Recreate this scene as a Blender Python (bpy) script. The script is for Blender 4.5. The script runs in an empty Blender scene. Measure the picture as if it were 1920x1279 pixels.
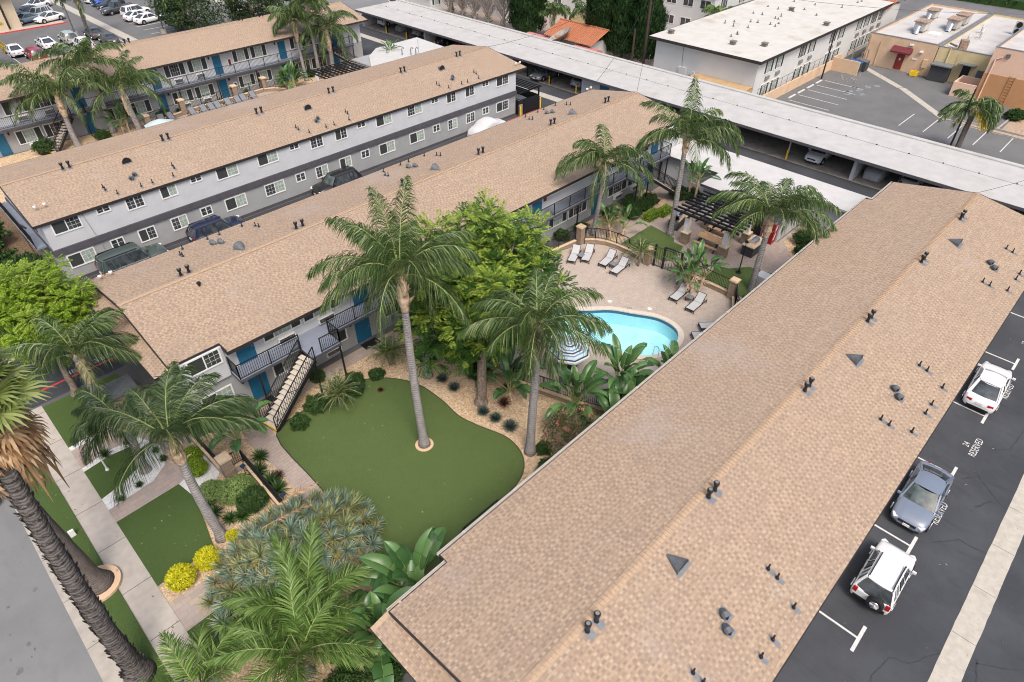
import bpy, math, random
from math import sin, cos, pi, radians as R
from mathutils import Vector, Matrix, noise
from mathutils.geometry import tessellate_polygon

S = bpy.context.scene
col = S.collection

# ------------------------------------------------------------ camera, sky, sun, exposure
CAM_H = 28.0
cam = bpy.data.objects.new("camera", bpy.data.cameras.new("camera"))
col.objects.link(cam)
cam.data.sensor_width = 36.0
cam.data.lens = 22.743
cam.data.clip_end = 900.0
cam.data.clip_start = 0.5
PITCH, HEAD, ROLL = R(39.757), R(44.348), R(-0.14)
_F = Vector((cos(HEAD)*cos(PITCH), sin(HEAD)*cos(PITCH), -sin(PITCH)))
_Rt = Vector((sin(HEAD), -cos(HEAD), 0))
_D = _F.cross(_Rt)
_R2 = cos(ROLL)*_Rt + sin(ROLL)*_D
_D2 = -sin(ROLL)*_Rt + cos(ROLL)*_D
cam.matrix_world = Matrix(((_R2.x, -_D2.x, -_F.x, 0), (_R2.y, -_D2.y, -_F.y, 0), (_R2.z, -_D2.z, -_F.z, CAM_H), (0, 0, 0, 1)))
S.camera = cam

SUN_EL, SUN_AZ = R(56), R(-118)          # azimuth counter-clockwise from +x
w = bpy.data.worlds.new("World")
S.world = w
w.use_nodes = True
nt = w.node_tree
sky = nt.nodes.new("ShaderNodeTexSky")
sky.sky_type = 'NISHITA'
sky.sun_disc = False
sky.sun_elevation = SUN_EL
sky.sun_rotation = R(90) - SUN_AZ
sky.dust_density = 6.0
sky.air_density = 1.0
sky.ozone_density = 0.6
nt.links.new(sky.outputs[0], nt.nodes["Background"].inputs[0])
nt.nodes["Background"].inputs[1].default_value = 0.15
sun = bpy.data.objects.new("sun", bpy.data.lights.new("sun", 'SUN'))
col.objects.link(sun)
sun.data.energy = 1.5
sun.data.angle = R(20)
sun.data.color = (1.0, 0.95, 0.88)
sun.rotation_euler = Vector((cos(SUN_AZ)*cos(SUN_EL), sin(SUN_AZ)*cos(SUN_EL), sin(SUN_EL))).to_track_quat('Z', 'Y').to_euler()
S.view_settings.view_transform = 'Standard'
S.view_settings.look = 'None'
S.view_settings.exposure = 0.5
S.view_settings.gamma = 1.0
S.cycles.max_bounces = 6
S.cycles.transparent_max_bounces = 12
S.cycles.caustics_reflective = False
S.cycles.caustics_refractive = False
S.cycles.use_denoising = True
S.cycles.denoiser = 'OPENIMAGEDENOISE'
S.cycles.denoising_input_passes = 'RGB_ALBEDO_NORMAL'
S.cycles.denoising_prefilter = 'ACCURATE'
S.cycles.filter_width = 1.05
S.cycles.sample_clamp_indirect = 4.0

# ------------------------------------------------------------ mesh and scene helpers
KIDS = {}

class MB:
    """Collects shapes; build() links them as ONE mesh object."""
    def __init__(s):
        s.v, s.f, s.m, s.uv = [], [], [], {}
    def quad(s, a, b, c, d, m=0, uv=None):
        i = len(s.v); s.v += [a, b, c, d]
        if uv: s.uv[len(s.f)] = uv
        s.f.append((i, i+1, i+2, i+3)); s.m.append(m)
    def poly(s, pts, m=0, uv=None):
        i = len(s.v); s.v += list(pts)
        if uv: s.uv[len(s.f)] = uv
        s.f.append(tuple(range(i, i+len(pts)))); s.m.append(m)
    def box(s, x0, x1, y0, y1, z0, z1, m=0):
        i = len(s.v)
        s.v += [(x0,y0,z0),(x1,y0,z0),(x1,y1,z0),(x0,y1,z0),(x0,y0,z1),(x1,y0,z1),(x1,y1,z1),(x0,y1,z1)]
        for f in ((0,3,2,1),(4,5,6,7),(0,1,5,4),(1,2,6,5),(2,3,7,6),(3,0,4,7)):
            s.f.append(tuple(i+k for k in f)); s.m.append(m)
    def obox(s, c, sx, sy, sz, rz=0.0, m=0, rx=0.0, ry=0.0):
        T = Matrix.Translation(c) @ Matrix.Rotation(rz, 4, 'Z') @ Matrix.Rotation(ry, 4, 'Y') @ Matrix.Rotation(rx, 4, 'X')
        o = MB(); o.box(-sx/2, sx/2, -sy/2, sy/2, -sz/2, sz/2, m); s.add(o, T)
    def bar(s, a, b, wd, ht=None, m=0):
        a, b = Vector(a), Vector(b); d = b - a; L = d.length
        if L < 1e-6: return
        T = Matrix.Translation((a+b)/2) @ d.to_track_quat('X', 'Z').to_matrix().to_4x4()
        o = MB(); h = ht or wd; o.box(-L/2, L/2, -wd/2, wd/2, -h/2, h/2, m); s.add(o, T)
    def add(s, o, T):
        i = len(s.v); k = len(s.f)
        s.v += [tuple(T @ Vector(p)) for p in o.v]
        s.f += [tuple(i+j for j in f) for f in o.f]; s.m += o.m
        for a, u in o.uv.items(): s.uv[k+a] = u
    def prism(s, pts, z0, z1, m=0, bottom=False):
        n = len(pts); i = len(s.v)
        s.v += [(p[0], p[1], z0) for p in pts] + [(p[0], p[1], z1) for p in pts]
        for k in range(n):
            j = (k+1) % n; s.f.append((i+k, i+j, i+n+j, i+n+k)); s.m.append(m)
        s.f.append(tuple(i+n+k for k in range(n))); s.m.append(m)
        if bottom: s.f.append(tuple(i+k for k in reversed(range(n)))); s.m.append(m)
    def tube(s, pts, rad, n=8, m=0, caps=True, sq=1.0):
        pts = [Vector(p) for p in pts]
        if not hasattr(rad, '__len__'): rad = [rad]*len(pts)
        base = len(s.v); up = Vector((0, 0, 1)); prev = None
        for k, p in enumerate(pts):
            d = (pts[min(k+1, len(pts)-1)] - pts[max(k-1, 0)])
            d = d.normalized() if d.length > 1e-9 else Vector((0, 0, 1))
            x = prev - d*prev.dot(d) if prev else (Vector((1, 0, 0)) - d*d.x if abs(d.x) < .9 else Vector((0, 1, 0)) - d*d.y)
            x.normalize(); prev = x; y = d.cross(x)
            for j in range(n):
                a = 2*pi*j/n
                s.v.append(tuple(p + (x*cos(a) + y*sin(a)*sq)*rad[k]))
        for k in range(len(pts)-1):
            for j in range(n):
                a = base+k*n+j; b = base+k*n+(j+1) % n
                s.f.append((a, b, b+n, a+n)); s.m.append(m)
        if caps:
            s.f.append(tuple(base+j for j in reversed(range(n)))); s.m.append(m)
            e = base+(len(pts)-1)*n
            s.f.append(tuple(e+j for j in range(n))); s.m.append(m)
    def cyl(s, x, y, z0, z1, r0, r1=None, n=12, m=0):
        s.tube([(x, y, z0), (x, y, z1)], [r0, r0 if r1 is None else r1], n, m)
    def lathe(s, x, y, prof, n=14, m=0):
        s.tube([(x, y, p[1]) for p in prof], [max(p[0], .001) for p in prof], n, m)
    def grid(s, rows, m=0, closed=False):
        i = len(s.v); n = len(rows[0])
        for r in rows: s.v += [tuple(p) for p in r]
        for a in range(len(rows)-1):
            for b in range(n if closed else n-1):
                c = (b+1) % n
                s.f.append((i+a*n+b, i+a*n+c, i+(a+1)*n+c, i+(a+1)*n+b)); s.m.append(m)
    def holed(s, outer, hole, z, m=0):
        loops = [[Vector((p[0], p[1], 0)) for p in outer], [Vector((p[0], p[1], 0)) for p in hole]]
        al = [p for l in loops for p in l]; i = len(s.v)
        s.v += [(p.x, p.y, z) for p in al]
        for t in tessellate_polygon(loops):
            a, b, c = (al[k] for k in t)
            if (b-a).cross(c-a).z < 0: t = (t[0], t[2], t[1])
            s.f.append(tuple(i+k for k in t)); s.m.append(m)
    def build(s, name, mats, parent=None, smooth=False, world=True, origin=None):
        me = bpy.data.meshes.new(name)
        off = Vector((0, 0, 0))
        if parent is not None and world: off = Vector(ROOT(parent).location)
        if origin is not None: off = Vector(origin)
        vs = [(p[0]-off.x, p[1]-off.y, p[2]-off.z) for p in s.v] if off.length else s.v
        me.from_pydata(vs, [], s.f)
        if not isinstance(mats, (list, tuple)): mats = [mats]
        for m in mats: me.materials.append(m)
        if len(mats) > 1: me.polygons.foreach_set("material_index", s.m)
        if s.uv:
            ul = me.uv_layers.new(name="UVMap"); d = ul.data
            for fi, u in s.uv.items():
                p = me.polygons[fi]
                for k, li in enumerate(p.loop_indices): d[li].uv = u[k]
        if smooth: me.polygons.foreach_set("use_smooth", [True]*len(s.f))
        me.update()
        o = bpy.data.objects.new(name, me); col.objects.link(o)
        if origin is not None: o.location = off
        if parent is not None: put(o, parent)
        return o

def put(o, parent):
    o.parent = parent; KIDS.setdefault(parent.name, []).append(o)
def ROOT(o):
    while o.parent is not None: o = o.parent
    return o
def thing(name, label, cat, loc=(0, 0, 0), rz=0.0, group=None):
    o = bpy.data.objects.new(name, None); col.objects.link(o)
    o.location = loc; o.rotation_euler = (0, 0, rz); o.empty_display_size = .3
    return tag(o, label, cat, group)
def tag(o, label, cat, group=None):
    o["label"] = label; o["category"] = cat
    if group: o["group"] = group
    return o
def struct(o, kind="structure"):
    o["kind"] = kind; return o
def dup(root, loc=None, rz=None, label=None, group=None, scale=None):
    def cp(o, par):
        c = o.copy(); col.objects.link(c)
        if par is not None: c.parent = par; KIDS.setdefault(par.name, []).append(c)
        for k in KIDS.get(o.name, []): cp(k, c)
        return c
    r = cp(root, None)
    if loc is not None: r.location = loc
    if rz is not None: r.rotation_euler = (0, 0, rz)
    if label: r["label"] = label
    if group: r["group"] = group
    if scale: r.scale = (scale, scale, scale)
    return r
def copyto(o, parent, loc, rz=0.0):
    c = o.copy(); col.objects.link(c); put(c, parent); c.location = loc; c.rotation_euler = (0, 0, rz)
    for k in KIDS.get(o.name, []):
        d = k.copy(); col.objects.link(d); put(d, c)
    return c

# ------------------------------------------------------------ procedural materials
MATS = {}
def new_mat(name):
    m = bpy.data.materials.new(name); m.use_nodes = True; MATS[name] = m
    t = m.node_tree
    return m, t, t.nodes["Principled BSDF"]
def node(t, kind, **kw):
    n = t.nodes.new(kind)
    for k, v in kw.items():
        if k.startswith("i_"): n.inputs[k[2:].replace("_", " ")].default_value = v
        else: setattr(n, k, v)
    return n
def ramp(t, fac, stops, interp='LINEAR'):
    r = t.nodes.new("ShaderNodeValToRGB"); r.color_ramp.interpolation = interp
    e = r.color_ramp.elements
    while len(e) < len(stops): e.new(0.5)
    for q, (p, c) in zip(e, stops): q.position = p; q.color = (*c, 1)
    t.links.new(fac, r.inputs[0]); return r.outputs[0]
def coords(t, kind="Object", scale=None):
    tc = t.nodes.new("ShaderNodeTexCoord"); o = tc.outputs[kind]
    if scale:
        mp = t.nodes.new("ShaderNodeMapping"); mp.inputs["Scale"].default_value = scale
        t.links.new(o, mp.inputs[0]); o = mp.outputs[0]
    return o
def noise_tex(t, vec, scale, detail=4, rough=.55):
    n = t.nodes.new("ShaderNodeTexNoise"); n.inputs["Scale"].default_value = scale
    n.inputs["Detail"].default_value = detail; n.inputs["Roughness"].default_value = rough
    t.links.new(vec, n.inputs["Vector"]); return n
def mixc(t, fac, a, b, mode='MIX'):
    n = t.nodes.new("ShaderNodeMix"); n.data_type = 'RGBA'; n.blend_type = mode
    for i, v in ((0, fac), (6, a), (7, b)):
        if hasattr(v, 'links'): t.links.new(v, n.inputs[i])
        elif isinstance(v, (int, float)): n.inputs[i].default_value = v
        else: n.inputs[i].default_value = (*v, 1)
    return n.outputs[2]
def math_(t, op, a, b=None, c=None):
    n = t.nodes.new("ShaderNodeMath"); n.operation = op
    for i, v in enumerate((a, b, c)):
        if v is None: continue
        if hasattr(v, 'links'): t.links.new(v, n.inputs[i])
        else: n.inputs[i].default_value = v
    return n.outputs[0]
def bump(t, b, h, strength=.3, dist=.02):
    n = t.nodes.new("ShaderNodeBump"); n.inputs["Strength"].default_value = strength; n.inputs["Distance"].default_value = dist
    t.links.new(h, n.inputs["Height"]); t.links.new(n.outputs[0], b.inputs["Normal"])

def M(name, c, rough=.7, var=.12, scale=3.0, spec=.35, metal=0.0, c2=None, big=None, bmp=0.0, bscale=60, coat=0.0):
    """plain surface: base colour drifting between two close tones, optional larger stains and fine bump"""
    if name in MATS: return MATS[name]
    m, t, b = new_mat(name)
    b.inputs["Roughness"].default_value = rough; b.inputs["Metallic"].default_value = metal
    b.inputs["Specular IOR Level"].default_value = spec
    if coat: b.inputs["Coat Weight"].default_value = coat; b.inputs["Coat Roughness"].default_value = .06
    v = coords(t)
    lo = tuple(x*(1-var) for x in c); hi = tuple(min(1, x*(1+var)) for x in (c2 or c))
    n = noise_tex(t, v, scale, 5)
    o = ramp(t, n.outputs[0], [(.3, lo), (.7, hi)])
    if big:
        sc, cc, a, lo_, hi_ = big
        n2 = noise_tex(t, v, sc, 5, .6)
        k = ramp(t, n2.outputs[0], [(lo_, (0, 0, 0)), (hi_, (a, a, a))])
        o = mixc(t, k, o, cc)
    t.links.new(o, b.inputs["Base Color"])
    if bmp: bump(t, b, noise_tex(t, v, bscale, 3).outputs[0], bmp, .01)
    return m
# ------------------------------------------------------------ special materials
def leaf_mat(name, stops, rough=.5, trans=.25, spec=.3):
    m, t, b = new_mat(name)
    g = t.nodes.new("ShaderNodeNewGeometry")
    c = ramp(t, g.outputs["Random Per Island"], stops)
    t.links.new(c, b.inputs["Base Color"]); b.inputs["Roughness"].default_value = rough
    b.inputs["Specular IOR Level"].default_value = spec
    tr = t.nodes.new("ShaderNodeBsdfTranslucent"); t.links.new(c, tr.inputs[0])
    mx = t.nodes.new("ShaderNodeMixShader"); mx.inputs[0].default_value = trans
    t.links.new(b.outputs[0], mx.inputs[1]); t.links.new(tr.outputs[0], mx.inputs[2])
    t.links.new(mx.outputs[0], t.nodes["Material Output"].inputs[0])
    return m

def shingle_mat(name, dark, mid, light, pale):
    """laminated shingles: courses with a plain strip above and a toothed strip of odd tabs below"""
    m, t, b = new_mat(name)
    b.inputs["Roughness"].default_value = .92; b.inputs["Specular IOR Level"].default_value = .2
    tc = t.nodes.new("ShaderNodeTexCoord"); sp = t.nodes.new("ShaderNodeSeparateXYZ")
    t.links.new(tc.outputs["UV"], sp.inputs[0]); u, v = sp.outputs[0], sp.outputs[1]
    vr = math_(t, 'DIVIDE', v, .175); row = math_(t, 'FLOOR', vr); fr = math_(t, 'FRACT', vr)
    wn = node(t, "ShaderNodeTexWhiteNoise", noise_dimensions='1D'); t.links.new(row, wn.inputs["W"])
    us = math_(t, 'ADD', u, math_(t, 'MULTIPLY', wn.outputs[0], 7.3))
    def cells(wd, off):
        c = math_(t, 'FLOOR', math_(t, 'DIVIDE', math_(t, 'ADD', us, off), wd))
        cb = t.nodes.new("ShaderNodeCombineXYZ"); t.links.new(c, cb.inputs[0]); t.links.new(row, cb.inputs[1]); cb.inputs[2].default_value = off
        n = node(t, "ShaderNodeTexWhiteNoise", noise_dimensions='3D'); t.links.new(cb.outputs[0], n.inputs[0]); return n.outputs[0]
    md = tuple((p+q)/2 for p, q in zip(dark, mid))
    strip = ramp(t, cells(.33, 0.0), [(0, mid), (.4, light), (.62, mid), (.85, md)], 'CONSTANT')
    fu = math_(t, 'FRACT', math_(t, 'DIVIDE', math_(t, 'ADD', us, 1.7), .3))
    thr = math_(t, 'ADD', math_(t, 'MULTIPLY', cells(.3, 1.7), .42), .24)
    tooth = math_(t, 'LESS_THAN', fu, thr)
    tab_col = ramp(t, cells(.15, 4.3), [(0, mid), (.22, light), (.7, pale)], 'CONSTANT')  # the tabs' own tan tones, picked at random
    gap = ramp(t, cells(.15, 2.9), [(0, dark), (.5, md), (.8, mid)], 'CONSTANT')
    sel = math_(t, 'LESS_THAN', fr, .56)
    o = mixc(t, sel, strip, mixc(t, tooth, gap, tab_col))
    o = mixc(t, .15, o, ramp(t, cells(1.0, 5.1), [(0, dark), (.5, mid), (1, light)]))
    edge = math_(t, 'GREATER_THAN', fr, .93)  # dark course line: butt edge together with its shadow, painted into the colour
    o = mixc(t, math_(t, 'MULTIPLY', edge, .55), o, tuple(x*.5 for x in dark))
    big = noise_tex(t, coords(t), .28, 6, .65)
    o = mixc(t, ramp(t, big.outputs[0], [(.42, (0, 0, 0)), (.74, (.32, .32, .32))]), o, (.255, .205, .18))
    fade = noise_tex(t, coords(t, scale=(1, .8, 1)), .16, 5, .7)
    o = mixc(t, ramp(t, fade.outputs[0], [(.57, (0, 0, 0)), (.72, (.42, .42, .42))]), o, (.36, .34, .335))
    fine = noise_tex(t, coords(t), 55, 2)
    o = mixc(t, .22, o, ramp(t, fine.outputs[0], [(.3, tuple(x*.6 for x in mid)), (.7, tuple(min(1, x*1.3) for x in light))]))
    t.links.new(o, b.inputs["Base Color"])
    hgt = math_(t, 'ADD', math_(t, 'MULTIPLY', fr, -.7), math_(t, 'MULTIPLY', math_(t, 'MULTIPLY', sel, tooth), .5))
    bump(t, b, hgt, .7, .012)
    return m
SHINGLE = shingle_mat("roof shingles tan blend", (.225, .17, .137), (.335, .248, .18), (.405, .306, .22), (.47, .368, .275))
SHINGLE_CAP = M("roof ridge cap tan", (.415, .305, .215), .9, .14, 9, .15, bmp=.3)

def brick_mat(name, c1, c2, mortar, bw, bh, mort=.012, rough=.85, rot=0.0, plane='XY', offset=.5, bmp=.4, bias=0.0, stain=None):
    m, t, b = new_mat(name); b.inputs["Roughness"].default_value = rough; b.inputs["Specular IOR Level"].default_value = .2
    v = coords(t)
    if plane != 'XY':
        sp = t.nodes.new("ShaderNodeSeparateXYZ"); t.links.new(v, sp.inputs[0]); cb = t.nodes.new("ShaderNodeCombineXYZ")
        t.links.new(math_(t, 'ADD', sp.outputs[0], sp.outputs[1]), cb.inputs[0]); t.links.new(sp.outputs[2], cb.inputs[1]); v = cb.outputs[0]
    mp = t.nodes.new("ShaderNodeMapping"); mp.inputs["Rotation"].default_value = (0, 0, rot); t.links.new(v, mp.inputs[0])
    br = t.nodes.new("ShaderNodeTexBrick"); t.links.new(mp.outputs[0], br.inputs[0])
    br.inputs["Color1"].default_value = (*c1, 1); br.inputs["Color2"].default_value = (*c2, 1); br.inputs["Mortar"].default_value = (*mortar, 1)
    br.inputs["Scale"].default_value = 1.0; br.inputs["Brick Width"].default_value = bw; br.inputs["Row Height"].default_value = bh
    br.inputs["Mortar Size"].default_value = mort; br.inputs["Bias"].default_value = bias; br.offset = offset
    n = noise_tex(t, coords(t), 2.2, 5, .65)
    o = mixc(t, .5, br.outputs[0], ramp(t, n.outputs[0], [(.3, tuple(x*.72 for x in c1)), (.7, tuple(min(1, x*1.2) for x in c2))]))
    if stain: o = mixc(t, ramp(t, noise_tex(t, coords(t), .5, 5, .7).outputs[0], [(.5, (0, 0, 0)), (.75, (.6, .6, .6))]), o, stain)
    t.links.new(o, b.inputs["Base Color"]); bump(t, b, br.outputs["Fac"], -bmp, .01)
    return m
PAVER = brick_mat("paver tan rose", (.43, .36, .31), (.33, .265, .235), (.2, .165, .145), .42, .22, .014)
PAVER_DECK = brick_mat("paver pool deck", (.47, .405, .35), (.385, .325, .285), (.25, .21, .18), .3, .16, .012, rot=R(18))
PAVER_MIX = brick_mat("paver rose and grey", (.47, .36, .29), (.29, .265, .26), (.25, .21, .18), .44, .3, .012)
STONE = brick_mat("stacked ledger stone", (.42, .33, .25), (.22, .165, .125), (.08, .065, .05), .3, .09, .012, plane='XZ', bmp=.8)
TILE_ROOF = brick_mat("orange clay roof tiles", (.42, .175, .095), (.34, .13, .07), (.2, .06, .03), .24, .4, .03, bmp=1.0)

def turf_mat(name, a, b_, scale=1.0):
    m, t, b = new_mat(name); b.inputs["Roughness"].default_value = .95; b.inputs["Specular IOR Level"].default_value = .1
    v = coords(t)
    n1 = noise_tex(t, v, .55, 6, .68); n2 = noise_tex(t, v, 38, 3, .7); n3 = noise_tex(t, coords(t, scale=(1, 6, 1)), 9, 3)
    o = mixc(t, n1.outputs[0], a, b_)
    o = mixc(t, .5, o, ramp(t, n2.outputs[0], [(.3, tuple(x*.45 for x in a)), (.7, tuple(x*1.55 for x in b_))]))
    o = mixc(t, .18, o, ramp(t, n3.outputs[0], [(.3, tuple(x*.6 for x in a)), (.7, tuple(x*1.4 for x in b_))]))
    t.links.new(o, b.inputs["Base Color"]); bump(t, b, n2.outputs[0], .9, .03)
    return m
TURF = turf_mat("artificial turf green", (.06, .095, .028), (.1, .14, .05))
TURF_FRONT = turf_mat("front turf green", (.047, .085, .023), (.077, .118, .039))  # front yard and parkway turf, a deeper green than the courtyard

def gravel_mat(name, cols, scale=16):
    m, t, b = new_mat(name); b.inputs["Roughness"].default_value = .95
    v = node(t, "ShaderNodeTexVoronoi"); v.inputs["Scale"].default_value = scale; t.links.new(coords(t), v.inputs["Vector"])
    sp = t.nodes.new("ShaderNodeSeparateXYZ"); t.links.new(v.outputs["Color"], sp.inputs[0])
    o = ramp(t, sp.outputs[0], [(i/(len(cols)-1), c) for i, c in enumerate(cols)])
    n = noise_tex(t, coords(t), .8, 4)
    o = mixc(t, ramp(t, n.outputs[0], [(.45, (0, 0, 0)), (.75, (.35, .35, .35))]), o, cols[0])
    t.links.new(o, b.inputs["Base Color"]); bump(t, b, v.outputs["Distance"], -.6, .03)
    return m
GRAVEL = gravel_mat("tan decomposed gravel", [(.3, .2, .12), (.44, .32, .2), (.56, .42, .28), (.68, .54, .38)])
WHITE_GRAVEL = gravel_mat("white marble chips", [(.5, .5, .5), (.6, .6, .6), (.7, .7, .7)])
SOIL = M("brown soil and bark", (.11, .07, .045), .95, .45, 9, .1, c2=(.17, .12, .08), bmp=.6, bscale=25)
DRYDIRT = M("dry dirt verge", (.36, .27, .2), .95, .25, 4, .1, bmp=.4)

def asphalt_mat(name, c, stain, patch=.35, grain=.5):
    m, t, b = new_mat(name); b.inputs["Roughness"].default_value = .88; b.inputs["Specular IOR Level"].default_value = .25
    v = coords(t)
    o = ramp(t, noise_tex(t, v, 70, 2, .7).outputs[0], [(.3, tuple(x*(1-.45*grain) for x in c)), (.7, tuple(x*(1+.45*grain) for x in c))])
    o = mixc(t, ramp(t, noise_tex(t, v, .22, 6, .62).outputs[0], [(.42, (0, 0, 0)), (.68, (patch, patch, patch))]), o, stain)
    o = mixc(t, ramp(t, noise_tex(t, coords(t, scale=(1, .25, 1)), 1.3, 5, .7).outputs[0], [(.55, (0, 0, 0)), (.78, (patch*.8,)*3)]), o, tuple(x*.6 for x in c))
    t.links.new(o, b.inputs["Base Color"])
    return m
ASPHALT = asphalt_mat("sealed dark asphalt", (.044, .048, .056), (.072, .078, .088), .75)
ASPHALT_LOT = asphalt_mat("grey lot asphalt", (.11, .112, .116), (.075, .076, .08), .7)
ASPHALT_FAR = asphalt_mat("worn lot asphalt", (.145, .147, .15), (.1, .1, .105), .6)
ASPHALT_ST = asphalt_mat("pale street asphalt", (.19, .195, .2), (.12, .125, .13), .5)
CONCRETE = M("concrete warm grey", (.41, .375, .335), .85, .1, 2.2, .2, big=(.7, (.36, .325, .29), .5, .5, .75), bmp=.15)
CONC_STRIP = M("concrete drain strip", (.41, .385, .34), .85, .12, 3, .2, big=(1.4, (.3, .27, .24), .55, .55, .72), bmp=.15)
CONC_KERB = M("kerb concrete", (.36, .335, .3), .9, .14, 1.8, .2, big=(1.1, (.3, .275, .25), .5, .5, .75), bmp=.2)
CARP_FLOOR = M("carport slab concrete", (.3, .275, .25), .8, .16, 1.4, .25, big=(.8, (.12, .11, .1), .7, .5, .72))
COPING = M("pool coping", (.56, .5, .43), .8, .1, 5, .2)
STRIPE = M("white road paint", (.52, .52, .52), .8, .14, 6, .2)
YELLOW_P = M("yellow safety paint", (.72, .49, .02), .6, .1, 4)
RED_P = M("red kerb paint", (.52, .055, .05), .7, .2, 3)
TAR = M("crack sealant", (.018, .018, .02), .55, .2, 4)
CRACK = M("old crack filler", (.033, .036, .041), .7, .2, 4)

ROOF_W = M("white membrane roof", (.47, .47, .465), .75, .06, 1.2, .3, big=(.55, (.46, .44, .41), .55, .52, .75))
ROOF_CP = M("carport membrane roof", (.42, .42, .412), .8, .07, .9, .3, big=(.38, (.33, .315, .3), .75, .54, .76))
ROOF_E = M("patched white roof", (.5, .49, .46), .8, .07, .8, .3, big=(.26, (.4, .35, .28), .8, .58, .72))
ROOF_ST = M("old grey roof", (.47, .46, .45), .85, .1, .8, .3, big=(.4, (.28, .275, .27), .7, .48, .72))
STUCCO_W = M("upper stucco pale grey", (.47, .49, .52), .9, .05, 1.0, .2, big=(.9, (.37, .385, .41), .4, .5, .8), bmp=.12)
STUCCO_G = M("lower stucco grey", (.3, .31, .322), .9, .06, 1.0, .2, big=(.9, (.22, .225, .235), .4, .5, .8), bmp=.12)
STUCCO_E = M("white stucco", (.56, .565, .565), .9, .05, .6, .2, big=(.6, (.55, .53, .5), .35, .55, .8))
BAND = M("charcoal trim", (.075, .072, .085), .7, .12, 2, .3)
FASCIA = M("dark fascia", (.03, .026, .026), .6, .2, 3, .3)
BLACKM = M("black painted steel", (.012, .012, .014), .45, .2, 5, .4)
GUTTER = M("pale gutter", (.5, .48, .45), .5, .08, 4)
DOOR = M("teal blue door", (.012, .11, .205), .5, .08, 3, .4)
WHITE = M("white vinyl", (.7, .7, .7), .45, .04, 4)
DARKGLASS = M("dark window glass", (.022, .028, .034), .06, .35, 2.2, .8, c2=(.05, .06, .068))
CURTAIN = M("curtained glass", (.25, .31, .285), .12, .15, 3, .7, c2=(.33, .4, .36))
SCREEN = M("insect screen", (.035, .042, .042), .7, .12, 4)
TAN_CAP = M("tan cap stone", (.58, .45, .31), .85, .1, 4, .2, bmp=.2)
DKGREY = M("slate grey cabinet", (.05, .052, .058), .7, .15, 4)
METAL_G = M("galvanised flashing", (.2, .215, .23), .5, .12, 6, .4, metal=.3)
VENT_D = M("vent dark grey", (.11, .122, .135), .6, .2, 6, .4)
CHROME = M("polished metal", (.7, .7, .72), .2, .05, 4, .5, metal=.9)
STAIR = M("stair tread concrete", (.5, .46, .4), .9, .1, 6, .2)
WOOD = M("tan timber", (.55, .36, .2), .7, .15, 5, .3)
FLOOR_BL = M("walkway deck coating", (.2, .23, .29), .7, .07, 2)
SLING = M("light grey sling", (.43, .44, .45), .8, .06, 9)
SLING_D = M("slate sling", (.17, .185, .21), .8, .08, 9)
RUBBER = M("tyre rubber", (.02, .02, .021), .85, .2, 9, .2)
POLEW = M("brown utility pole", (.06, .04, .032), .9, .25, 5, .15)
TAILRED = M("red lamp lens", (.35, .012, .015), .2, .1, 6, .6)
LAMPW = M("clear lamp lens", (.72, .72, .74), .12, .08, 8, .7)
PEACH = M("peach stucco", (.58, .42, .29), .9, .07, .8, .2, big=(.5, (.46, .31, .2), .5, .52, .75), bmp=.1)
CREAMY = M("cream yellow stucco", (.6, .5, .29), .9, .07, .8, .2, big=(.5, (.45, .36, .2), .5, .52, .75))
PINKST = M("pink stucco", (.66, .46, .35), .9, .06, .8, .2)
ORANGE = M("brown orange stucco", (.44, .24, .12), .9, .07, .8, .2)
MAROON = M("maroon canvas", (.13, .025, .032), .8, .12, 5)
REDDOOR = M("dark red door", (.22, .03, .025), .55, .12, 3)
AWN_P = M("faded red awning", (.45, .18, .16), .85, .12, 4)
RUSTM = M("rusty metal", (.2, .12, .08), .7, .35, 6, .3, c2=(.35, .26, .2))

# leaves, trunks
PALM = leaf_mat("queen palm leaflets", [(0, (.022, .055, .012)), (.45, (.058, .11, .03)), (.78, (.125, .19, .06)), (1, (.34, .39, .2))], .42, .22, .45)
PALM_B = leaf_mat("bright palm leaflets", [(0, (.06, .12, .025)), (.5, (.115, .21, .045)), (1, (.22, .31, .09))], .42, .25, .45)
PALM_G = leaf_mat("grey green palm leaflets", [(0, (.02, .05, .015)), (.55, (.052, .1, .032)), (1, (.17, .225, .1))], .42, .22, .45)
DRYF = leaf_mat("dry palm thatch", [(0, (.2, .11, .05)), (.5, (.36, .225, .12)), (1, (.55, .4, .26))], .85, .2, .15)
YELF = leaf_mat("yellowing palm leaflets", [(0, (.4, .29, .02)), (.6, (.6, .44, .03)), (1, (.25, .25, .05))], .6, .2)
FANP = leaf_mat("fan palm blades", [(0, (.12, .16, .035)), (.5, (.21, .27, .08)), (1, (.34, .38, .15))], .45, .3, .4)
STREL = leaf_mat("broad paddle leaves", [(0, (.035, .095, .028)), (.5, (.065, .155, .045)), (1, (.13, .235, .075))], .35, .22, .5)
MIDRIB = M("leaf midrib pale green", (.25, .29, .11), .5, .1, 6)
TIPU = leaf_mat("tree leaf deep green", [(0, (.025, .072, .014)), (.6, (.05, .12, .022)), (1, (.085, .17, .03))], .5, .3)
TIPU_Y = leaf_mat("tree new growth yellow green", [(0, (.13, .23, .03)), (.5, (.25, .36, .05)), (1, (.4, .48, .1))], .5, .35)
BUSHY = leaf_mat("lime green foliage", [(0, (.09, .17, .015)), (.5, (.2, .33, .025)), (1, (.38, .49, .06))], .5, .3)
LIMEB = leaf_mat("yellow ball foliage", [(0, (.38, .38, .01)), (.5, (.6, .58, .02)), (1, (.75, .72, .06))], .5, .25)
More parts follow.
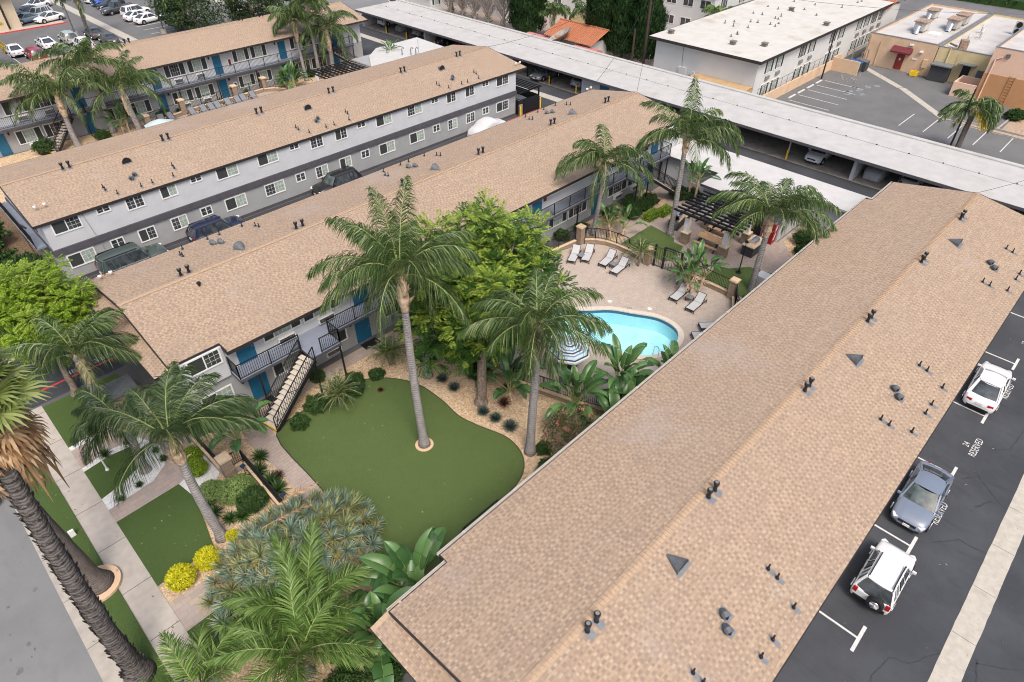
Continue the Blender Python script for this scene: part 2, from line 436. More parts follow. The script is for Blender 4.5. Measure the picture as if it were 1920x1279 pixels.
SAGE = leaf_mat("pale green hedge foliage", [(0, (.12, .2, .05)), (.5, (.22, .32, .1)), (1, (.33, .43, .17))], .5, .25)
SHRUB = leaf_mat("dark shrub foliage", [(0, (.02, .05, .015)), (.6, (.045, .1, .025)), (1, (.08, .155, .04))], .5, .25)
CYPR = leaf_mat("cypress foliage", [(0, (.014, .042, .014)), (.6, (.03, .078, .022)), (1, (.055, .115, .034))], .6, .15)
OAK = leaf_mat("dark oak foliage", [(0, (.014, .034, .012)), (.6, (.03, .062, .018)), (1, (.06, .1, .03))], .55, .2)
AGAVE = leaf_mat("blue green rosette leaves", [(0, (.08, .145, .11)), (.55, (.185, .27, .21)), (.88, (.34, .41, .3)), (.93, (.34, .33, .08)), (1, (.42, .34, .08))], .5, .15)
AGAVE_O = leaf_mat("olive rosette leaves", [(0, (.1, .14, .06)), (.5, (.22, .27, .12)), (.85, (.36, .38, .18)), (1, (.4, .3, .12))], .5, .15)
AGAVE_Y = leaf_mat("yellowing rosette leaves", [(0, (.16, .2, .1)), (.4, (.25, .27, .1)), (.7, (.45, .37, .06)), (1, (.3, .2, .1))], .5, .15)
DASY = leaf_mat("blue spiky rosette", [(0, (.025, .05, .045)), (.6, (.06, .1, .085)), (1, (.13, .18, .15))], .5, .1)
BROM = leaf_mat("dark red grass blades", [(0, (.035, .015, .012)), (.6, (.07, .028, .02)), (1, (.14, .06, .035))], .5, .1)
CREPE = leaf_mat("crepe myrtle foliage", [(0, (.035, .06, .02)), (.55, (.075, .1, .035)), (.8, (.13, .12, .05)), (1, (.2, .11, .055))], .5, .2)
PINKFL = leaf_mat("coral pink blossom", [(0, (.45, .11, .1)), (1, (.66, .25, .2))], .6, .3)
BARE = M("bare grey twigs", (.3, .265, .245), .9, .2, 6, .1)
BARK = M("tree bark", (.15, .115, .09), .95, .35, 7, .1, c2=(.22, .18, .15), bmp=.6, bscale=14)
SHAFT = M("palm boot husk", (.42, .3, .19), .85, .3, 5, .2, c2=(.55, .43, .32), bmp=.4, bscale=10)

def trunk_mat(name, lo, hi, ring=5.0):
    m, t, b = new_mat(name); b.inputs["Roughness"].default_value = .95; b.inputs["Specular IOR Level"].default_value = .1
    wv = node(t, "ShaderNodeTexWave", wave_type='BANDS', bands_direction='Z'); wv.inputs["Scale"].default_value = ring
    wv.inputs["Distortion"].default_value = 5; wv.inputs["Detail"].default_value = 4; wv.inputs["Detail Scale"].default_value = 2.5
    t.links.new(coords(t), wv.inputs["Vector"])
    n = noise_tex(t, coords(t, scale=(1, 1, .3)), 5, 5)
    o = mixc(t, .5, ramp(t, wv.outputs[0], [(.1, lo), (.6, hi)]), ramp(t, n.outputs[0], [(.3, lo), (.7, hi)]))
    t.links.new(o, b.inputs["Base Color"]); bump(t, b, wv.outputs[0], .5, .03)
    return m
PTRUNK = trunk_mat("queen palm trunk", (.13, .12, .12), (.36, .345, .34), 2.2)
PTRUNK_D = trunk_mat("dark palm trunk", (.075, .06, .055), (.16, .14, .13), 3.0)
FTRUNK = trunk_mat("fan palm trunk", (.045, .04, .04), (.155, .143, .138), 2.5)

def glass_water():
    m, t, b = new_mat("pool water"); t.nodes.remove(b)
    tr = t.nodes.new("ShaderNodeBsdfTransparent"); tr.inputs[0].default_value = (.9, .985, 1, 1)
    gl = t.nodes.new("ShaderNodeBsdfGlossy"); gl.inputs["Roughness"].default_value = .03
    bp = t.nodes.new("ShaderNodeBump"); bp.inputs["Strength"].default_value = .12; bp.inputs["Distance"].default_value = .05
    t.links.new(noise_tex(t, coords(t), 1.6, 3).outputs[0], bp.inputs["Height"]); t.links.new(bp.outputs[0], gl.inputs["Normal"])
    fr = t.nodes.new("ShaderNodeFresnel"); fr.inputs[0].default_value = 1.33
    mx = t.nodes.new("ShaderNodeMixShader"); t.links.new(fr.outputs[0], mx.inputs[0]); t.links.new(tr.outputs[0], mx.inputs[1]); t.links.new(gl.outputs[0], mx.inputs[2])
    t.links.new(mx.outputs[0], t.nodes["Material Output"].inputs[0])
    return m
WATER = glass_water()
PLASTER = M("pool plaster aqua", (.42, .78, .86), .8, .05, .7, .2, c2=(.52, .84, .9))
POOLTILE = M("pool tile blue", (.02, .13, .24), .3, .3, 14, .5)
STEPS_P = M("pale green bench plaster", (.5, .72, .55), .8, .06, 2)

def paint(name, c, rough=.3, metal=0.0):
    return M("paint "+name, c, rough, .03, 1.5, .5, metal, coat=.6)
# ------------------------------------------------------------ ground, roads, paving, lawns
def smooth_loop(pts, n=6):
    out = []; N = len(pts)
    for i in range(N):
        p0, p1, p2, p3 = (Vector((*pts[(i+k) % N], 0)) for k in (-1, 0, 1, 2))
        for j in range(n):
            t = j/n
            q = .5*((2*p1)+(p2-p0)*t+(2*p0-5*p1+4*p2-p3)*t*t+(3*p1-p0-3*p2+p3)*t**3)
            out.append((q.x, q.y))
    return out
def offset_loop(pts, d):
    N = len(pts); out = []
    for i in range(N):
        a, b = Vector((*pts[i-1], 0)), Vector((*pts[(i+1) % N], 0))
        t = (b-a).normalized(); out.append((pts[i][0]+t.y*d, pts[i][1]-t.x*d))
    return out
def sheet(name, mat, polys, z, kind="structure"):
    b = MB()
    for p in polys:
        b.poly([(q[0], q[1], z) for q in p])
    return struct(b.build(name, mat), kind)
def rect(x0, x1, y0, y1): return [(x0, y0), (x1, y0), (x1, y1), (x0, y1)]

POOL = smooth_loop([(27.0, 23.2), (26.8, 21.5), (27.5, 19.9), (28.2, 18.0), (28.9, 16.4), (30.2, 15.55), (31.8, 15.5), (32.95, 16.3), (33.15, 17.9), (32.3, 19.6), (31.5, 21.0), (30.2, 22.2), (29.2, 23.4), (28.0, 24.0)][::1])
BIG = (-260, 420, -190, 420)
b = MB(); b.holed(rect(BIG[0], BIG[1], BIG[2], BIG[3]), POOL, 0.0); struct(b.build("ground", ASPHALT_LOT))

sheet("street", ASPHALT_ST, [rect(-40, -3.55, -120, 220)], .004)
b = MB()
b.box(-3.55, -3.0, -120, 220, -.2, .012, 0)
for y in range(-20, 80, 3): b.box(-3.545, -3.005, y, y+.02, .012, .0135, 1)
struct(b.build("gutter", [CONC_KERB, TAR]))
b = MB(); b.box(-3.0, -2.84, -120, 39.4, -.2, .14); b.box(-3.0, -2.84, 58, 220, -.2, .14)
struct(b.build("kerb", CONC_KERB))
b = MB()
b.box(-1.52, -.2, -40, 39.4, -.1, .05, 0)
for k in range(-12, 15): b.box(-1.518, -.202, 29.55-3.05*k, 29.575-3.05*k, .05, .0515, 1)
struct(b.build("sidewalk", [CONCRETE, TAR]))
sheet("parkway_lawn", TURF_FRONT, [rect(-2.84, -1.52, -40, 38.2)], .09)
# front yard pieces
sheet("front_bed", GRAVEL, [rect(-.2, 5.0, 10.0, 30.2)], .012)
sheet("front_lawn", TURF_FRONT, [
    [(-.2, 29.7), (-.2, 32.25), (1.2, 32.45), (2.35, 32.3), (2.75, 31.5), (2.45, 30.7), (1.7, 30.35), (1.0, 30.0)],
    [(-.2, 22.75), (2.6, 22.85), (3.0, 24.8), (3.25, 26.5), (3.05, 27.8), (1.4, 27.75), (-.2, 27.7)],
    [(-.2, 17.2), (2.3, 16.9), (2.4, 18.6), (1.9, 19.75), (-.2, 19.7)],
    [(-.2, 34.7), (-.2, 39.2), (4.0, 39.2), (4.4, 37.6), (3.4, 36.6), (2.0, 34.9)]], .05)
sheet("entry_path", PAVER_MIX, [
    [(-.2, 27.7), (1.4, 27.75), (3.05, 27.8), (4.6, 28.4), (4.8, 31.0), (4.7, 34.3), (-.2, 34.35), (-.2, 32.6), (1.4, 32.9), (2.9, 32.7), (3.5, 31.2), (3.15, 29.7), (2.2, 29.0), (-.2, 28.75)],
    [(-.2, 19.7), (1.9, 19.75), (2.6, 21.4), (-.2, 21.6)]], .03)
sheet("white_gravel_bed", WHITE_GRAVEL, [
    [(-.2, 28.75), (2.2, 29.0), (3.15, 29.7), (3.5, 31.2), (2.9, 32.7), (1.4, 32.9), (-.2, 32.6), (-.2, 32.25), (1.2, 32.45), (2.35, 32.3), (2.75, 31.5), (2.45, 30.7), (1.7, 30.35), (1.0, 30.0), (-.2, 29.7)],
    [(-.2, 34.35), (2.6, 34.4), (2.0, 34.9), (-.2, 34.7)],
    [(3.05, 27.8), (3.25, 26.5), (4.2, 26.3), (4.95, 27.0), (5.0, 29.6), (4.6, 28.4)]], .036, "stuff")
# courtyard
sheet("gravel_bed", GRAVEL, [rect(5.0, 26.2, 11.9, 30.2)], .008, "stuff")
LAWN = smooth_loop([(8.45, 27.2), (10.5, 27.85), (12.6, 28.0), (14.4, 27.7), (15.9, 26.6), (16.9, 24.8), (17.05, 22.6), (16.9, 20.9), (17.2, 19.4), (17.7, 17.6), (17.3, 16.0), (16.0, 15.0), (13.5, 14.7), (10.5, 14.3), (8.2, 14.6), (7.9, 18.0), (8.2, 22.5)], 4)
b = MB(); b.poly([(p[0], p[1], .045) for p in LAWN]); struct(b.build("courtyard_lawn", TURF))
b = MB()
o2 = offset_loop(LAWN, .05)
for i in range(len(LAWN)):
    j = (i+1) % len(LAWN); b.quad((*LAWN[i], .05), (*o2[i], .05), (*o2[j], .05), (*LAWN[j], .05))
struct(b.build("lawn_edging", TAR))
sheet("courtyard_path", PAVER, [[(6.0, 30.2), (8.35, 30.2), (8.7, 28.4), (8.45, 27.2), (8.35, 24.5), (8.2, 22.5), (7.9, 18.0), (7.1, 18.0), (7.2, 22.0), (7.25, 25.0), (7.0, 28.3), (6.0, 29.2)],
    [(8.35, 29.2), (26.2, 29.2), (26.2, 30.2), (8.35, 30.2)]], .02)
sheet("path_under_stair", PAVER, [[(8.7, 28.4), (12.0, 29.2), (8.35, 29.2)]], .018)
DECK = [(23.6, 27.2), (21.9, 24.0), (22.0, 19.6), (22.9, 15.2), (25.2, 12.2), (37.3, 12.2), (39.0, 15.5), (39.1, 24.2), (38.6, 26.4), (37.0, 28.2), (34.0, 28.9), (28.0, 28.6)]
b = MB(); b.holed(DECK, offset_loop(POOL, .36), .026); struct(b.build("pool_deck", PAVER_DECK))
b = MB(); b.holed(offset_loop(POOL, .36), offset_loop(POOL, -.02), .05)
po = offset_loop(POOL, -.02)
for i in range(len(po)): 
    j = (i+1) % len(po); b.quad((*po[i], .05), (*po[j], .05), (*po[j], -.03), (*po[i], -.03))
struct(b.build("pool_coping", COPING))
# pool basin: tile band, walls, floor; water over it
b = MB(); n = len(POOL)
for i in range(n):
    j = (i+1) % n
    b.quad((*POOL[i], -.28), (*POOL[j], -.28), (*POOL[j], 0), (*POOL[i], 0), 1)
    b.quad((*POOL[i], -1.25), (*POOL[j], -1.25), (*POOL[j], -.28), (*POOL[i], -.28), 0)
b.poly([(p[0], p[1], -1.25) for p in POOL], 0)
b.obox((29.5, 21.2, -1.24), 2.9, .2, .012, R(12), 1)
struct(b.build("pool_basin", [PLASTER, POOLTILE]))
b = MB(); b.poly([(p[0], p[1], -.09) for p in POOL]); struct(b.build("pool_water", WATER))
# picnic area beyond the pool
sheet("picnic_paving", PAVER, [[(39.1, 12.2), (55, 12.2), (55, 16.8), (48.6, 16.8), (48.6, 24.5), (51.2, 24.5), (51.2, 29.6), (39.3, 29.6), (38.0, 28.8), (38.6, 26.4), (39.1, 24.2)]], .016)
sheet("picnic_lawn", TURF, [[(39.5, 13.4), (43.0, 13.2), (44.0, 14.8), (43.6, 16.6), (42.3, 17.6), (42.0, 18.4), (39.6, 18.4)],
    [(39.5, 21.8), (40.6, 21.3), (42.6, 22.0), (42.6, 22.9), (43.2, 23.3), (43.6, 25.9), (39.4, 25.9)]], .04)
sheet("planting_bed", GRAVEL, [[(40, 28.0), (45.2, 28.0), (46.6, 26.6), (48.4, 27.6), (48.8, 30.2), (40, 30.2)], [(45, 12.2), (54, 12.2), (54, 16.5), (49.0, 16.4), (46.4, 14.2)], rect(39.2, 40.6, 26.2, 27.9)], .03, "stuff")
# driveways
sheet("driveway", ASPHALT, [rect(5.0, 64.3, 42.3, 51.9), rect(-3.0, 5.0, 39.6, 51.9), rect(55.2, 64.3, -60, 42.3), rect(55.2, 64.3, 51.9, 98), rect(-3.0, 55.2, -40, 11.0 - 11.2 + .6)], .006)
b = MB()
b.box(-3.0, 60.6, 45.2, 46.25, -.1, .014)
b.box(60.4, 61.6, 46.25, 98, -.1, .0142); b.box(60.4, 61.6, -40, 46.25, -.1, .0138)
rnd = random.Random(4)
xs = [-3+.5*i for i in range(122)]
e1 = [-4.22+rnd.uniform(-.012, .012) for _ in xs]; e2 = [-5.22+rnd.uniform(-.012, .012) for _ in xs]
for i in range(len(xs)-1): b.quad((xs[i], e2[i], .014), (xs[i+1], e2[i+1], .014), (xs[i+1], e1[i+1], .014), (xs[i], e1[i], .014))
for x in [-1+3.05*k for k in range(20)]: b.box(x, x+.018, -5.2, -4.24, .0, .0152, 1)
for y in [47+3.05*k for k in range(16)]: b.box(60.41, 61.59, y, y+.018, 0, .0152, 1)
for x in [0+3.05*k for k in range(20)]: b.box(x, x+.018, 45.21, 46.24, 0, .0152, 1)
struct(b.build("drain_strip", [CONC_STRIP, TAR]))
# stall markings along the nearest building
b = MB()
for x in (7.6, 13.9, 20.18, 26.55, 32.7, 38.8, 45.35, 51.4):
    b.box(x-.05, x+.05, -1.4, .6, .0, .015)
    b.box(x-.75, x+.75, -1.53, -1.38, .0, .0155)
def text(name, body, loc, size, rz, mat, ex=.0, sx=1.0, parent=None, rx=0.0, align='CENTER'):
    cu = bpy.data.curves.new(name, 'FONT'); cu.body = body; cu.size = size; cu.align_x = align; cu.extrude = ex; cu.resolution_u = 2
    o = bpy.data.objects.new(name, cu); col.objects.link(o)
    dg = bpy.context.evaluated_depsgraph_get()
    me = bpy.data.meshes.new_from_object(o.evaluated_get(dg)); bpy.data.objects.remove(o)
    me.materials.clear(); me.materials.append(mat)
    o = bpy.data.objects.new(name, me); col.objects.link(o)
    o.location = loc; o.rotation_euler = (rx, 0, rz); o.scale = (sx, 1, 1)
    return o
b.build("stall_marking", STRIPE)["kind"] = "structure"
for cx_, n_ in ((35.75, "24"), (29.6, "25"), (23.4, "26"), (42.15, "23"), (48.3, "22")):
    struct(text("stall_marking", "RESERVED", (cx_, -1.95, .017), .52, 0, STRIPE, 0, .74))
    struct(text("stall_marking", n_, (cx_-.1, -1.46, .017), .46, 0, STRIPE, 0, .9))
b = MB()
def crack(pts, wd):
    p = [Vector((x, y, 0)) for x, y in pts]
    fine = []
    for i in range(len(p)-1):
        for k in range(6): fine.append(p[i].lerp(p[i+1], k/6)+Vector((rnd.uniform(-.03, .03), rnd.uniform(-.03, .03), 0)))
    fine.append(p[-1])
    for i in range(len(fine)-1):
        a, c = fine[i], fine[i+1]; t = (c-a).normalized(); q = Vector((-t.y, t.x, 0))*wd*rnd.uniform(.3, .5)
        b.quad((a.x-q.x, a.y-q.y, .0125), (c.x-q.x, c.y-q.y, .0125), (c.x+q.x, c.y+q.y, .0125), (a.x+q.x, a.y+q.y, .0125))
crack([(17.2, -2.9), (19.0, -2.5), (20.3, -2.7), (20.6, -3.4), (22.0, -4.2)], .05)
crack([(16.3, -3.2), (18.4, -3.4), (19.2, -4.1)], .07); crack([(15.0, -2.6), (17.2, -3.6)], .06)
crack([(27.5, -2.1), (28.6, -3.0), (28.7, -4.2)], .06); crack([(32.8, -1.9), (33.6, -2.5), (32.6, -3.6), (32.2, -4.2)], .06)
crack([(31.3, -3.0), (32.3, -3.5)], .09); crack([(22.5, -5.3), (23.4, -6.6), (24.2, -7.6)], .05); crack([(20.5, -5.3), (21.7, -5.7), (22.8, -5.4)], .08)
crack([(40.6, -1.8), (41.2, -3.0), (41.0, -4.2)], .05); crack([(36, -2.4), (37, -3.2), (39.5, -3.4)], .05)
crack([(2.2, 43.5), (4.4, 45.2)], .05); crack([(3, 46.3), (4.8, 47.5)], .05)
struct(b.build("crack_sealant", CRACK))
# leaking oil blots on the street
b = MB()
for i in range(22):
    x, y = rnd.uniform(-6.5, -4.0), rnd.gauss(22, 4.5); r = rnd.uniform(.04, .16)
    b.poly([(x+r*1.3*cos(k*pi/5)*rnd.uniform(.6, 1), y+r*sin(k*pi/5)*rnd.uniform(.5, 1)*1.6, .0075) for k in range(10)])
struct(b.build("street_stain", M("oil stain", (.13, .132, .135), .8, .3, 8)))
b = MB(); b.box(-2.7, 6.0, 40.82, 40.98, 0, .0145); struct(b.build("fire_lane_line", RED_P))
struct(text("fire_lane_marking", "FIRE LANE", (3.2, 41.62, .016), .62, pi, STRIPE, 0, 1.0))

# ------------------------------------------------------------ building parts
def window(par, x0, x1, z0, z1, y, kind, rnd):
    f = MB(); t = .09; yo = y-.05
    f.box(x0-t, x1+t, yo, y, z1, z1+t); f.box(x0-t, x1+t, yo, y, z0-t, z0)
    f.box(x0-t, x0, yo, y, z0, z1); f.box(x1, x1+t, yo, y, z0, z1)
    W = x1-x0
    cuts = [x0+W/2] if kind != 'triple' else [x0+W*.26, x1-W*.26]
    for c in cuts: f.box(c-.035, c+.035, yo+.008, y, z0, z1)
    edges = [x0]+cuts+[x1]; panes = []
    for i in range(len(edges)-1):
        a, c = edges[i]+(.035 if i else 0), edges[i+1]-(.035 if i < len(edges)-2 else 0)
        if kind == 'triple': mt = [SCREEN, (CURTAIN if rnd.random() < .75 else DARKGLASS), SCREEN][i]; grid = (i == 1)
        elif kind == 'small': mt = DARKGLASS; grid = True
        else: mt = [SCREEN if rnd.random() < .7 else DARKGLASS, CURTAIN if rnd.random() < .62 else DARKGLASS][i]; grid = (i == 1) or mt is DARKGLASS
        p = MB(); p.box(a, c, y-.018, y, z0, z1); panes.append((p, mt))
        if grid:
            n = max(1, round((c-a)/.28)); k = 3 if kind != 'small' else 2
            for q in range(1, n): f.box(a+(c-a)*q/n-.007, a+(c-a)*q/n+.007, y-.026, y, z0, z1)
            for q in range(1, k): f.box(a, c, y-.024, y, z0+(z1-z0)*q/k-.007, z0+(z1-z0)*q/k+.007)
    o = f.build("window", WHITE, par)
    for p, mt in panes: p.build("pane", mt, o)
    return o
def door(par, x0, x1, z0, y, h=2.05):
    d = MB(); d.box(x0, x1, y-.04, y, z0, z0+h); d.box(x0-.06, x0, y-.05, y, z0, z0+h+.06); d.box(x1, x1+.06, y-.05, y, z0, z0+h+.06); d.box(x0, x1, y-.05, y, z0+h, z0+h+.06)
    for u in (.1, .55):
        for w_ in (.12, .56): d.box(x0+(x1-x0)*u, x0+(x1-x0)*(u+.34), y-.048, y-.04, z0+h*w_, z0+h*(w_+.33))
    o = d.build("door", DOOR, par)
    k = MB(); k.cyl(x1-.1, y-.07, z0+.98, z0+1.06, .035, .035, 8); k.build("handle", CHROME, o)
def aircon(par, x0, x1, z0, z1, y):
    a = MB(); a.box(x0, x1, y-.26, y, z0, z1, 0)
    n = 5
    for i in range(n): a.box(x0+.05, x1-.05, y-.275, y-.26, z0+.05+(z1-z0-.08)*i/n, z0+.05+(z1-z0-.08)*(i+.6)/n, 1)
    a.build("air_conditioner", [WHITE, BLACKM], par)
def walllamp(par, x, z, y):
    a = MB(); a.box(x-.07, x+.07, y-.14, y, z, z+.24); a.build("wall_lamp", BLACKM, par)
def rail(mb, pts, h=1.05, gap=.125, post=1.9, posts_down=0.0):
    for i in range(len(pts)-1):
        a, c = Vector(pts[i]), Vector(pts[i+1]); L = (c-a).length
        up = Vector((0, 0, h))
        mb.bar(a+up, c+up, .05, .04); mb.bar(a+Vector((0, 0, .1)), c+Vector((0, 0, .1)), .03)
        n = max(2, int(L/gap))
        for k in range(n+1):
            p = a.lerp(c, k/n); mb.box(p.x-.011, p.x+.011, p.y-.011, p.y+.011, p.z+.1, p.z+h)
        m_ = max(1, round(L/post))
        for k in range(m_+1):
            p = a.lerp(c, k/m_); mb.box(p.x-.028, p.x+.028, p.y-.028, p.y+.028, p.z-posts_down, p.z+h+.02)
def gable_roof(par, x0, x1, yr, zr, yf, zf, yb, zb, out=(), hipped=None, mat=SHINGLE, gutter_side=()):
    """shingled gable along x; out = (side, xa, xb, extra) eave extensions"""
    r = MB(); th = .14
    def strip(xa, xb, y0, z0, y1, z1, v0=0):
        L = math.hypot(y1-y0, z1-z0)
        p = [(xa, y0, z0), (xb, y0, z0), (xb, y1, z1), (xa, y1, z1)]
        if y1 < y0: p = [p[1], p[0], p[3], p[2]]; u = [(xb, v0), (xa, v0), (xa, v0+L), (xb, v0+L)]
        else: u = [(xa, v0), (xb, v0), (xb, v0+L), (xa, v0+L)]
        r.quad(*p, 0, u)
    def slope(ye, ze, side):
        ext = [e for e in out if e[0] == side]
        L = math.hypot(yr-ye, zr-ze)
        strip(x0, x1, ye, ze, yr, zr)
        k = (zr-ze)/(yr-ye)
        cuts = []
        for _, xa, xb, ex in ext:
            sgn = -1 if ye < yr else 1
            y2 = ye+sgn*ex; z2 = ze+(y2-ye)*k
            strip(xa, xb, y2, z2, ye, ze, -ex)
            cuts.append((xa, xb, y2, z2))
        return cuts
    cf = slope(yf, zf, 'f'); cb = slope(yb, zb, 'b')
    # underside
    r.quad((x0, yr, zr-th), (x1, yr, zr-th), (x1, yf, zf-th), (x0, yf, zf-th), 1); r.quad((x1, yr, zr-th), (x0, yr, zr-th), (x0, yb, zb-th), (x1, yb, zb-th), 1)
    for c in cf: r.quad((c[0], yf, zf-th), (c[1], yf, zf-th), (c[1], c[2], c[3]-th), (c[0], c[2], c[3]-th), 1)
    for c in cb: r.quad((c[1], yb, zb-th), (c[0], yb, zb-th), (c[0], c[2], c[3]-th), (c[1], c[2], c[3]-th), 1)
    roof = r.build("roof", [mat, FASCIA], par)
    f = MB(); d = .2
    def eave(ye, ze, cuts, side):
        s = -1 if side == 'f' else 1; xs = []
        cur = x0
        for xa, xb, y2, z2 in sorted(cuts):
            xs.append((cur, xa, ye, ze)); xs.append((xa, xb, y2, z2)); cur = xb
            for xx in (xa, xb): f.box(xx-.02, xx+.02, min(ye, y2), max(ye, y2), z2-d, ze+.004)
        xs.append((cur, x1, ye, ze))
        for a, c, y_, z_ in xs:
            if c-a > .01: f.box(a, c, min(y_, y_+s*.04), max(y_, y_+s*.04), z_-d, z_+.004)
        return xs
    ef = eave(yf, zf, cf, 'f'); eb = eave(yb, zb, cb, 'b')
    for xx in (x0, x1):
        for (ya, za) in ((yf, zf), (yb, zb)): f.bar((xx, ya, za-.07), (xx, yr, zr-.07), .05, .17)
    f.build("fascia", FASCIA, roof)
    for side in gutter_side:
        g = MB(); s = -1 if side == 'f' else 1
        for a, c, y_, z_ in (ef if side == 'f' else eb):
            if c-a < .05: continue
            ya, yb_ = (y_+s*.045, y_+s*.16) if s > 0 else (y_+s*.16, y_+s*.045)
            g.box(a, c, ya, ya+.012, z_-.11, z_+.012); g.box(a, c, yb_-.012, yb_, z_-.11, z_+.012); g.box(a, c, ya, yb_, z_-.12, z_-.105)
            for i in range(int((c-a)/3)): g.box(a+3*i+1.4, a+3*i+1.46, ya-.01, yb_+.01, z_-.12, z_+.015)
        g.build("gutter", GUTTER, roof)
    c = MB(); n = int((x1-x0)/.2)
    kf = (zr-zf)/abs(yr-yf)
    for i in range(n):
        a = x0+.2*i; e = a+.2; lo, hi = .012, .05
        for s in (-1, 1):
            p = [(a, yr, zr+hi), (e, yr, zr+lo), (e, yr+s*.17, zr-.17*kf+lo), (a, yr+s*.17, zr-.17*kf+hi)]
            if s > 0: p = p[::-1]
            c.quad(*p[::-1]); c.quad((a, yr, zr), (a, yr, zr+hi), (a, yr+s*.17, zr-.17*kf+hi), (a, yr+s*.17, zr-.17*kf))
    c.build("ridge_cap", SHINGLE_CAP, roof)
    return roof
def pent_roof(par, x0, x1, z0, z1, ya, yb, hips=True):
    """narrow shingled skirt roof under the gable, running along y"""
    r = MB(); L = math.hypot(x1-x0, z1-z0)
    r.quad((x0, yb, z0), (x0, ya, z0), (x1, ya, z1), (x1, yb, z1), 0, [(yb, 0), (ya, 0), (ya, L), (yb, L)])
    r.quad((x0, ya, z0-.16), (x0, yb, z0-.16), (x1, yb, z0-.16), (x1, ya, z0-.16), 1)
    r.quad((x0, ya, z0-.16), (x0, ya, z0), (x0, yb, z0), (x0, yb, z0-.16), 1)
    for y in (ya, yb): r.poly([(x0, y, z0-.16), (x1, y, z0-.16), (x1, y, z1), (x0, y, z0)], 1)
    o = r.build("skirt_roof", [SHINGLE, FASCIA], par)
    c = MB()
    for y in (ya, yb):
        for i in range(7): 
            p, q = i/7, (i+1)/7
            xa, xb = x0+(x1-x0)*p, x0+(x1-x0)*q+.03; za, zb = z0+(z1-z0)*p, z0+(z1-z0)*q
            c.quad((xa, y-.11, za+.03), (xa, y+.11, za+.03), (xb, y+.11, zb+.014), (xb, y-.11, zb+.014))
    c.build("hip_cap", SHINGLE_CAP, o)
def vents(par, zat, yat, cs, flue_x, down=1, pipes=True, flue_d=5.37):
    """roof hardware on one slope: d = distance up from the eave (in y), down = sense of the eave along y"""
    def flash(v, xa, xb, da, db, m):
        p = [(xa, yat(da), zat(da)+.012), (xb, yat(da), zat(da)+.012), (xb, yat(db), zat(db)+.012), (xa, yat(db), zat(db)+.012)]
        v.quad(*(p if down < 0 else p[::-1]), m)
    for x in flue_x:
        for k in (0, .5):
            v = MB(); d = flue_d; y, z = yat(d), zat(d)
            flash(v, x+k-.16, x+k+.16, d-.34, d+.12, 1)
            v.lathe(x+k, y, [(.13, z-.05), (.08, z+.07), (.075, z+.34), (.12, z+.37), (.13, z+.5), (.1, z+.54)], 10, 0)
            v.cyl(x+k, y, z+.53, z+.545, .08, .08, 10, 1)
            v.build("flue", [BLACKM, METAL_G], par)
    for c in cs:
        v = MB(); ym, zm, ya, za = yat(4.35), zat(4.35), yat(5.1), zat(5.1)
        mouth = [(c-.38*cos(pi*i/8), ym, zm-.02+.5*sin(pi*i/8)**.8) for i in range(9)]
        back = [(c-.05*cos(pi*i/8), ya, za+.02*sin(pi*i/8)) for i in range(9)]
        v.grid([mouth, back], 0); v.poly([(p[0]*.9+c*.1, p[1]-down*.03, p[2]) for p in mouth], 1)
        flash(v, c-.44, c+.44, 4.22, 4.4, 2)
        v.build("dormer_vent", [VENT_D, BLACKM, METAL_G], par)
        for dx, dd in ((-.25, 2.42), (-.65, 2.06)):
            y, z = yat(dd), zat(dd); v = MB()
            v.tube([(c+dx, y, z-.03), (c+dx, y, z+.1), (c+dx-.08, y+down*.1, z+.17), (c+dx-.13, y+down*.22, z+.14)], [.13, .13, .16, .165], 10, 0)
            v.cyl(c+dx-.135, y+down*.225, z+.06, z+.2, .05, .05, 8, 2)
            flash(v, c+dx-.2, c+dx+.2, dd-.34, dd+.16, 1); v.build("hood_vent", [VENT_D, METAL_G, BLACKM], par)
        if pipes:
            for dx, dd in ((-2.8, 2.05), (-2.8, 1.64), (-2.3, .72), (-.55, .68), (.3, .68), (1.95, .7), (2.55, 2.1), (2.5, 1.68)):
                y, z = yat(dd), zat(dd); v = MB()
                v.lathe(c+dx, y, [(.09, z-.03), (.055, z+.1), (.036, z+.12), (.036, z+.32)], 8, 0)
                flash(v, c+dx-.1, c+dx+.1, dd-.3, dd+.1, 1); v.build("vent_pipe", [BLACKM, METAL_G], par)
# ------------------------------------------------------------ the four apartment buildings
rw = random.Random(11)
# D: nearest building, seen from above its roof
D = thing("apartment_building", "nearest apartment block, its huge tan shingle roof filling the lower right", "apartment building", (5.6, 6, 0))
b = MB(); b.box(5.9, 54.4, .75, 11.2, 0, 4.9); b.poly([(5.9, .75, 4.9), (5.9, 11.2, 4.9), (5.9, 5.95, 5.85)][::-1]); b.poly([(54.4, .75, 4.9), (54.4, 11.2, 4.9), (54.4, 5.95, 5.85)]); b.build("wall", STUCCO_W, D)
gable_roof(D, 5.4, 55.0, 5.95, 6.05, .3, 5.0, 11.6, 5.0, out=[('b', 8.25, 50.8, .5)], gutter_side=('b',))
pent_roof(D, 4.6, 5.95, 4.72, 5.0, .1, 11.62)
vents(D, lambda d: 5+.1858*d, lambda d: .3+d, (14.0, 30.4, 46.6), (9.55, 17.4, 26.2, 33.9, 42.3, 49.9), -1)
b = MB(); b.box(8.4, 50.6, 11.2, 12.3, 2.55, 2.75); b.build("walkway", BAND, D)
b = MB(); rail(b, [(8.4, 12.28, 2.75), (50.6, 12.28, 2.75)]); b.build("railing", BLACKM, D)
for x in (9.5, 17, 19, 25.5, 33, 35, 42, 49): door(D, x, x+.9, 0, 11.24) if 0 else None
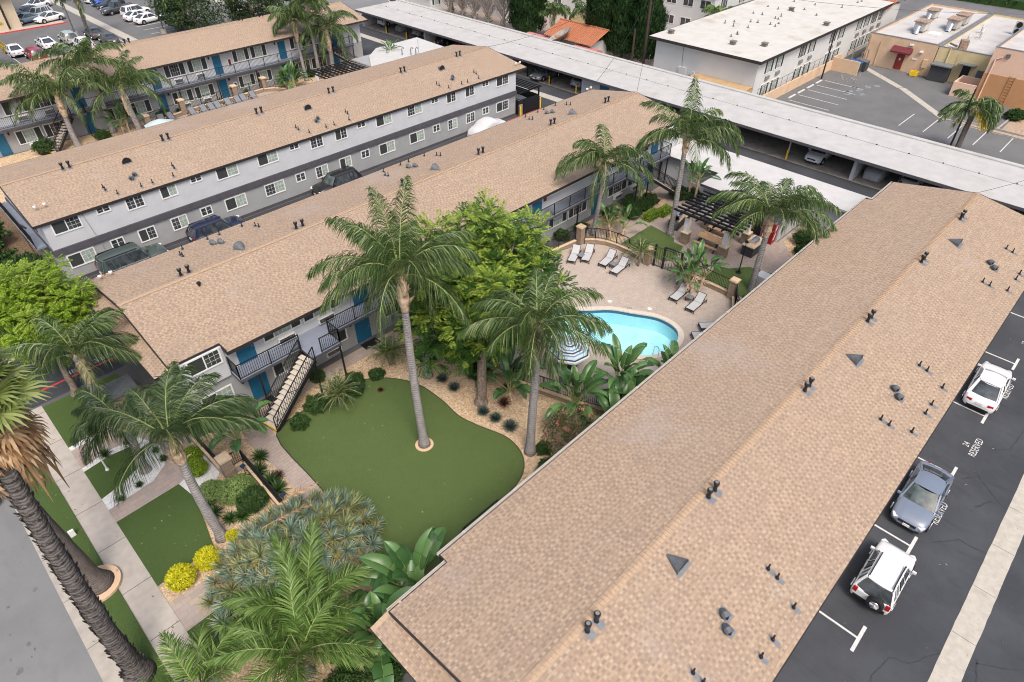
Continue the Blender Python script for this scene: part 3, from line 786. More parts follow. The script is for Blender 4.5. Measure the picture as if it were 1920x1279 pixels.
b = MB(); b.box(5.84, 5.9, .75, 11.2, 2.4, 2.75); b.build("trim_band", BAND, D)
# stairs of D towards the lawn: only their rail shows past the eave
b = MB(); rail(b, [(10.3, 12.95, 2.75), (12.3, 12.95, 2.75)]); rail(b, [(7.4, 12.95, 0.5), (10.3, 12.95, 2.75)]); rail(b, [(12.3, 12.3, 2.75), (12.3, 12.95, 2.75)]); b.build("stair_railing", BLACKM, D)
b = MB(); b.box(10.3, 12.3, 12.3, 13.0, 2.6, 2.75); b.build("landing", BAND, D)
b = MB()
for i in range(13): b.box(7.4+.22*i, 7.4+.22*i+.28, 12.32, 12.95, .2*i+.16, .2*i+.22)
b.build("stair_flight", STAIR, D)

def facade(par, y, yset, x0, x1, xs_set, fl2, lowgrey=True):
    """two-storey courtyard wall facing -y with recessed middle"""
    b = MB(); b.box(x0, x1, y, y+10.9, 2.75, 4.86); b.build("upper_wall", STUCCO_W, par)
    b = MB(); b.box(x0+.005, x1-.005, y+.004, y+10.8, 0, 2.75); b.build("lower_wall", STUCCO_G, par)
# C: middle building along the courtyard
Cb = thing("apartment_building", "middle apartment block with a walkway balcony above the lawn and pool court", "apartment building", (5.6, 36, 0))
facade(Cb, 30.7, 0, 5.9, 54.2, None, 2.95)
b = MB(); b.poly([(5.9, 30.7, 4.86), (5.9, 41.6, 4.86), (5.9, 36.6, 5.88)][::-1]); b.poly([(54.2, 30.7, 4.86), (54.2, 41.6, 4.86), (54.2, 36.6, 5.88)]); b.build("gable_wall", STUCCO_W, Cb)
rC = gable_roof(Cb, 5.4, 55.0, 36.6, 6.05, 30.75, 5.0, 42.2, 5.0, out=[('f', 8.25, 51.3, .85)], gutter_side=())
pent_roof(Cb, 4.6, 5.95, 4.75, 5.0, 30.75, 42.25)
vents(Cb, lambda d: 5+.1875*d, lambda d: 42.2-d, (13.4, 29.9, 46.5), (9.3, 17.2, 26.2, 34.0, 42.8, 50.6), 1, flue_d=5.1)
b = MB(); b.lathe(9.65, 35.46, [(.06, 5.8), (.06, 6.0), (.13, 6.02), (.13, 6.1)], 10); b.build("flue", BLACKM, Cb)
def flood(par, x, y, z, name="flood_light"):
    b = MB()
    b.cyl(x, y, z, z+.3, .025, .025, 6, 0)
    for s in (-1, 1): b.obox((x+.2*s, y, z+.3), .28, .05, .05, 0, 0); b.lathe(x+.32*s, y-.06, [(.05, z+.22), (.11, z+.3), (.12, z+.4), (.02, z+.44)], 8, 1)
    b.build(name, [WOOD, WHITE], par)
flood(Cb, 6.3, 41.7, 5.02); flood(Cb, 54.2, 42.0, 5.02)
# windows and doors of C, unit pattern measured along the facade
for x in (9.0, 16.9, 24.4, 33.7, 41.9, 49.7): door(Cb, x, x+.95, 2.95, 30.7, 1.86); walllamp(Cb, x+1.35, 4.55, 30.7)
for x in (9.1, 16.65, 24.9, 33.6, 41.4, 49.4): door(Cb, x, x+1.0, .05, 30.7); walllamp(Cb, x-.4, 1.75, 30.7)
for a, c in ((10.7, 13.05), (13.35, 15.85), (19.0, 21.3), (21.6, 23.9), (27.3, 29.6), (29.9, 32.2), (35.7, 37.9), (38.2, 40.5), (43.6, 46.2), (46.5, 49.1)):
    big = a in (10.7, 13.35, 27.3, 29.9, 43.6, 46.5)
    window(Cb, a, c, 3.7 if big else 4.05, 4.78, 30.7, 'triple', rw); window(Cb, a, c, .95, 1.95, 30.7, 'triple', rw)
for x in (11.4, 14.15, 28.0, 30.7, 44.4, 47.0): aircon(Cb, x, x+1.1, 3.14, 3.52, 30.7); aircon(Cb, x, x+1.1, .42, .8, 30.7)
for xa, xb in ((5.905, 8.25), (51.3, 54.19)):
    b = MB(); b.box(xa, xb, 30.55, 30.7, 2.75, 4.85); b.build("corner_wall", STUCCO_W, Cb)
window(Cb, 6.3, 8.0, 3.95, 4.85, 30.55, 'slide', rw); window(Cb, 6.3, 8.0, 1.0, 2.0, 30.7, 'slide', rw); window(Cb, 51.6, 53.2, 4.05, 4.78, 30.55, 'slide', rw)
b = MB(); b.box(34.75, 35.25, 30.64, 30.7, 3.75, 4.5, 0); b.box(34.85, 35.15, 30.56, 30.64, 3.8, 4.45, 1); b.build("extinguisher_box", [WHITE, MAROON], Cb)
# walkway, landings, rails
b = MB(); b.box(8.3, 51.2, 29.5, 30.7, 2.74, 2.93, 0); b.box(8.3, 51.2, 29.505, 30.695, 2.93, 2.945, 1)
b.box(12.2, 14.2, 28.3, 29.5, 2.74, 2.93, 0); b.box(12.21, 14.19, 28.305, 29.5, 2.93, 2.945, 1)
b.box(44.4, 46.3, 28.3, 29.5, 2.74, 2.93, 0); b.box(44.41, 46.29, 28.305, 29.5, 2.93, 2.945, 1)
b.build("walkway", [BAND, FLOOR_BL], Cb)
b = MB(); z = 2.945
rail(b, [(8.35, 29.54, z), (12.2, 29.54, z)]); rail(b, [(14.2, 29.54, z), (44.4, 29.54, z)]); rail(b, [(46.3, 29.54, z), (51.1, 29.54, z), (51.1, 30.6, z)])
rail(b, [(12.9, 28.34, z), (14.16, 28.34, z), (14.16, 29.5, z)]); rail(b, [(44.44, 29.5, z), (44.44, 28.34, z), (46.26, 28.34, z)])
rail(b, [(8.35, 30.6, z), (8.35, 29.54, z)])
b.build("railing", BLACKM, Cb)
for x, y in ((14.12, 28.4), (12.3, 28.4), (44.5, 28.4), (46.2, 28.4), (9.4, 29.58), (20.8, 29.58), (26.5, 29.58), (32.0, 29.58), (38.0, 29.58), (50.9, 29.58)):
    b = MB(); b.box(x-.045, x+.045, y-.045, y+.045, 0, 2.74); b.build("post", BLACKM, Cb)
def staircase(par, foot, head, wd, n, z1, parts_parent=None):
    """open-tread stair from foot to head, centre-line points in plan"""
    f, h = Vector((*foot, 0)), Vector((*head, 0)); d = (h-f).normalized(); s = Vector((-d.y, d.x, 0)); L = (h-f).length
    rz = math.atan2(d.y, d.x); st = MB()
    for e in (-1, 1): st.bar(f+s*e*(wd/2+.03)+Vector((0, 0, .05)), h+s*e*(wd/2+.03)+Vector((0, 0, z1-.12)), .06, .24)
    o = st.build("staircase", BLACKM, par)
    for i in range(n):
        p = f+d*(L*(i+.45)/n); z = z1*(i+1)/(n+1); t = MB(); t.obox((p.x, p.y, z), L/n+.06, wd, .06, rz, 0)
        if i == 0: q = p-d*(L/n/2+.01); t.obox((q.x, q.y, z+.003), .07, wd, .066, rz, 1)
        t.build("tread", [STAIR, YELLOW_P], o)
    for e in (-1, 1):
        r = MB(); k = s*e*(wd/2+.02); a, c = f+k+Vector((0, 0, .22)), h+k+Vector((0, 0, z1+.02))
        up = Vector((0, 0, .95)); r.bar(a+up, c+up, .05); r.bar(a+Vector((0, 0, .12)), c+Vector((0, 0, .12)), .035)
        m_ = int(L/.14)
        for i in range(m_+1):
            q = a.lerp(c, i/m_); w_ = .026 if i in (0, m_) else .011; r.box(q.x-w_, q.x+w_, q.y-w_, q.y+w_, q.z-(.25 if w_ > .02 else -.1), q.z+.95)
        if e < 0: 
            q = a.lerp(c, .55); r.bar(q+Vector((0, 0, .1)), a.lerp(c, .35)+up, .03); r.bar(a+Vector((0, 0, .1)), a.lerp(c, .14)+up, .03)
        r.build("handrail", BLACKM, o)
    return o
staircase(Cb, (8.55, 27.95), (12.15, 28.7), 1.15, 14, 2.9)
staircase(Cb, (49.9, 27.0), (46.3, 28.9), 1.0, 14, 2.9)

# B: block with the plain two-tone wall over the driveway
Bb = thing("apartment_building", "apartment block with plain two tone grey wall, charcoal band and rows of windows", "apartment building", (5.6, 58, 0))
b = MB(); b.box(5.5, 53.7, 52.0, 63.8, 2.9, 4.99); b.poly([(5.5, 52, 5.05), (5.5, 63.8, 5.05), (5.5, 58.2, 5.9)][::-1]); b.poly([(53.7, 52, 5.05), (53.7, 63.8, 5.05), (53.7, 58.2, 5.9)]); b.build("upper_wall", STUCCO_W, Bb)
b = MB(); b.box(5.505, 53.695, 52.03, 63.79, .28, 2.42); b.build("lower_wall", STUCCO_G, Bb)
b = MB(); b.box(5.5, 53.7, 52.0, 63.8, 0, .28); b.build("plinth", BAND, Bb)
b = MB(); b.box(5.4, 53.75, 51.86, 63.85, 2.42, 2.9); b.build("trim_band", BAND, Bb)
gable_roof(Bb, 5.0, 55.3, 58.25, 6.05, 51.85, 5.12, 64.4, 5.1)
vents(Bb, lambda d: 5.12+.145*d, lambda d: 51.85+d, (13.4, 30.0, 46.6), (9.3, 17.1, 25.75, 33.5, 42.4, 50.3), -1, flue_d=6.15)
flood(Bb, 6.2, 53.6, 5.38); flood(Bb, 54.6, 52.6, 5.24)
for g in (7.0, 23.05, 39.2):
    for dx, wd, kind in ((0, 1.75, 'slide'), (2.62, .82, 'small'), (4.85, 1.16, 'slide'), (7.45, 1.16, 'slide'), (9.75, .82, 'small'), (12.35, 1.75, 'slide')):
        a = g+dx-wd/2
        window(Bb, a, a+wd, 4.5 if kind == 'small' else 4.02, 4.86, 52.0, kind, rw)
        window(Bb, a, a+wd, 1.5 if kind == 'small' else 1.18, 2.12, 52.03, kind, rw)
for y, t_ in ((53.0, 0), (52.95, 1)): pass
lab = [("666", 53.05), ("668", 53.05)]
for i, x in enumerate((52.95, 53.32)):
    for j, ch in enumerate(("6", "6", "4") if i == 0 else ("6", "6", "8")):
        t_ = text("house_number", ch, (x, 52.02, 2.0-.22*j), .2, 0, M("dark bronze", (.12, .11, .09), .6), .01, 1, rx=R(90)); put(t_, Bb); t_.location = Vector(t_.location)-Bb.location
b = MB(); b.box(5.44, 5.5, 52.6, 63.0, 2.45, 2.8); b.build("side_band", BAND, Bb)
b = MB(); b.box(4.7, 5.5, 53.4, 63.2, 2.66, 2.8, 0); b.build("side_landing", FLOOR_BL, Bb); b = MB(); rail(b, [(4.74, 53.4, 2.8), (4.74, 63.1, 2.8)]); b.bar((4.72, 53.4, .1), (4.72, 57.5, 2.7), .05, .2); b.build("side_railing", BLACKM, Bb)
b = MB(); b.bar((4.7, 52.5, 4.9), (4.7, 55.5, 4.0), .1); b.box(5.46, 5.5, 55, 56, 3.2, 4.6); b.build("side_stair_rail", BLACKM, Bb)
b = MB(); b.box(8.35, 8.95, 51.86, 52.03, 1.0, 1.55); b.tube([(8.6, 51.98, 1.55), (8.55, 51.98, 2.4), (8.2, 51.98, 4.9)], .025, 6); b.build("meter_box", STUCCO_G, Bb)

# A: rear block across the second court
Ab = thing("apartment_building", "rear apartment block with black railed walkway and teal doors, beyond the second courtyard", "apartment building", (5.6, 86, 0))
b = MB(); b.box(5.9, 53.4, 81.4, 91.8, 2.7, 5.55); b.poly([(53.4, 81.4, 5.55), (53.4, 91.8, 5.55), (53.4, 86.4, 6.6)]); b.build("upper_wall", STUCCO_W, Ab)
b = MB(); b.box(5.905, 53.395, 81.404, 91.8, 0, 2.7); b.build("lower_wall", STUCCO_G, Ab)
gable_roof(Ab, -6.0, 54.2, 86.4, 6.75, 80.4, 5.45, 92.4, 5.45)
b = MB(); b.box(-5, 5.89, 81.402, 91.7, 0, 5.55); b.build("wing_wall", STUCCO_W, Ab)
b = MB(); b.box(-5, 51.5, 80.4, 81.4, 2.62, 2.8, 0); b.box(-5, 51.5, 80.405, 81.395, 2.8, 2.812, 1); b.box(14.5, 17.0, 79.4, 80.4, 2.62, 2.8, 0); b.box(46.0, 47.6, 79.4, 80.4, 2.62, 2.8, 0); b.build("walkway", [BAND, FLOOR_BL], Ab)
b = MB(); rail(b, [(-5, 80.44, 2.81), (14.5, 80.44, 2.81)], gap=.16); rail(b, [(17, 80.44, 2.81), (46, 80.44, 2.81)], gap=.16); rail(b, [(46, 80.4, 2.81), (46, 79.44, 2.81), (47.6, 79.44, 2.81)], gap=.16); rail(b, [(15.6, 79.44, 2.81), (17, 79.44, 2.81), (17, 80.4, 2.81)], gap=.16); rail(b, [(47.6, 80.44, 2.81), (51.4, 80.44, 2.81), (51.4, 81.3, 2.81)], gap=.16); b.build("railing", BLACKM, Ab)
for x in (16.9, 21.5, 27.3, 31.9, 37, 42.2, 46.1, 51.3):
    b = MB(); b.box(x-.05, x+.05, 80.42, 80.52, 0, 2.62); b.build("post", BLACKM, Ab)
k_ = 81.4/83.2
for x in (8.6, 16.9, 25.0, 32.45, 41.05, 48.6): door(Ab, x, x+.85, 2.81, 81.4); walllamp(Ab, x-.45, 4.7, 81.4); door(Ab, x, x+.85, .05, 81.404); walllamp(Ab, x+1.3, 1.9, 81.404)
for a, c in ((10.5, 12.7), (13.1, 15.2), (19.5, 21.6), (21.9, 24.0), (26.7, 28.95), (29.4, 31.6), (34.95, 36.95), (37.3, 39.3), (42.7, 44.9), (45.3, 47.4)):
    window(Ab, a, c, 3.75, 5.0, 81.4, 'triple', rw); window(Ab, a, c, .75, 2.0, 81.404, 'triple', rw)
for x in (11.2, 13.7, 27.4, 30.0, 43.5, 46.0): aircon(Ab, x, x+1.0, 3.0, 3.45, 81.4); aircon(Ab, x, x+1.0, .2, .6, 81.404)
for z in (3.55, .75):
    b = MB(); b.box(34.1, 34.6, 81.3, 81.4, z, z+.8, 0); b.box(34.2, 34.5, 81.25, 81.3, z+.1, z+.7, 1); b.build("extinguisher_box", [WHITE, MAROON], Ab)
staircase(Ab, (12.4, 78.3), (15.4, 79.9), 1.0, 13, 2.75)
staircase(Ab, (51.0, 77.8), (47.7, 79.6), 1.0, 13, 2.75)
for x in (8.5, 22.5, 25.2, 39.2, 42.0, 49.6):
    for k in (0, .5):
        v = MB(); v.lathe(x+k, 86.65, [(.13, 6.6), (.08, 6.75), (.08, 7.05), (.13, 7.08), (.13, 7.22)], 8); v.build("flue", BLACKM, Ab)

# flat-roofed laundry buildings
def flatbox(name, label, x0, x1, y0, y1, h, roofmat, wallmat, over=.35, cat="building", z0=0):
    r = thing(name, label, cat, (x0, y0, 0))
    b = MB(); b.box(x0, x1, y0, y1, 0, h-.14); b.build("wall", wallmat, r)
    b = MB(); b.box(x0-over, x1+over, y0-over, y1+over, h-.14, h, 0)
    b.build("roof", [roofmat], r)
    b = MB()
    for (a, c, d, e) in ((x0-over-.02, x0-over, y0-over-.02, y1+over+.02), (x1+over, x1+over+.02, y0-over-.02, y1+over+.02)): b.box(a, c, d, e, h-.2, h+.015)
    for (d, e) in ((y0-over-.02, y0-over), (y1+over, y1+over+.02)): b.box(x0-over, x1+over, d, e, h-.2, h+.015)
    b.build("roof_edge", FASCIA, r)
    return r
L1 = thing("laundry_building", "low white flat roofed building behind the black pergola and picnic tables", "utility building", (48.6, 16, 0))
b = MB(); b.box(48.6, 55.6, 16.9, 24.2, 0, 2.66); b.box(51.4, 55.6, 24.2, 30.4, 0, 2.66); b.box(52.6, 55.6, 12.4, 16.9, 0, 2.66); b.build("wall", STUCCO_W, L1)
b = MB(); b.prism([(48.2, 16.6), (52.2, 16.6), (52.2, 12.2), (55.9, 12.2), (55.9, 30.5), (51.1, 30.5), (51.1, 24.4), (48.2, 24.4)], 2.66, 2.82, 0, True); ro = b.build("roof", ROOF_W, L1)
b = MB()
b.box(48.17, 48.2, 16.57, 24.43, 2.6, 2.83); b.box(48.2, 52.2, 16.57, 16.6, 2.6, 2.83); b.box(51.07, 51.1, 24.4, 30.5, 2.6, 2.83); b.box(48.2, 51.1, 24.4, 24.43, 2.6, 2.83); b.build("roof_edge", BAND, ro)
b = MB(); b.lathe(51.9, 23.0, [(.2, 2.82), (.2, 2.95), (.3, 2.97), (.05, 3.1)], 10); b.build("roof_vent", GUTTER, ro)
b = MB()
for y in (18.4, 20.4, 22.4): b.box(48.56, 48.6, y, y+.9, 0, 2.05)
b.build("door", BLACKM, L1)
L2 = thing("laundry_building", "low white flat roofed building beside the rear court, between the two far blocks", "utility building", (50, 72, 0))
b = MB(); b.box(47.7, 58.6, 65.0, 75.6, 0, 2.66); b.build("wall", STUCCO_G, L2)
b = MB(); b.prism([(47.2, 64.8), (59.0, 64.8), (59.6, 77.0), (52.5, 76.8), (49.8, 74.6), (47.2, 70.6)], 2.66, 2.84, 0, True); b.build("roof", ROOF_W, L2)
b = MB()
for x, y in ((53.0, 71.8), (53.8, 71.0), (54.3, 70.6)): b.tube([(x, y, 2.8), (x, y, 3.6), (x+.2, y, 3.75), (x+.35, y, 3.6)], .07, 8)
b.cyl(55.0, 70.9, 2.8, 4.6, .03, .02, 6); b.build("vent_pipe", METAL_G, L2)

# long carport along the rear drive
CP = thing("carport", "long open carport with a white flat roof running behind the apartment blocks", "carport", (68, 45, 0))
y0, y1 = -30.0, 97.2
b = MB(); b.quad((63.4, y0, 2.55), (72.2, y0, 2.62), (72.2, y1, 2.62), (63.4, y1, 2.55)); b.quad((63.4, y0, 2.4), (63.4, y1, 2.4), (72.2, y1, 2.4), (72.2, y0, 2.4)); b.box(71.7, 72.25, y0, y1, 2.58, 2.75)
b.box(63.4, 72.2, y1, y1+.03, 2.36, 2.62)
roof = b.build("roof", ROOF_CP, CP)
b = MB(); b.box(63.33, 63.4, y0, y1, 2.32, 2.57); b.build("fascia", BAND, roof)
b = MB()
for y in range(-28, 97, 3): b.lathe(67.9, y, [(.08, 2.58), (.08, 2.64), (.02, 2.68)], 8)
for y in range(-26, 97, 3): b.box(67.86, 67.9, y, y+3, 2.586, 2.592)
struct(b.build("seam_cap", TAR, roof), "stuff")
b = MB(); b.box(71.9, 72.1, y0, y1, 0, 2.4); b.build("rear_wall", STUCCO_G, CP)
for y, wd in ((97.0, .2), (81.3, .25), (50.9, .25), (46.0, .25), (17.3, .3), (-8, .3)):
    b = MB(); b.box(64.4, 71.9, y-wd/2, y+wd/2, 0, 2.4)
    if y == 50.9: b.box(64.4, 64.6, 46.13, 50.77, 0, 2.4)
    b.build("divider_wall", STUCCO_W, CP)
b = MB(); b.box(64.36, 64.4, 46.8, 48.2, 0, 2.1); b.build("door", DOOR, CP)
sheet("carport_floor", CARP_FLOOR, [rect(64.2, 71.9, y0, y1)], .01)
for y in (91.0, 85.9, 77.6, 73.6, 69.4, 64.8, 60.6, 56.5, 50.2-2.9, 42, 38, 34, 30, 24.0, 13.2, 9, 5, 1, -4):
    if y in (47.3,): continue
    b = MB(); b.box(64.75, 64.87, y-.06, y+.06, 0, 2.4); b.build("post", BLACKM if y != 24.0 else TAN_CAP, CP)
for y in (91.0, 85.9, 79.2, 69.4, 56.5, 52.0, 24.0):
    b = MB(); b.cyl(64.5, y-.05, 0, .95, .085, .085, 10); b.lathe(64.5, y-.05, [(.085, .95), (.06, 1.0), (.01, 1.02)], 10)
    tag(b.build("bollard", YELLOW_P, origin=(64.5, y-.05, 0)), "x", "bollard", "yellow bollards guarding the carport posts")
BOLL = [o for o in S.objects if o.name.startswith("bollard")]
for o, l in zip(BOLL, ("yellow bollard at the far carport end by the white SUV", "yellow bollard by the carport post next to the covered car", "yellow bollard between the divider wall and the red car", "yellow bollard just right of the red car in the carport",
    "yellow bollard beside the silver sedan's nose in the carport", "yellow bollard left of the teal carport door", "yellow bollard at the foot of the tan carport post")): o["label"] = l
# ------------------------------------------------------------ palms
UP = Vector((0, 0, 1))
CAMX = HEAD-pi/2
def V2(a): return Vector((cos(a), sin(a), 0))
def frond(mb, org, az, el, L, droop, ll, n, hang, rg, m=0, mr=1, wd=.05, petiole=.12, plume=24, segs=10):
    """one feather leaf: arching midrib and two ranks of hanging leaflets"""
    p = Vector(org); pts = [p.copy()]; dirs = []
    for k in range(segs):
        t = (k+.5)/segs; e = el-droop*t**1.25
        d = V2(az)*cos(e)+UP*sin(e); dirs.append(d); p = p+d*(L/segs); pts.append(p.copy())
    mb.tube(pts, [.028*(1-.85*k/segs)+.003 for k in range(segs+1)], 4, mr, False)
    for i in range(n):
        t = petiole+(1-petiole)*(i+rg.random()*.6)/n; k = min(segs-1, int(t*segs)); f = t*segs-k
        q = pts[k].lerp(pts[k+1], f); d = dirs[k]
        sd = Vector((-d.y, d.x, 0)); sd = sd.normalized() if sd.length > .05 else V2(az+pi/2)
        nm = sd.cross(d)*-1
        if nm.z < 0: nm = -nm
        s = 1 if i % 2 else -1
        lg = ll*(.45+.75*sin(pi*min(1, .12+t*.86)))*rg.uniform(.85, 1.12)
        a = R(rg.uniform(32, 52)+34*t*t); pl = R(rg.uniform(-plume, plume)+14)
        dr = (sd*s*cos(a)+d*sin(a))*cos(pl)+nm*sin(pl)
        w0 = (d*.75+nm*.35+Vector((rg.uniform(-.3, .3), rg.uniform(-.3, .3), 0))).normalized()*wd*.5
        row = []; x = q; h = hang*rg.uniform(.7, 1.35)
        for j in range(4):
            ww = w0*(.7, 1.0, .72, .06)[j]; row.append((x-ww, x+ww))
            dd = (dr-UP*h*(j+.35)*.55).normalized(); x = x+dd*lg/3
        mb.grid(row, m)
def palm_trunk(root, base, top, r0, r1, mat, flare=1.55, n=14, bulge=0.0, seed=0):
    rg = random.Random(seed); b, t = Vector(base), Vector(top); pts, rad = [], []; N = 26
    for k in range(N+1):
        f = k/N; p = b.lerp(t, f); p.x += .06*sin(f*5+seed); p.y += .06*cos(f*4+seed)-.06*cos(seed)
        pts.append(p); fl = 1+(flare-1)*max(0, 1-f*9)**2
        rad.append((r0+(r1-r0)*f)*fl*(1+bulge*math.exp(-((f-.55)/.2)**2))*rg.uniform(.965, 1.035))
    m = MB(); m.tube(pts, rad, n, 0); return m.build("trunk", mat, root, smooth=True)
def boots(root, top, ln, r, seed, n=26):
    """ragged husk of old leaf bases at the head of the trunk"""
    rg = random.Random(seed); m = MB(); t = Vector(top)
    m.tube([t-UP*ln, t-UP*ln*.7, t-UP*ln*.3, t+UP*.15], [r*.95, r*1.35, r*1.25, r*.6], 9, 0)
    for i in range(n):
        a = i*2.4+rg.random()*.4; z = -ln*rg.uniform(.0, .95); o = V2(a); s = Vector((-o.y, o.x, 0)); p = t+UP*z+o*r*1.05
        w_ = rg.uniform(.07, .13); l = rg.uniform(.22, .5); out = rg.uniform(.1, .34)
        rows = [(p-s*w_, p+s*w_), (p-s*w_*.9+UP*l*.55+o*out*.3, p+s*w_*.9+UP*l*.55+o*out*.3), (p-s*w_*.2+UP*l+o*out, p+s*w_*.2+UP*l+o*out)]
        m.grid(rows, 0)
    return m.build("leaf_bases", SHAFT, root)
def crown(root, top, n, L, seed, mats=None, el=(84, 20), droop=(85, 125), ll=1.02, per=74, hang=1.7, wd=.037, extra=(), dead=0, skip=None):
    rg = random.Random(seed); m = MB(); t = Vector(top); per = int(per*2.5); L *= 1.1
    for i in range(n):
        f = (i+.5)/n; az = i*2.39996+seed*.7+rg.uniform(-.2, .2)
        if skip and skip(az): continue
        e = R(el[0]+(el[1]-el[0])*f+rg.uniform(-8, 8)); dr = R(droop[0]+(droop[1]-droop[0])*rg.random())*(1.05 if f > .5 else .95)
        frond(m, t+V2(az)*.1, az, e, L*rg.uniform(.82, 1.08)*(.8 if f < .12 else 1), dr, ll, per, hang, rg, 0, 1, wd)
    for (ang, e, l, dr) in extra:
        frond(m, t, CAMX+R(ang), R(e), l, R(dr), ll*1.05, int(per*1.15), hang*1.05, rg, 0, 1, wd)
    m.tube([t, t+UP*L*.2+V2(seed)*.1, t+UP*L*.38+V2(seed)*.2], [.05, .035, .004], 5, 1)
    o = m.build("crown", mats or [PALM, MIDRIB], root)
    if dead:
        k = MB()
        for i in range(dead):
            frond(k, t-UP*.25, rg.uniform(0, 6.28), R(rg.uniform(-45, -25)), L*.55, R(50), ll*.7, 40, 1.2, rg, 0, 0, .04)
        k.build("dead_frond", DRYF, root)
    return o
def queen(label, base, top, seed, n=15, L=4.0, r=(.23, .16), per=74, group="queen palms", tm=None, **kw):
    root = thing("palm_tree", label, "palm tree", base, 0, group)
    palm_trunk(root, (base[0], base[1], base[2]-.05), top, r[0], r[1], tm or PTRUNK, seed=seed)
    boots(root, top, kw.pop("boot", 1.3), r[1]*1.15, seed)
    crown(root, (top[0], top[1], top[2]+.15), n, L, seed, per=per, **kw)
    return root
# the tall courtyard palms
p1 = queen("tallest queen palm, grey ringed trunk standing in a round cut-out of the big lawn", (14.0, 20.6, 0), (14.05, 20.85, 11.3), 3, 10, 3.7, (.25, .17), 96, boot=1.9,
    extra=((178, 40, 4.7, 92), (196, 18, 4.2, 80), (12, 40, 3.6, 95), (140, 62, 4.0, 90), (30, 55, 4.2, 85), (120, 78, 4.2, 55), (80, 80, 4.4, 45), (160, 70, 4.3, 80)), el=(84, 30))
b = MB(); b.lathe(14.0, 20.6, [(.52, .03), (.52, .075), (.44, .08), (.2, .06)], 20); b.build("trunk_ring", PEACH, p1)
queen("queen palm in the gravel right behind the tallest lawn palm, crowns touching", (17.8, 24.9, 0), (17.75, 24.95, 7.7), 8, 13, 3.6, (.23, .17), 80, boot=1.0, extra=((2, 30, 4.3, 80), (-25, 5, 3.9, 66), (150, 40, 3.6, 80)))
queen("queen palm in the gravel in front of the striped pool umbrella", (17.9, 16.0, 0), (17.95, 15.9, 8.9), 5, 10, 3.4, (.25, .18), 90, boot=1.9,
    extra=((10, 22, 3.9, 72), (-12, 10, 3.6, 60), (182, 30, 3.9, 80), (262, 25, 3.3, 80), (285, 20, 3.2, 80), (90, 50, 3.6, 70)))
queen("queen palm by the curved iron fence at the far pool corner", (38.9, 28.5, 0), (38.75, 27.9, 6.4), 12, 12, 4.2, (.2, .16), 70, boot=.9, extra=((178, 45, 4.6, 125), (2, 20, 5.0, 100), (200, 50, 4.2, 125)), droop=(95, 135), wd=.05)
queen("tallest queen palm by the round black planter near the picnic pergola", (43.4, 23.9, 0), (43.6, 23.95, 8.0), 14, 12, 4.7, (.24, .17), 74, boot=.9, extra=((175, 40, 4.6, 120), (0, 35, 5.0, 110), (15, 10, 4.6, 95), (80, 82, 4.6, 40)), droop=(85, 130), wd=.05)
queen("queen palm leaning over the laundry roof beside the red vending machine", (40.9, 14.9, 0), (41.0, 15.05, 6.0), 17, 13, 4.6, (.24, .18), 78, boot=1.5, extra=((178, 48, 4.6, 110), (0, 25, 5.8, 95), (20, 40, 5.0, 95), (-12, 16, 5.2, 85), (150, 50, 4.6, 100)), el=(84, 34), droop=(80, 118), wd=.05)
# front yard palms
queen("queen palm with a leaning trunk beside the square front lawn and yellow balls", (3.1, 23.1, 0), (3.05, 23.25, 7.0), 21, 9, 3.7, (.25, .18), 92, boot=1.3, mats=[PALM_G, MIDRIB],
    extra=((170, 52, 4.6, 84), (10, 45, 4.2, 90), (100, 66, 3.8, 80), (40, 42, 4.0, 88), (70, 60, 3.8, 95)), el=(84, 34), skip=lambda a: 2.6 < (a-CAMX) % (2*pi) < 4.4)
queen("low queen palm at the white gravel curve of the entry path", (2.25, 30.0, 0), (2.3, 29.8, 4.0), 23, 7, 2.6, (.24, .19), 84, boot=.6, mats=[PALM_G, MIDRIB], extra=((250, 30, 2.6, 90),))
queen("queen palm by the red fire lane line, husks peeling off its trunk", (2.3, 36.0, 0), (2.4, 35.2, 5.0), 26, 11, 3.6, (.25, .2), 84, boot=1.9, mats=[PALM, MIDRIB], extra=((85, 40, 3.6, 70), (0, 30, 3.7, 80)))
# young bright palms at the bottom of the front yard
queen("bright green young palm with long feather leaves below the blue rosette tree", (3.9, 16.0, 0), (3.75, 15.7, 1.6), 31, 8, 3.2, (.2, .15), 80, boot=.5, mats=[PALM_B, MIDRIB], el=(70, 25), droop=(50, 80), hang=.5, ll=.75,
    extra=((93, 45, 3.8, 40), (175, 42, 3.9, 85), (35, 38, 3.7, 55), (245, 60, 2.2, 60)), wd=.06)
queen("bright green palm at the bottom edge, arching over the front lawn", (2.6, 14.3, 0), (2.6, 14.2, 1.9), 33, 14, 3.4, (.2, .15), 76, boot=.5, mats=[PALM_B, MIDRIB], el=(75, 15), droop=(60, 90), hang=.6, ll=.75, extra=((170, 40, 3.4, 85), (40, 45, 3.6, 80), (90, 50, 2.6, 70)), wd=.06)
queen("palm at the very bottom of the walk, only its leaf tips in view", (-.9, 16.2, 0), (-.9, 16.1, 1.3), 35, 8, 2.5, (.2, .15), 70, boot=.4, mats=[PALM_B, MIDRIB], el=(70, 25), droop=(50, 80), hang=.6, ll=.7, wd=.06)
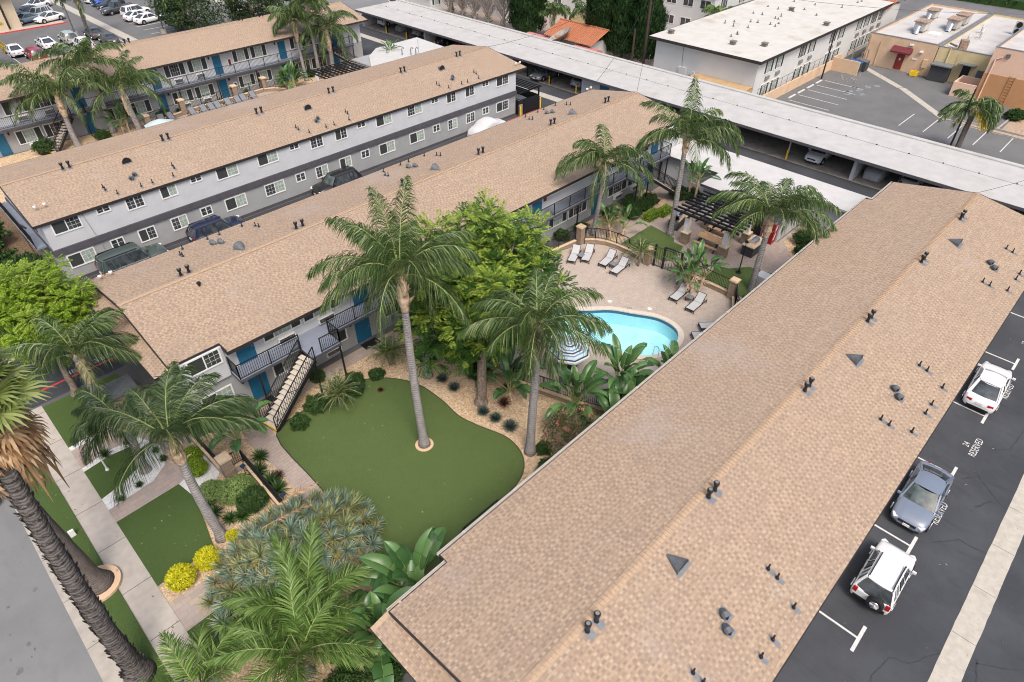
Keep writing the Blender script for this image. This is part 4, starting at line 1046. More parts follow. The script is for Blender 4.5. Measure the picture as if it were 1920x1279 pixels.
# second court palms and lots beyond
queen("queen palm at the left of the rear court, ragged husk below its crown", (14.9, 78.7, 0), (14.9, 78.7, 5.2), 41, 14, 5.4, (.3, .22), 60, boot=2.0, wd=.07, extra=((180, 15, 6.4, 75), (170, 35, 6.0, 85)))
queen("queen palm in the rear court with its pale trunk against the second teal door", (19.0, 80.0, 0), (18.9, 80.0, 6.8), 43, 14, 5.2, (.28, .22), 60, boot=.8, wd=.07)
queen("queen palm beside the blue rear court umbrella, thick peeling trunk", (20.8, 77.2, 0), (20.6, 77.4, 4.8), 45, 13, 5.2, (.32, .24), 60, boot=2.6, wd=.07, extra=((20, 40, 4.0, 80),))
queen("slim queen palm rising past the middle of the rear block", (43.3, 80.0, 0), (43.2, 80.2, 7.0), 47, 13, 3.4, (.24, .18), 56, boot=2.2, wd=.07, extra=((185, 5, 3.4, 80),))
queen("full drooping queen palm beside the rear court pergola", (46.9, 79.0, 0), (46.8, 79.0, 5.6), 49, 17, 4.8, (.32, .24), 62, boot=2.4, wd=.07, el=(80, -22), droop=(85, 120), hang=1.1, extra=((178, 15, 4.2, 95), (2, 25, 4.4, 95)))
queen("queen palm behind the drooping one, top cut off by the frame", (44.9, 79.4, 0), (44.9, 79.5, 8.6), 51, 12, 3.2, (.22, .17), 54, boot=1.0, wd=.07)
queen("small palm between two lamp poles in the top left parking lot", (31.0, 122.2, 0), (31.0, 122.2, 4.9), 53, 12, 4.0, (.26, .2), 44, boot=.6, wd=.1, tm=PTRUNK_D)
queen("palm against the left frame edge by the white parked sedans", (15.5, 112.8, 0), (15.5, 112.8, 4.2), 55, 11, 3.6, (.25, .2), 44, boot=.5, wd=.1, mats=[YELF, MIDRIB])
queen("slender palm by the lamp post near the end of the top parking row", (41.3, 113.5, 0), (41.2, 113.6, 5.8), 57, 12, 3.6, (.24, .2), 44, boot=.5, wd=.1, tm=PTRUNK_D, el=(80, -35))
pr = queen("palm with yellowing lower leaves behind the carport in the store lot", (76.6, 11.7, 0), (77.2, 11.9, 4.9), 61, 9, 3.0, (.26, .24), 56, boot=.6, wd=.08, tm=PTRUNK_D, extra=((180, 15, 3.4, 80), (35, 35, 3.6, 95), (0, 15, 3.2, 80)), el=(60, 5))
b = MB(); rg = random.Random(2)
for a in (-50, -65, -80, -40): frond(b, (77.2, 11.9, 4.9), CAMX+R(a), R(-15), 2.3, R(60), .7, 44, 1.1, rg, 0, 0, .09)
b.build("yellow_fronds", YELF, pr)
# fan palms by the street
def fan_leaf(m, org, az, el, pet, rad, rg, mi=0, mr=1, fold=.35, seg=26, tip_hang=.5):
    d = V2(az)*cos(el)+UP*sin(el); q = Vector(org); e = q+d*pet
    m.tube([q, q.lerp(e, .5)+UP*.05, e], [.03, .02, .012], 4, mr, False)
    sd = V2(az+pi/2); nm = d.cross(sd)
    if nm.z < 0: nm = -nm
    for i in range(seg):
        a = R(-150+300*(i+.5)/seg); dr = (d*cos(a)+sd*sin(a)+nm*fold*abs(sin(a))).normalized(); l = rad*(1-.25*abs(a)/R(150))*rg.uniform(.88, 1.08)
        w0 = (d*-sin(a)+sd*cos(a))*rad*.062; p = e; row = []
        for j in range(4):
            ww = w0*(.35, 1.0, .75, .05)[j]; row.append((p-ww, p+ww)); dd = (dr-UP*tip_hang*(0, .35, 1.5)[min(j, 2)]).normalized(); p = p+dd*l/3
        m.grid(row, mi)
def fan_palm(label, base, mid, top, seed, r0=.37, leaves=46):
    root = thing("fan_palm", label, "palm tree", base, 0, "street fan palms"); rg = random.Random(seed)
    B, Mi, T = Vector(base), Vector(mid), Vector(top); pts = []; rad = []; N = 44
    for k in range(N+1):
        f = k/N; p = B*(1-f)**2+Mi*2*f*(1-f)+T*f*f; pts.append(p); rad.append((r0*(1-.35*f)+.3*max(0, 1-f*8)**2)*rg.uniform(.95, 1.05))
    m = MB(); m.tube(pts, rad, 16, 0); m.build("trunk", FTRUNK, root, smooth=True)
    m = MB()                                            # criss-cross of cut leaf stubs
    for k in range(2, N):
        f0 = k/N
        for j in range(13):
            a = 2*pi*(j+.5*(k % 2))/13+rg.uniform(-.12, .12); o = V2(a); p = pts[k]+o*rad[k]*.96; s = Vector((-o.y, o.x, 0)); l = rg.uniform(.16, .34); w_ = rg.uniform(.06, .1)
            u = UP*l*.8+o*rg.uniform(.02, .13)+s*rg.uniform(-.08, .08)
            m.grid([(p-s*w_, p+s*w_), (p+u*.6-s*w_*.8, p+u*.6+s*w_*.8), (p+u-s*w_*.3, p+u+s*w_*.3)], 0)
    m.build("leaf_stubs", FTRUNK, root)
    m = MB()
    for i in range(260):                                # thatch skirt
        a = rg.uniform(0, 2*pi); z = rg.uniform(-2.6, .1); o = V2(a); p = T+UP*z+o*rg.uniform(.25, .6); s = Vector((-o.y, o.x, 0)); l = rg.uniform(1.0, 1.9); w_ = rg.uniform(.025, .07); sw = rg.uniform(-.3, .3)
        pr_ = [p, p+o*.4+UP*-.1, p+o*.58-UP*l*.5+s*sw*.4, p+o*rg.uniform(.3, .7)-UP*l+s*sw]
        m.grid([(q-s*w_*k, q+s*w_*k) for q, k in zip(pr_, (1, 1.3, 1.2, .2))], 0)
    for i in range(30):
        a = rg.uniform(0, 2*pi); fan_leaf(m, T-UP*rg.uniform(0, 1.4), a, R(rg.uniform(-50, -15)), 1.0, 1.0, rg, 0, 0, .2, 18, 1.7)
    m.build("thatch", DRYF, root)
    m = MB()
    for i in range(leaves):
        f = i/leaves; fan_leaf(m, T+UP*.3, i*2.39996, R(85-95*f+rg.uniform(-8, 8)), rg.uniform(1.0, 1.5), rg.uniform(1.0, 1.25), rg, 0, 1, .4, 30, .45)
    m.build("crown", [FANP, MIDRIB], root)
    return root
fan_palm("shaggy fan palm at the left edge, dead brown thatch hanging under its crown", (-2.35, 19.3, .08), (-2.4, 19.4, 6), (-1.7, 22.6, 13.1), 4)
w2 = thing("fan_palm", "smooth dark fan palm trunk in a stone ring, half hidden behind the shaggy trunk", "palm tree", (-2.1, 24.7, .08), 0, "street fan palms")
palm_trunk(w2, (-2.1, 24.7, .05), (-2.5, 25.4, 11.5), .4, .3, PTRUNK_D, 1.9, 18, seed=2)
b = MB(); rgx = random.Random(9)
for i in range(34): fan_leaf(b, (-2.5, 25.4, 11.6), i*2.39996, R(80-110*i/34), 1.0, .9, rgx, 0, 1, .4, 22, .5)
b.build("crown", [FANP, MIDRIB], w2)
b = MB(); b.lathe(-2.1, 24.7, [(1.0, .1), (1.0, .24), (.86, .25), (.84, .14), (.5, .13)], 24); b.build("tree_ring", PEACH, w2)

# ------------------------------------------------------------ broad-leaved plants
def paddle(m, org, az, el, pet, L, W, rg, mi=0, mr=1, droop=55, tear=.35):
    """one big banana-like leaf on its stalk"""
    d = V2(az)*cos(el)+UP*sin(el); q = Vector(org); e = q+d*pet+UP*.0
    N = 9; sd = V2(az+pi/2); pts = [e]; ds = []
    for k in range(N):
        a = el-R(droop)*((k+.5)/N)**1.3; dd = V2(az)*cos(a)+UP*sin(a); ds.append(dd); pts.append(pts[-1]+dd*L/N)
    m.tube([q, q.lerp(e, .5), e]+pts[1:-1:2], [.045, .035, .022]+[.018, .014, .01, .006][:len(pts[1:-1:2])], 5, mr, False)
    for s in (-1, 1):
        off = 0
        row = []
        for k in range(N+1):
            t = k/N; wv = W*.5*(sin(pi*min(1, .06+t*.96))**.55)*(1 if 0 < k < N else .12); dd = ds[min(k, N-1)]; nm = sd.cross(dd)
            if nm.z < 0: nm = -nm
            p = pts[k]; o_ = p+sd*s*wv*.97+nm*wv*rg.uniform(.18, .36)-UP*off; h = p+sd*s*wv*.5+nm*wv*.3
            if rg.random() < tear and 1 < k < N-1 and len(row) > 1:
                row.append((p, h, o_)); m.grid([r if s > 0 else r[::-1] for r in row], mi); row = [(p+dd*.012, h+dd*.02, o_+dd*.03-UP*rg.uniform(0, .09))]
            else: row.append((p, h, o_))
        if len(row) > 1: m.grid([r if s > 0 else r[::-1] for r in row], mi)
def strelitzia(label, base, n, seed, H=1.6, L=1.1, W=.48, spread=1.0, trunks=((0, 0, .6),), stalk=True, group="giant bird of paradise plants", name="bird_of_paradise_plant"):
    rg = random.Random(seed); root = thing(name, label, "plant", base, 0, group); m = MB(); B = Vector(base)
    st = MB()
    for tx, ty, th in trunks:
        st.tube([B+Vector((tx, ty, 0)), B+Vector((tx*1.1, ty*1.1, th*.6)), B+Vector((tx*1.2, ty*1.2, th))], [.13, .11, .09], 8)
        for i in range(9):
            a = rg.uniform(0, 6.28); st.bar(B+Vector((tx*1.2, ty*1.2, th*.8)), B+Vector((tx*1.2+.5*cos(a), ty*1.2+.5*sin(a), th*.8+rg.uniform(-.35, .25))), .05, .015)
    st.build("stem", SHAFT, root)
    for i in range(n):
        tx, ty, th = trunks[i % len(trunks)]; f = (i//len(trunks)+.5)/(n/len(trunks))
        az = i*2.39996+seed+rg.uniform(-.3, .3)
        paddle(m, B+Vector((tx*1.2, ty*1.2, th*.95)), az, R(86-62*f*spread+rg.uniform(-6, 6)), H*rg.uniform(.55, .85), L*rg.uniform(.8, 1.12), W*rg.uniform(.85, 1.1), rg, 0, 1, 40+55*f)
    m.build("leaves", [STREL, MIDRIB], root, smooth=True)
    return root
strelitzia("huge paddle leaved plant at the near corner of the big roof eave", (7.8, 13.5, 0), 24, 3, 1.6, 2.2, .85, trunks=((0, 0, 1.0), (-.5, -.6, .7)))
strelitzia("paddle leaved plant with drooping torn leaves left of the skirt roof corner", (5.3, 12.9, 0), 14, 9, 1.3, 2.0, .8, 1.15, trunks=((0, 0, 1.1),))
strelitzia("paddle leaved plant beside the foot of the outdoor stair", (6.6, 27.7, 0), 18, 13, 1.4, 1.5, .6, trunks=((0, 0, .9), (.4, .5, .7)))
strelitzia("paddle leaved plant just outside the pool fence under the leafy tree", (20.1, 19.8, 0), 16, 17, 1.3, 1.6, .62, 1.1, trunks=((0, 0, .6), (.5, .7, .7)))
strelitzia("paddle leaved plant in front of the striped umbrella, fan of tan stalks", (21.6, 16.0, 0), 20, 21, 1.6, 1.7, .6, .95, trunks=((0, 0, 1.1),))
strelitzia("tall paddle leaved plant with brown stalk beside the pool ladder", (24.3, 14.9, 0), 16, 25, 1.6, 1.7, .6, .8, trunks=((0, 0, 1.7),))
strelitzia("dense bank of paddle leaves against the big roof, below the pool ladder", (22.9, 13.3, 0), 34, 29, 1.5, 1.6, .7, .9, trunks=((0, 0, .7), (1.1, .2, .8), (-.9, -.2, .6)))
strelitzia("upright paddle leaved plant nearest the pool ladder by the eave", (26.8, 12.9, 0), 13, 33, 1.7, 1.6, .6, .6, trunks=((0, 0, 1.2),))
strelitzia("paddle leaved plant with leaning tan trunks between the gate and two loungers", (37.3, 17.9, 0), 26, 37, 1.6, 1.35, .42, .9, trunks=((0, 0, 2.0), (.4, -.4, 1.5), (-.3, .2, 1.2)))
strelitzia("paddle leaved plant behind the curved fence near the far lawn", (40.4, 26.5, 0), 15, 41, 1.4, 1.2, .45, .9, trunks=((0, 0, .8), (-1.0, .6, 1.4)))
strelitzia("paddle leaved plant against the grey laundry wall by the tall palm", (49.6, 25.4, 0), 16, 45, 1.2, 1.2, .4, .9, trunks=((0, 0, 2.4), (.3, .8, 2.0)))
strelitzia("broad bright shrub of upright paddle leaves in the rear court", (40.3, 78.6, 0), 34, 49, 1.4, 1.7, .5, 1.0, trunks=((0, 0, .5), (.6, .3, .5), (-.6, .3, .5), (0, -.5, .4)))
strelitzia("paddle leaved plant rising above the rear laundry roof corner", (53.2, 74.6, 1.2), 13, 53, 1.2, 1.2, .3, .9, trunks=((0, 0, 1.3),))
strelitzia("paddle leaved clump at the left of the rear court loungers", (19.6, 78.8, 0), 18, 57, 1.5, 1.5, .5, 1.0, trunks=((0, 0, .8), (.7, .4, 1.2)))
# small pygmy date palms
def pygmy(label, base, seed, h=1.0, n=22, L=1.25, stems=((0, 0),), mats=None, ll=.3):
    rg = random.Random(seed); root = thing("pygmy_palm", label, "small palm", base, 0, "small feather palms"); m = MB(); t = MB(); B = Vector(base)
    for sx, sy in stems:
        T = B+Vector((sx*1.5, sy*1.5, h)); t.tube([B+Vector((sx*.4, sy*.4, 0)), B.lerp(T, .5), T], [.1, .09, .12], 8)
        for i in range(n): frond(m, T, i*2.4+seed, R(78-80*(i+.5)/n), L*rg.uniform(.85, 1.1), R(55), ll, 40, .25, rg, 0, 1, .035, .15, 10, 6)
    t.build("trunk", BARK, root); m.build("crown", mats or [PALM_G, MIDRIB], root); return root
pygmy("small feather palm with two stems in the gravel beside the stair", (12.6, 26.6, 0), 3, 1.0, 22, 1.3, ((.15, .1), (-.15, -.05)))
pygmy("small feather palm by the ground floor teal door mat", (16.9, 27.4, 0), 7, 1.0, 22, 1.25, ((.15, 0), (-.15, .1)), [PALM, MIDRIB])
pygmy("small feather palm beside the loungers left of the pool gate", (37.6, 22.9, 0), 11, 1.3, 26, 1.7)
pygmy("small feather palm at the right post of the pool gate", (37.6, 19.3, 0), 15, 1.2, 22, 1.5)
pygmy("small feather palm behind the curved fence by the middle block", (40.9, 28.2, 0), 19, .9, 22, 1.4)
pygmy("small feather palm by the grey store room wall under the roof edge", (51.5, 15.6, 0), 23, .6, 16, .9)

# ------------------------------------------------------------ trees, hedges, shrubs
def leaf_quad(m, p, nrm, up, l, w_, mi):
    s = nrm.cross(up)
    if s.length < 1e-3: s = Vector((1, 0, 0))
    s.normalize(); s = s*w_*.5
    m.poly([p, p+up*l*.45+s+nrm*l*.06, p+up*l, p+up*l*.45-s+nrm*l*.06], mi)
def rvec(rg):
    z = rg.uniform(-1, 1); a = rg.uniform(0, 2*pi); r = math.sqrt(1-z*z); return Vector((r*cos(a), r*sin(a), z))
def clump_leaves(m, c, r, n, leaf, rg, pick, flat=.8, shell=.55):
    c = Vector(c)
    for i in range(n):
        d = rvec(rg); d.z = d.z*.9+.12; k = r*(shell+(1-shell)*rg.random()**.6)
        p = c+Vector((d.x*k, d.y*k, d.z*k*flat)); u = (d*.7+rvec(rg)*.8+UP*-.1).normalized(); nr = (d+rvec(rg)*.6).normalized()
        leaf_quad(m, p, nr, u, leaf*rg.uniform(.7, 1.3), leaf*rg.uniform(.38, .6), pick(p, rg))
def ball(name, label, cat, base, rad, n, leaf, mat, seed, h=None, group=None, lump=.18, clumps=None):
    """clipped or loose shrub: leaves over a lumpy mound"""
    rg = random.Random(seed); root = thing(name, label, cat, base, 0, group); m = MB(); B = Vector(base); rx, ry = (rad, rad) if not hasattr(rad, '__len__') else rad; h = h or rx*1.5
    for i in range(n):
        d = rvec(rg); d.z = abs(d.z)*1.25-.25; d.normalize(); q = 1+lump*noise.noise(d*2.2+Vector((seed, 0, 0)))*1.6+rg.uniform(-.12, .06)
        p = B+Vector((d.x*rx*q, d.y*ry*q, h*.45+d.z*h*.55*q)); u = (d*.5+rvec(rg)*.8+UP*.3).normalized(); leaf_quad(m, p, (d+rvec(rg)*.5).normalized(), u, leaf*rg.uniform(.7, 1.3), leaf*rg.uniform(.4, .65), 0)
    k = MB(); k.lathe(B.x, B.y, [(.02, B.z), (rx*.7, B.z+.05), (rx*.78, B.z+h*.45), (rx*.5, B.z+h*.8), (.02, B.z+h*.9)], 10)
    m.build("foliage", mat, root); k.build("branches", M("inner twigs", (.03, .035, .015), .95, .3, 12, .05), root)
    return root
ball("round_shrub", "clipped yellow ball shrub by the square front lawn's near corner", "shrub", (.75, 22.05, 0), .58, 4200, .1, LIMEB, 1, 1.05, None, .06)
ball("round_shrub", "clipped yellow ball shrub touching the blue rosette tree", "shrub", (2.05, 22.1, 0), .52, 3800, .1, LIMEB, 2, 1.0, None, .06)
ball("round_shrub", "smallest yellow ball shrub beside the leaning palm trunk", "shrub", (3.5, 22.6, 0), .28, 1400, .08, LIMEB, 3, .55, None, .06)
ball("round_shrub", "pale green rounded shrub left of the stone pillar", "shrub", (4.0, 25.8, 0), .6, 3200, .1, SAGE, 4, .8, None, .1)
ball("round_shrub", "largest pale green rounded shrub in front of the low wall recess", "shrub", (4.95, 24.9, 0), (.9, .8), 5000, .1, SAGE, 5, 1.0, None, .1)
ball("round_shrub", "dark green rounded shrub next to the blue rosette tree", "shrub", (5.2, 23.7, 0), (.75, .7), 4000, .1, SHRUB, 6, 1.0, None, .1)
ball("round_shrub", "green ball shrub in white gravel at the low wall", "shrub", (4.15, 27.8, 0), .5, 2800, .09, BUSHY, 7, .85, None, .08)
ball("round_shrub", "green ball shrub in white gravel farther from the pillar", "shrub", (4.4, 28.9, 0), .45, 2400, .09, BUSHY, 8, .8, None, .08)
for i, (x, y, r, l) in enumerate(((9.9, 26.9, .48, "green shrub in gravel at the lower stair"), (11.3, 27.4, .6, "dark shrub under the stair by the small palm"), (13.6, 26.9, .6, "dark shrub right of the two stemmed small palm"), (14.2, 27.6, .5, "dark shrub between the small palms near the walkway"),
    (15.5, 27.1, .4, "small shrub near the ground floor door"), (19.9, 29.4, .55, "low shrub against the wall past the ground floor door"), (22.0, 29.5, .6, "low shrub under the ground floor windows"), (17.4, 13.9, .8, "bushy dark green shrub near the eave by the pink flowered shrub"),
    (18.4, 15.5, .35, "spiky green clump behind the palm in front of the umbrella"), (45.0, 29.0, .8, "dark shrub beneath the far landing post"), (43.6, 27.9, .7, "dark shrub between the far landing posts"), (46.6, 28.2, .7, "shrub beside the far stair"), (49.9, 15.3, .7, "clipped dark shrub by the grey laundry wall"),
    (48.2, 14.5, .55, "green shrub by the drain grate near the eave"), (48.4, 13.4, .45, "green shrub nearest the eave by the picnic paving"), (38.6, 13.9, .6, "shrub below the far fence pillar"), (8.4, 12.9, .5, "shrub under the big paddle leaves"), (4.7, 11.9, .7, "green shrub at the bottom beside the skirt roof"), (4.2, 13.6, .6, "dark shrub between the young bright palms"), (3.2, 12.6, .7, "leafy shrub at the bottom edge in the gravel"), (5.9, 14.6, .7, "dark shrub under the blue rosette tree's right side"), (2.4, 16.4, .5, "dark shrub at the front lawn strip's end"),
    (24.6, 79.9, .7, "shrub by the rear court fence"), (12.0, 79.3, 1.0, "dark hedge shrub below the rear stair"), (17.5, 78.7, .7, "shrub at the rear court teal door"), (44.5, 81, .6, "shrub under the rear block windows"), (93.1, 10.3, .8, "small bush on the dirt verge by the orange wall"),
    (28.5, 29.7, .5, "dark shrub under the far ground floor windows, nearest the leafy tree"), (31.0, 29.8, .45, "dark shrub between the far ground floor windows"), (33.5, 29.8, .5, "dark shrub at the wall behind the left pool fence"), (36.5, 29.9, .55, "dark shrub behind the far left pillar"), (38.6, 29.6, .5, "dark shrub by the far ground floor teal door"), (42.3, 29.4, .6, "leafy shrub left of the far landing"), (45.4, 28.0, .6, "leafy shrub right of the far landing post"),
    (18.9, 26.2, .6, "dark plant mass left of the second palm trunk"), (20.4, 26.0, .8, "dark plant mass under the leafy tree's left side"), (21.3, 23.8, .9, "dark plant mass inside the fence below the leafy tree"), (20.0, 22.6, .6, "dark plant mass behind the leafy tree trunk"), (49.4, 27.0, .8, "tall green shrub at the laundry building's corner"), (50.2, 26.0, .7, "green shrub below the laundry wall's paddle leaves"), (12.8, 29.6, .4, "shrub on the gravel beneath the walkway landing"))):
    ball("shrub", l, "shrub", (x, y, 0), r, int(2200+1800*r), .11 if x < 60 else .2, SHRUB, 20+i, r*1.35, None, .3)
for x, y, l, w_ in ((44.6, 26.6, "clipped bright hedge block left of the tall palm trunk", 1.5), (46.0, 26.2, "clipped bright hedge block right of the tall palm trunk", 1.3)):
    rg = random.Random(int(x*9)); root = thing("hedge", l, "hedge", (x, y, 0)); m = MB(); k = MB(); k.box(x-w_/2+.1, x+w_/2-.1, y-.32, y+.32, 0, .55)
    for i in range(1500):
        p = Vector((x+rg.uniform(-w_/2, w_/2), y+rg.uniform(-.4, .4), rg.uniform(.05, .65))); f = rg.choice(((0, 0, 1), (0, 0, 1), (0, -1, 0), (-1, 0, 0), (1, 0, 0), (0, 1, 0))); f = Vector(f)
        if f.z: p.z = .65
        elif f.x: p.x = x+f.x*w_/2
        else: p.y = y+f.y*.4
        leaf_quad(m, p, f, (rvec(rg)+f*.5).normalized(), .1, .055, 0)
    m.build("foliage", BUSHY, root); k.build("branches", SHRUB, root)
def spiky(name, label, cat, base, n, L, mat, seed, wd=.035, el=(85, 5), group=None, stiff=True, z=0.05):
    rg = random.Random(seed); m = MB(); B = Vector(base)
    for i in range(n):
        az = i*2.39996; e = R(el[0]+(el[1]-el[0])*((i+.5)/n)**.8+rg.uniform(-5, 5)); d = V2(az)*cos(e)+UP*sin(e); l = L*rg.uniform(.85, 1.1); s = V2(az+pi/2)*wd*.5; p = B+UP*z; row = []
        for j in range(4):
            k = (1, 1, .7, .05)[j]; row.append((p-s*k, p+s*k)); p = p+d*l/3
            if not stiff: d = (d-UP*.28).normalized()
        m.grid(row, 0)
    o = m.build(name, mat, None, origin=base); return tag(o, label, cat, group)
for x, y, r, l in ((18.2, 23.9, .5, "blue spiky rosette farthest up the lawn curve by the palm base"), (18.2, 22.8, .52, "blue spiky rosette second along the lawn curve"), (18.05, 20.0, .52, "blue spiky rosette left of the dark red grass"), (18.2, 19.1, .5, "blue spiky rosette in front of the dark red grass"), (18.3, 18.0, .62, "largest blue spiky rosette at the lawn curve")):
    spiky("spiky_rosette", l, "succulent", (x, y, .03), 120, r, DASY, int(x*y), .045, group="blue rosettes along the lawn")
for x, y, r, l in ((2.75, 33.0, .42, "dark rosette in white gravel by the black sign post"), (1.05, 32.6, .5, "dark rosette in white gravel at the sidewalk corner"), (3.15, 30.9, .3, "small rosette at the top of the white gravel curve"), (3.2, 30.0, .32, "small rosette at the bend of the white gravel"), (1.55, 29.15, .28, "small rosette midway along the white gravel strip"), (.55, 28.9, .28, "small rosette at the sidewalk end of the white gravel strip"), (1.2, 34.0, .4, "dark rosette left of the entry path"), (2.3, 33.4, .4, "dark rosette beside the lamp post")):
    spiky("spiky_rosette", l, "succulent", (x, y, .04), 60, r, SHRUB, int(x*y*7), .05, group="rosettes in the white gravel")
for x, y, r, l in ((19.4, 19.6, .6, "dark red grass clump near the leafy tree trunk"), (7.0, 24.4, .5, "dark red grass clump beside the paver path"), (15.9, 27.0, .3, "small dark red plant near the lawn"), (20.5, 20.4, .5, "brown grass clump behind the dark red one"), (14.9, 25.9, .25, "tiny dark red plant at the lawn edge")):
    spiky("grass_clump", l, "grass clump", (x, y, .03), 110, r, BROM, int(x*5), .03, (88, 20), "dark red grass clumps", False)
for x, y, r, l in ((6.4, 25.4, .75, "low strap leaved plant between the low wall and the path"), (6.5, 24.3, .8, "strap leaved plant in the bed near the path"), (6.5, 23.6, .8, "strap leaved plant beside the solar lamp"), (3.6, 25.4, .6, "strap leaved plant left of the leaning palm"), (3.5, 24.6, .6, "strap leaved plant at the leaning palm's trunk"), (4.4, 23.4, .55, "small strap leaved plant alone in the gravel"), (3.9, 23.7, .5, "strap leaved plant right of the leaning palm"),
    (15.9, 13.2, .7, "strap leaved plant at the eave past the lawn"), (17.6, 13.0, .6, "strap leaved plant by the eave near the dark shrub"), (19.5, 27.0, .8, "strap leaved plant behind the second palm trunk"), (18.6, 27.3, .7, "strap leaved plant near the second palm trunk"), (5.6, 12.0, .7, "dark strap leaved plant at the bottom gravel bed"), (7.0, 26.3, .6, "dark strap leaved plant by the railing recess"),
    (26.5, 80.6, .7, "strap leaved plant behind the rear court fence at left"), (29.6, 80.0, .8, "strap leaved plant behind the rear court fence in the middle"), (31.4, 80.0, .8, "strap leaved plant behind the rear court fence by the teal door"), (35.2, 80.6, .9, "strap leaved plant behind the rear court fence at right")):
    spiky("strap_plant", l, "plant", (x, y, .03), 46, r, SHRUB, int(x*11+y), .09, (85, 15), "strap leaved plants", False)

# big leafy tree beside the pool
def sprig(m, p, d, l, rg, mi):
    d = d.normalized(); s = d.cross(UP)
    s = s.normalized() if s.length > .05 else Vector((1, 0, 0)); q = Vector(p)
    for k in range(6):
        t = (k+.6)/6; c = q+d*l*t-UP*l*.22*t*t
        for e in (-1, 1):
            u = (s*e*.85+d*.55-UP*.15).normalized(); leaf_quad(m, c, UP, u, l*.42*(1.05-.55*abs(t-.45)), l*.15, mi)
def branchy(m, a, b_, r0, r1, rg, n=5, wob=.25, sides=7):
    pts = []; A, B = Vector(a), Vector(b_)
    for i in range(n+1): pts.append(A.lerp(B, i/n)+(rvec(rg)*wob if 0 < i < n else Vector()))
    m.tube(pts, [r0+(r1-r0)*i/n for i in range(n+1)], sides); return pts
def leafy_tree(name, label, base, fork, center, radii, seed, mats, clumps=70, per=34, sl=.55, yellow=.5, trunk_r=.3, group=None, cat="tree", low=-.75):
    rg = random.Random(seed); root = thing(name, label, cat, base, 0, group); t = MB(); m = MB(); C = Vector(center); F = Vector(fork)
    branchy(t, base, F, trunk_r, trunk_r*.75, rg, 5, .08, 10); t.cyl(base[0], base[1], base[2]-.05, base[2]+.35, trunk_r*1.55, trunk_r, 10)
    for i in range(clumps):
        d = rvec(rg)
        if d.z < low: d.z = -d.z
        k = rg.uniform(.55, 1.0) if i % 4 else rg.uniform(.1, .5)
        k = min(1.08, k*(1+.44*noise.noise(d*1.7+Vector((seed, 3, 1)))))
        c = C+Vector((d.x*radii[0]*k, d.y*radii[1]*k, d.z*radii[2]*k))
        if i % 3 == 0: branchy(t, F.lerp(C, rg.uniform(0, .35)), c, trunk_r*.35, .02, rg, 4, .3, 5)
        hi = (c.z-(C.z-radii[2]))/(2*radii[2]); cy = rg.random() < yellow*(hi*1.5-.15); r = rg.uniform(.55, 1.0)*max(radii)*.24
        for j in range(per):
            o = rvec(rg); o.z = o.z*.75+.1; p = c+o*r*rg.uniform(.25, 1); mi = 1 if (cy and o.z > -.25 and rg.random() < .85) or rg.random() < .04 else 0
            sprig(m, p, (o+rvec(rg)*.5+UP*.12), sl*rg.uniform(.7, 1.2), rg, mi)
    t.build("trunk", BARK, root); m.build("crown", mats, root); return root
leafy_tree("leafy_tree", "big bushy tree with yellow green new leaves between the palms and the pool", (18.6, 20.8, 0), (19.4, 21.5, 4.4), (20.9, 23.3, 6.2), (4.7, 4.8, 4.4), 5, [TIPU, TIPU_Y], 200, 46, .6, .85, .32, low=-1)
leafy_tree("leafy_tree", "bright lime green round tree at the left by the driveway entrance", (1.6, 39.0, 0), (1.9, 40.2, 3.0), (2.0, 41.2, 5.0), (3.1, 3.4, 2.7), 8, [BUSHY, TIPU_Y], 150, 42, .42, .45, .2)
def blob_tree(name, label, base, height, radii, seed, mat, clumps=60, per=110, leaf=.35, group=None, trunk_r=.3, cat="tree"):
    rg = random.Random(seed); root = thing(name, label, cat, base, 0, group); t = MB(); m = MB(); B = Vector(base); C = B+UP*(height-radii[2])
    branchy(t, B, C, trunk_r, trunk_r*.5, rg, 4, .1, 8)
    for i in range(clumps):
        d = rvec(rg); k = rg.uniform(.55, 1)*(1+.35*noise.noise(d*1.6+Vector((seed, 0, 0)))); c = C+Vector((d.x*radii[0]*k, d.y*radii[1]*k, d.z*radii[2]*k))
        if i % 5 == 0: branchy(t, C, c, trunk_r*.3, .03, rg, 3, .2, 5)
        clump_leaves(m, c, max(radii)*rg.uniform(.2, .34), per, leaf, rg, lambda p, r: 0)
    t.build("trunk", BARK, root); m.build("crown", mat, root); return root
blob_tree("dense_tree", "dense dark tree behind the rear roof ridge, left of the white pole", (43.6, 113.0, 0), 7.0, (4.6, 6.0, 3.4), 3, OAK, 60, 120, .4)
blob_tree("dense_tree", "dense dark tree behind the rear roof ridge, right of the white pole", (51.5, 108.6, 0), 7.0, (4.4, 5.6, 3.4), 6, OAK, 60, 120, .4)
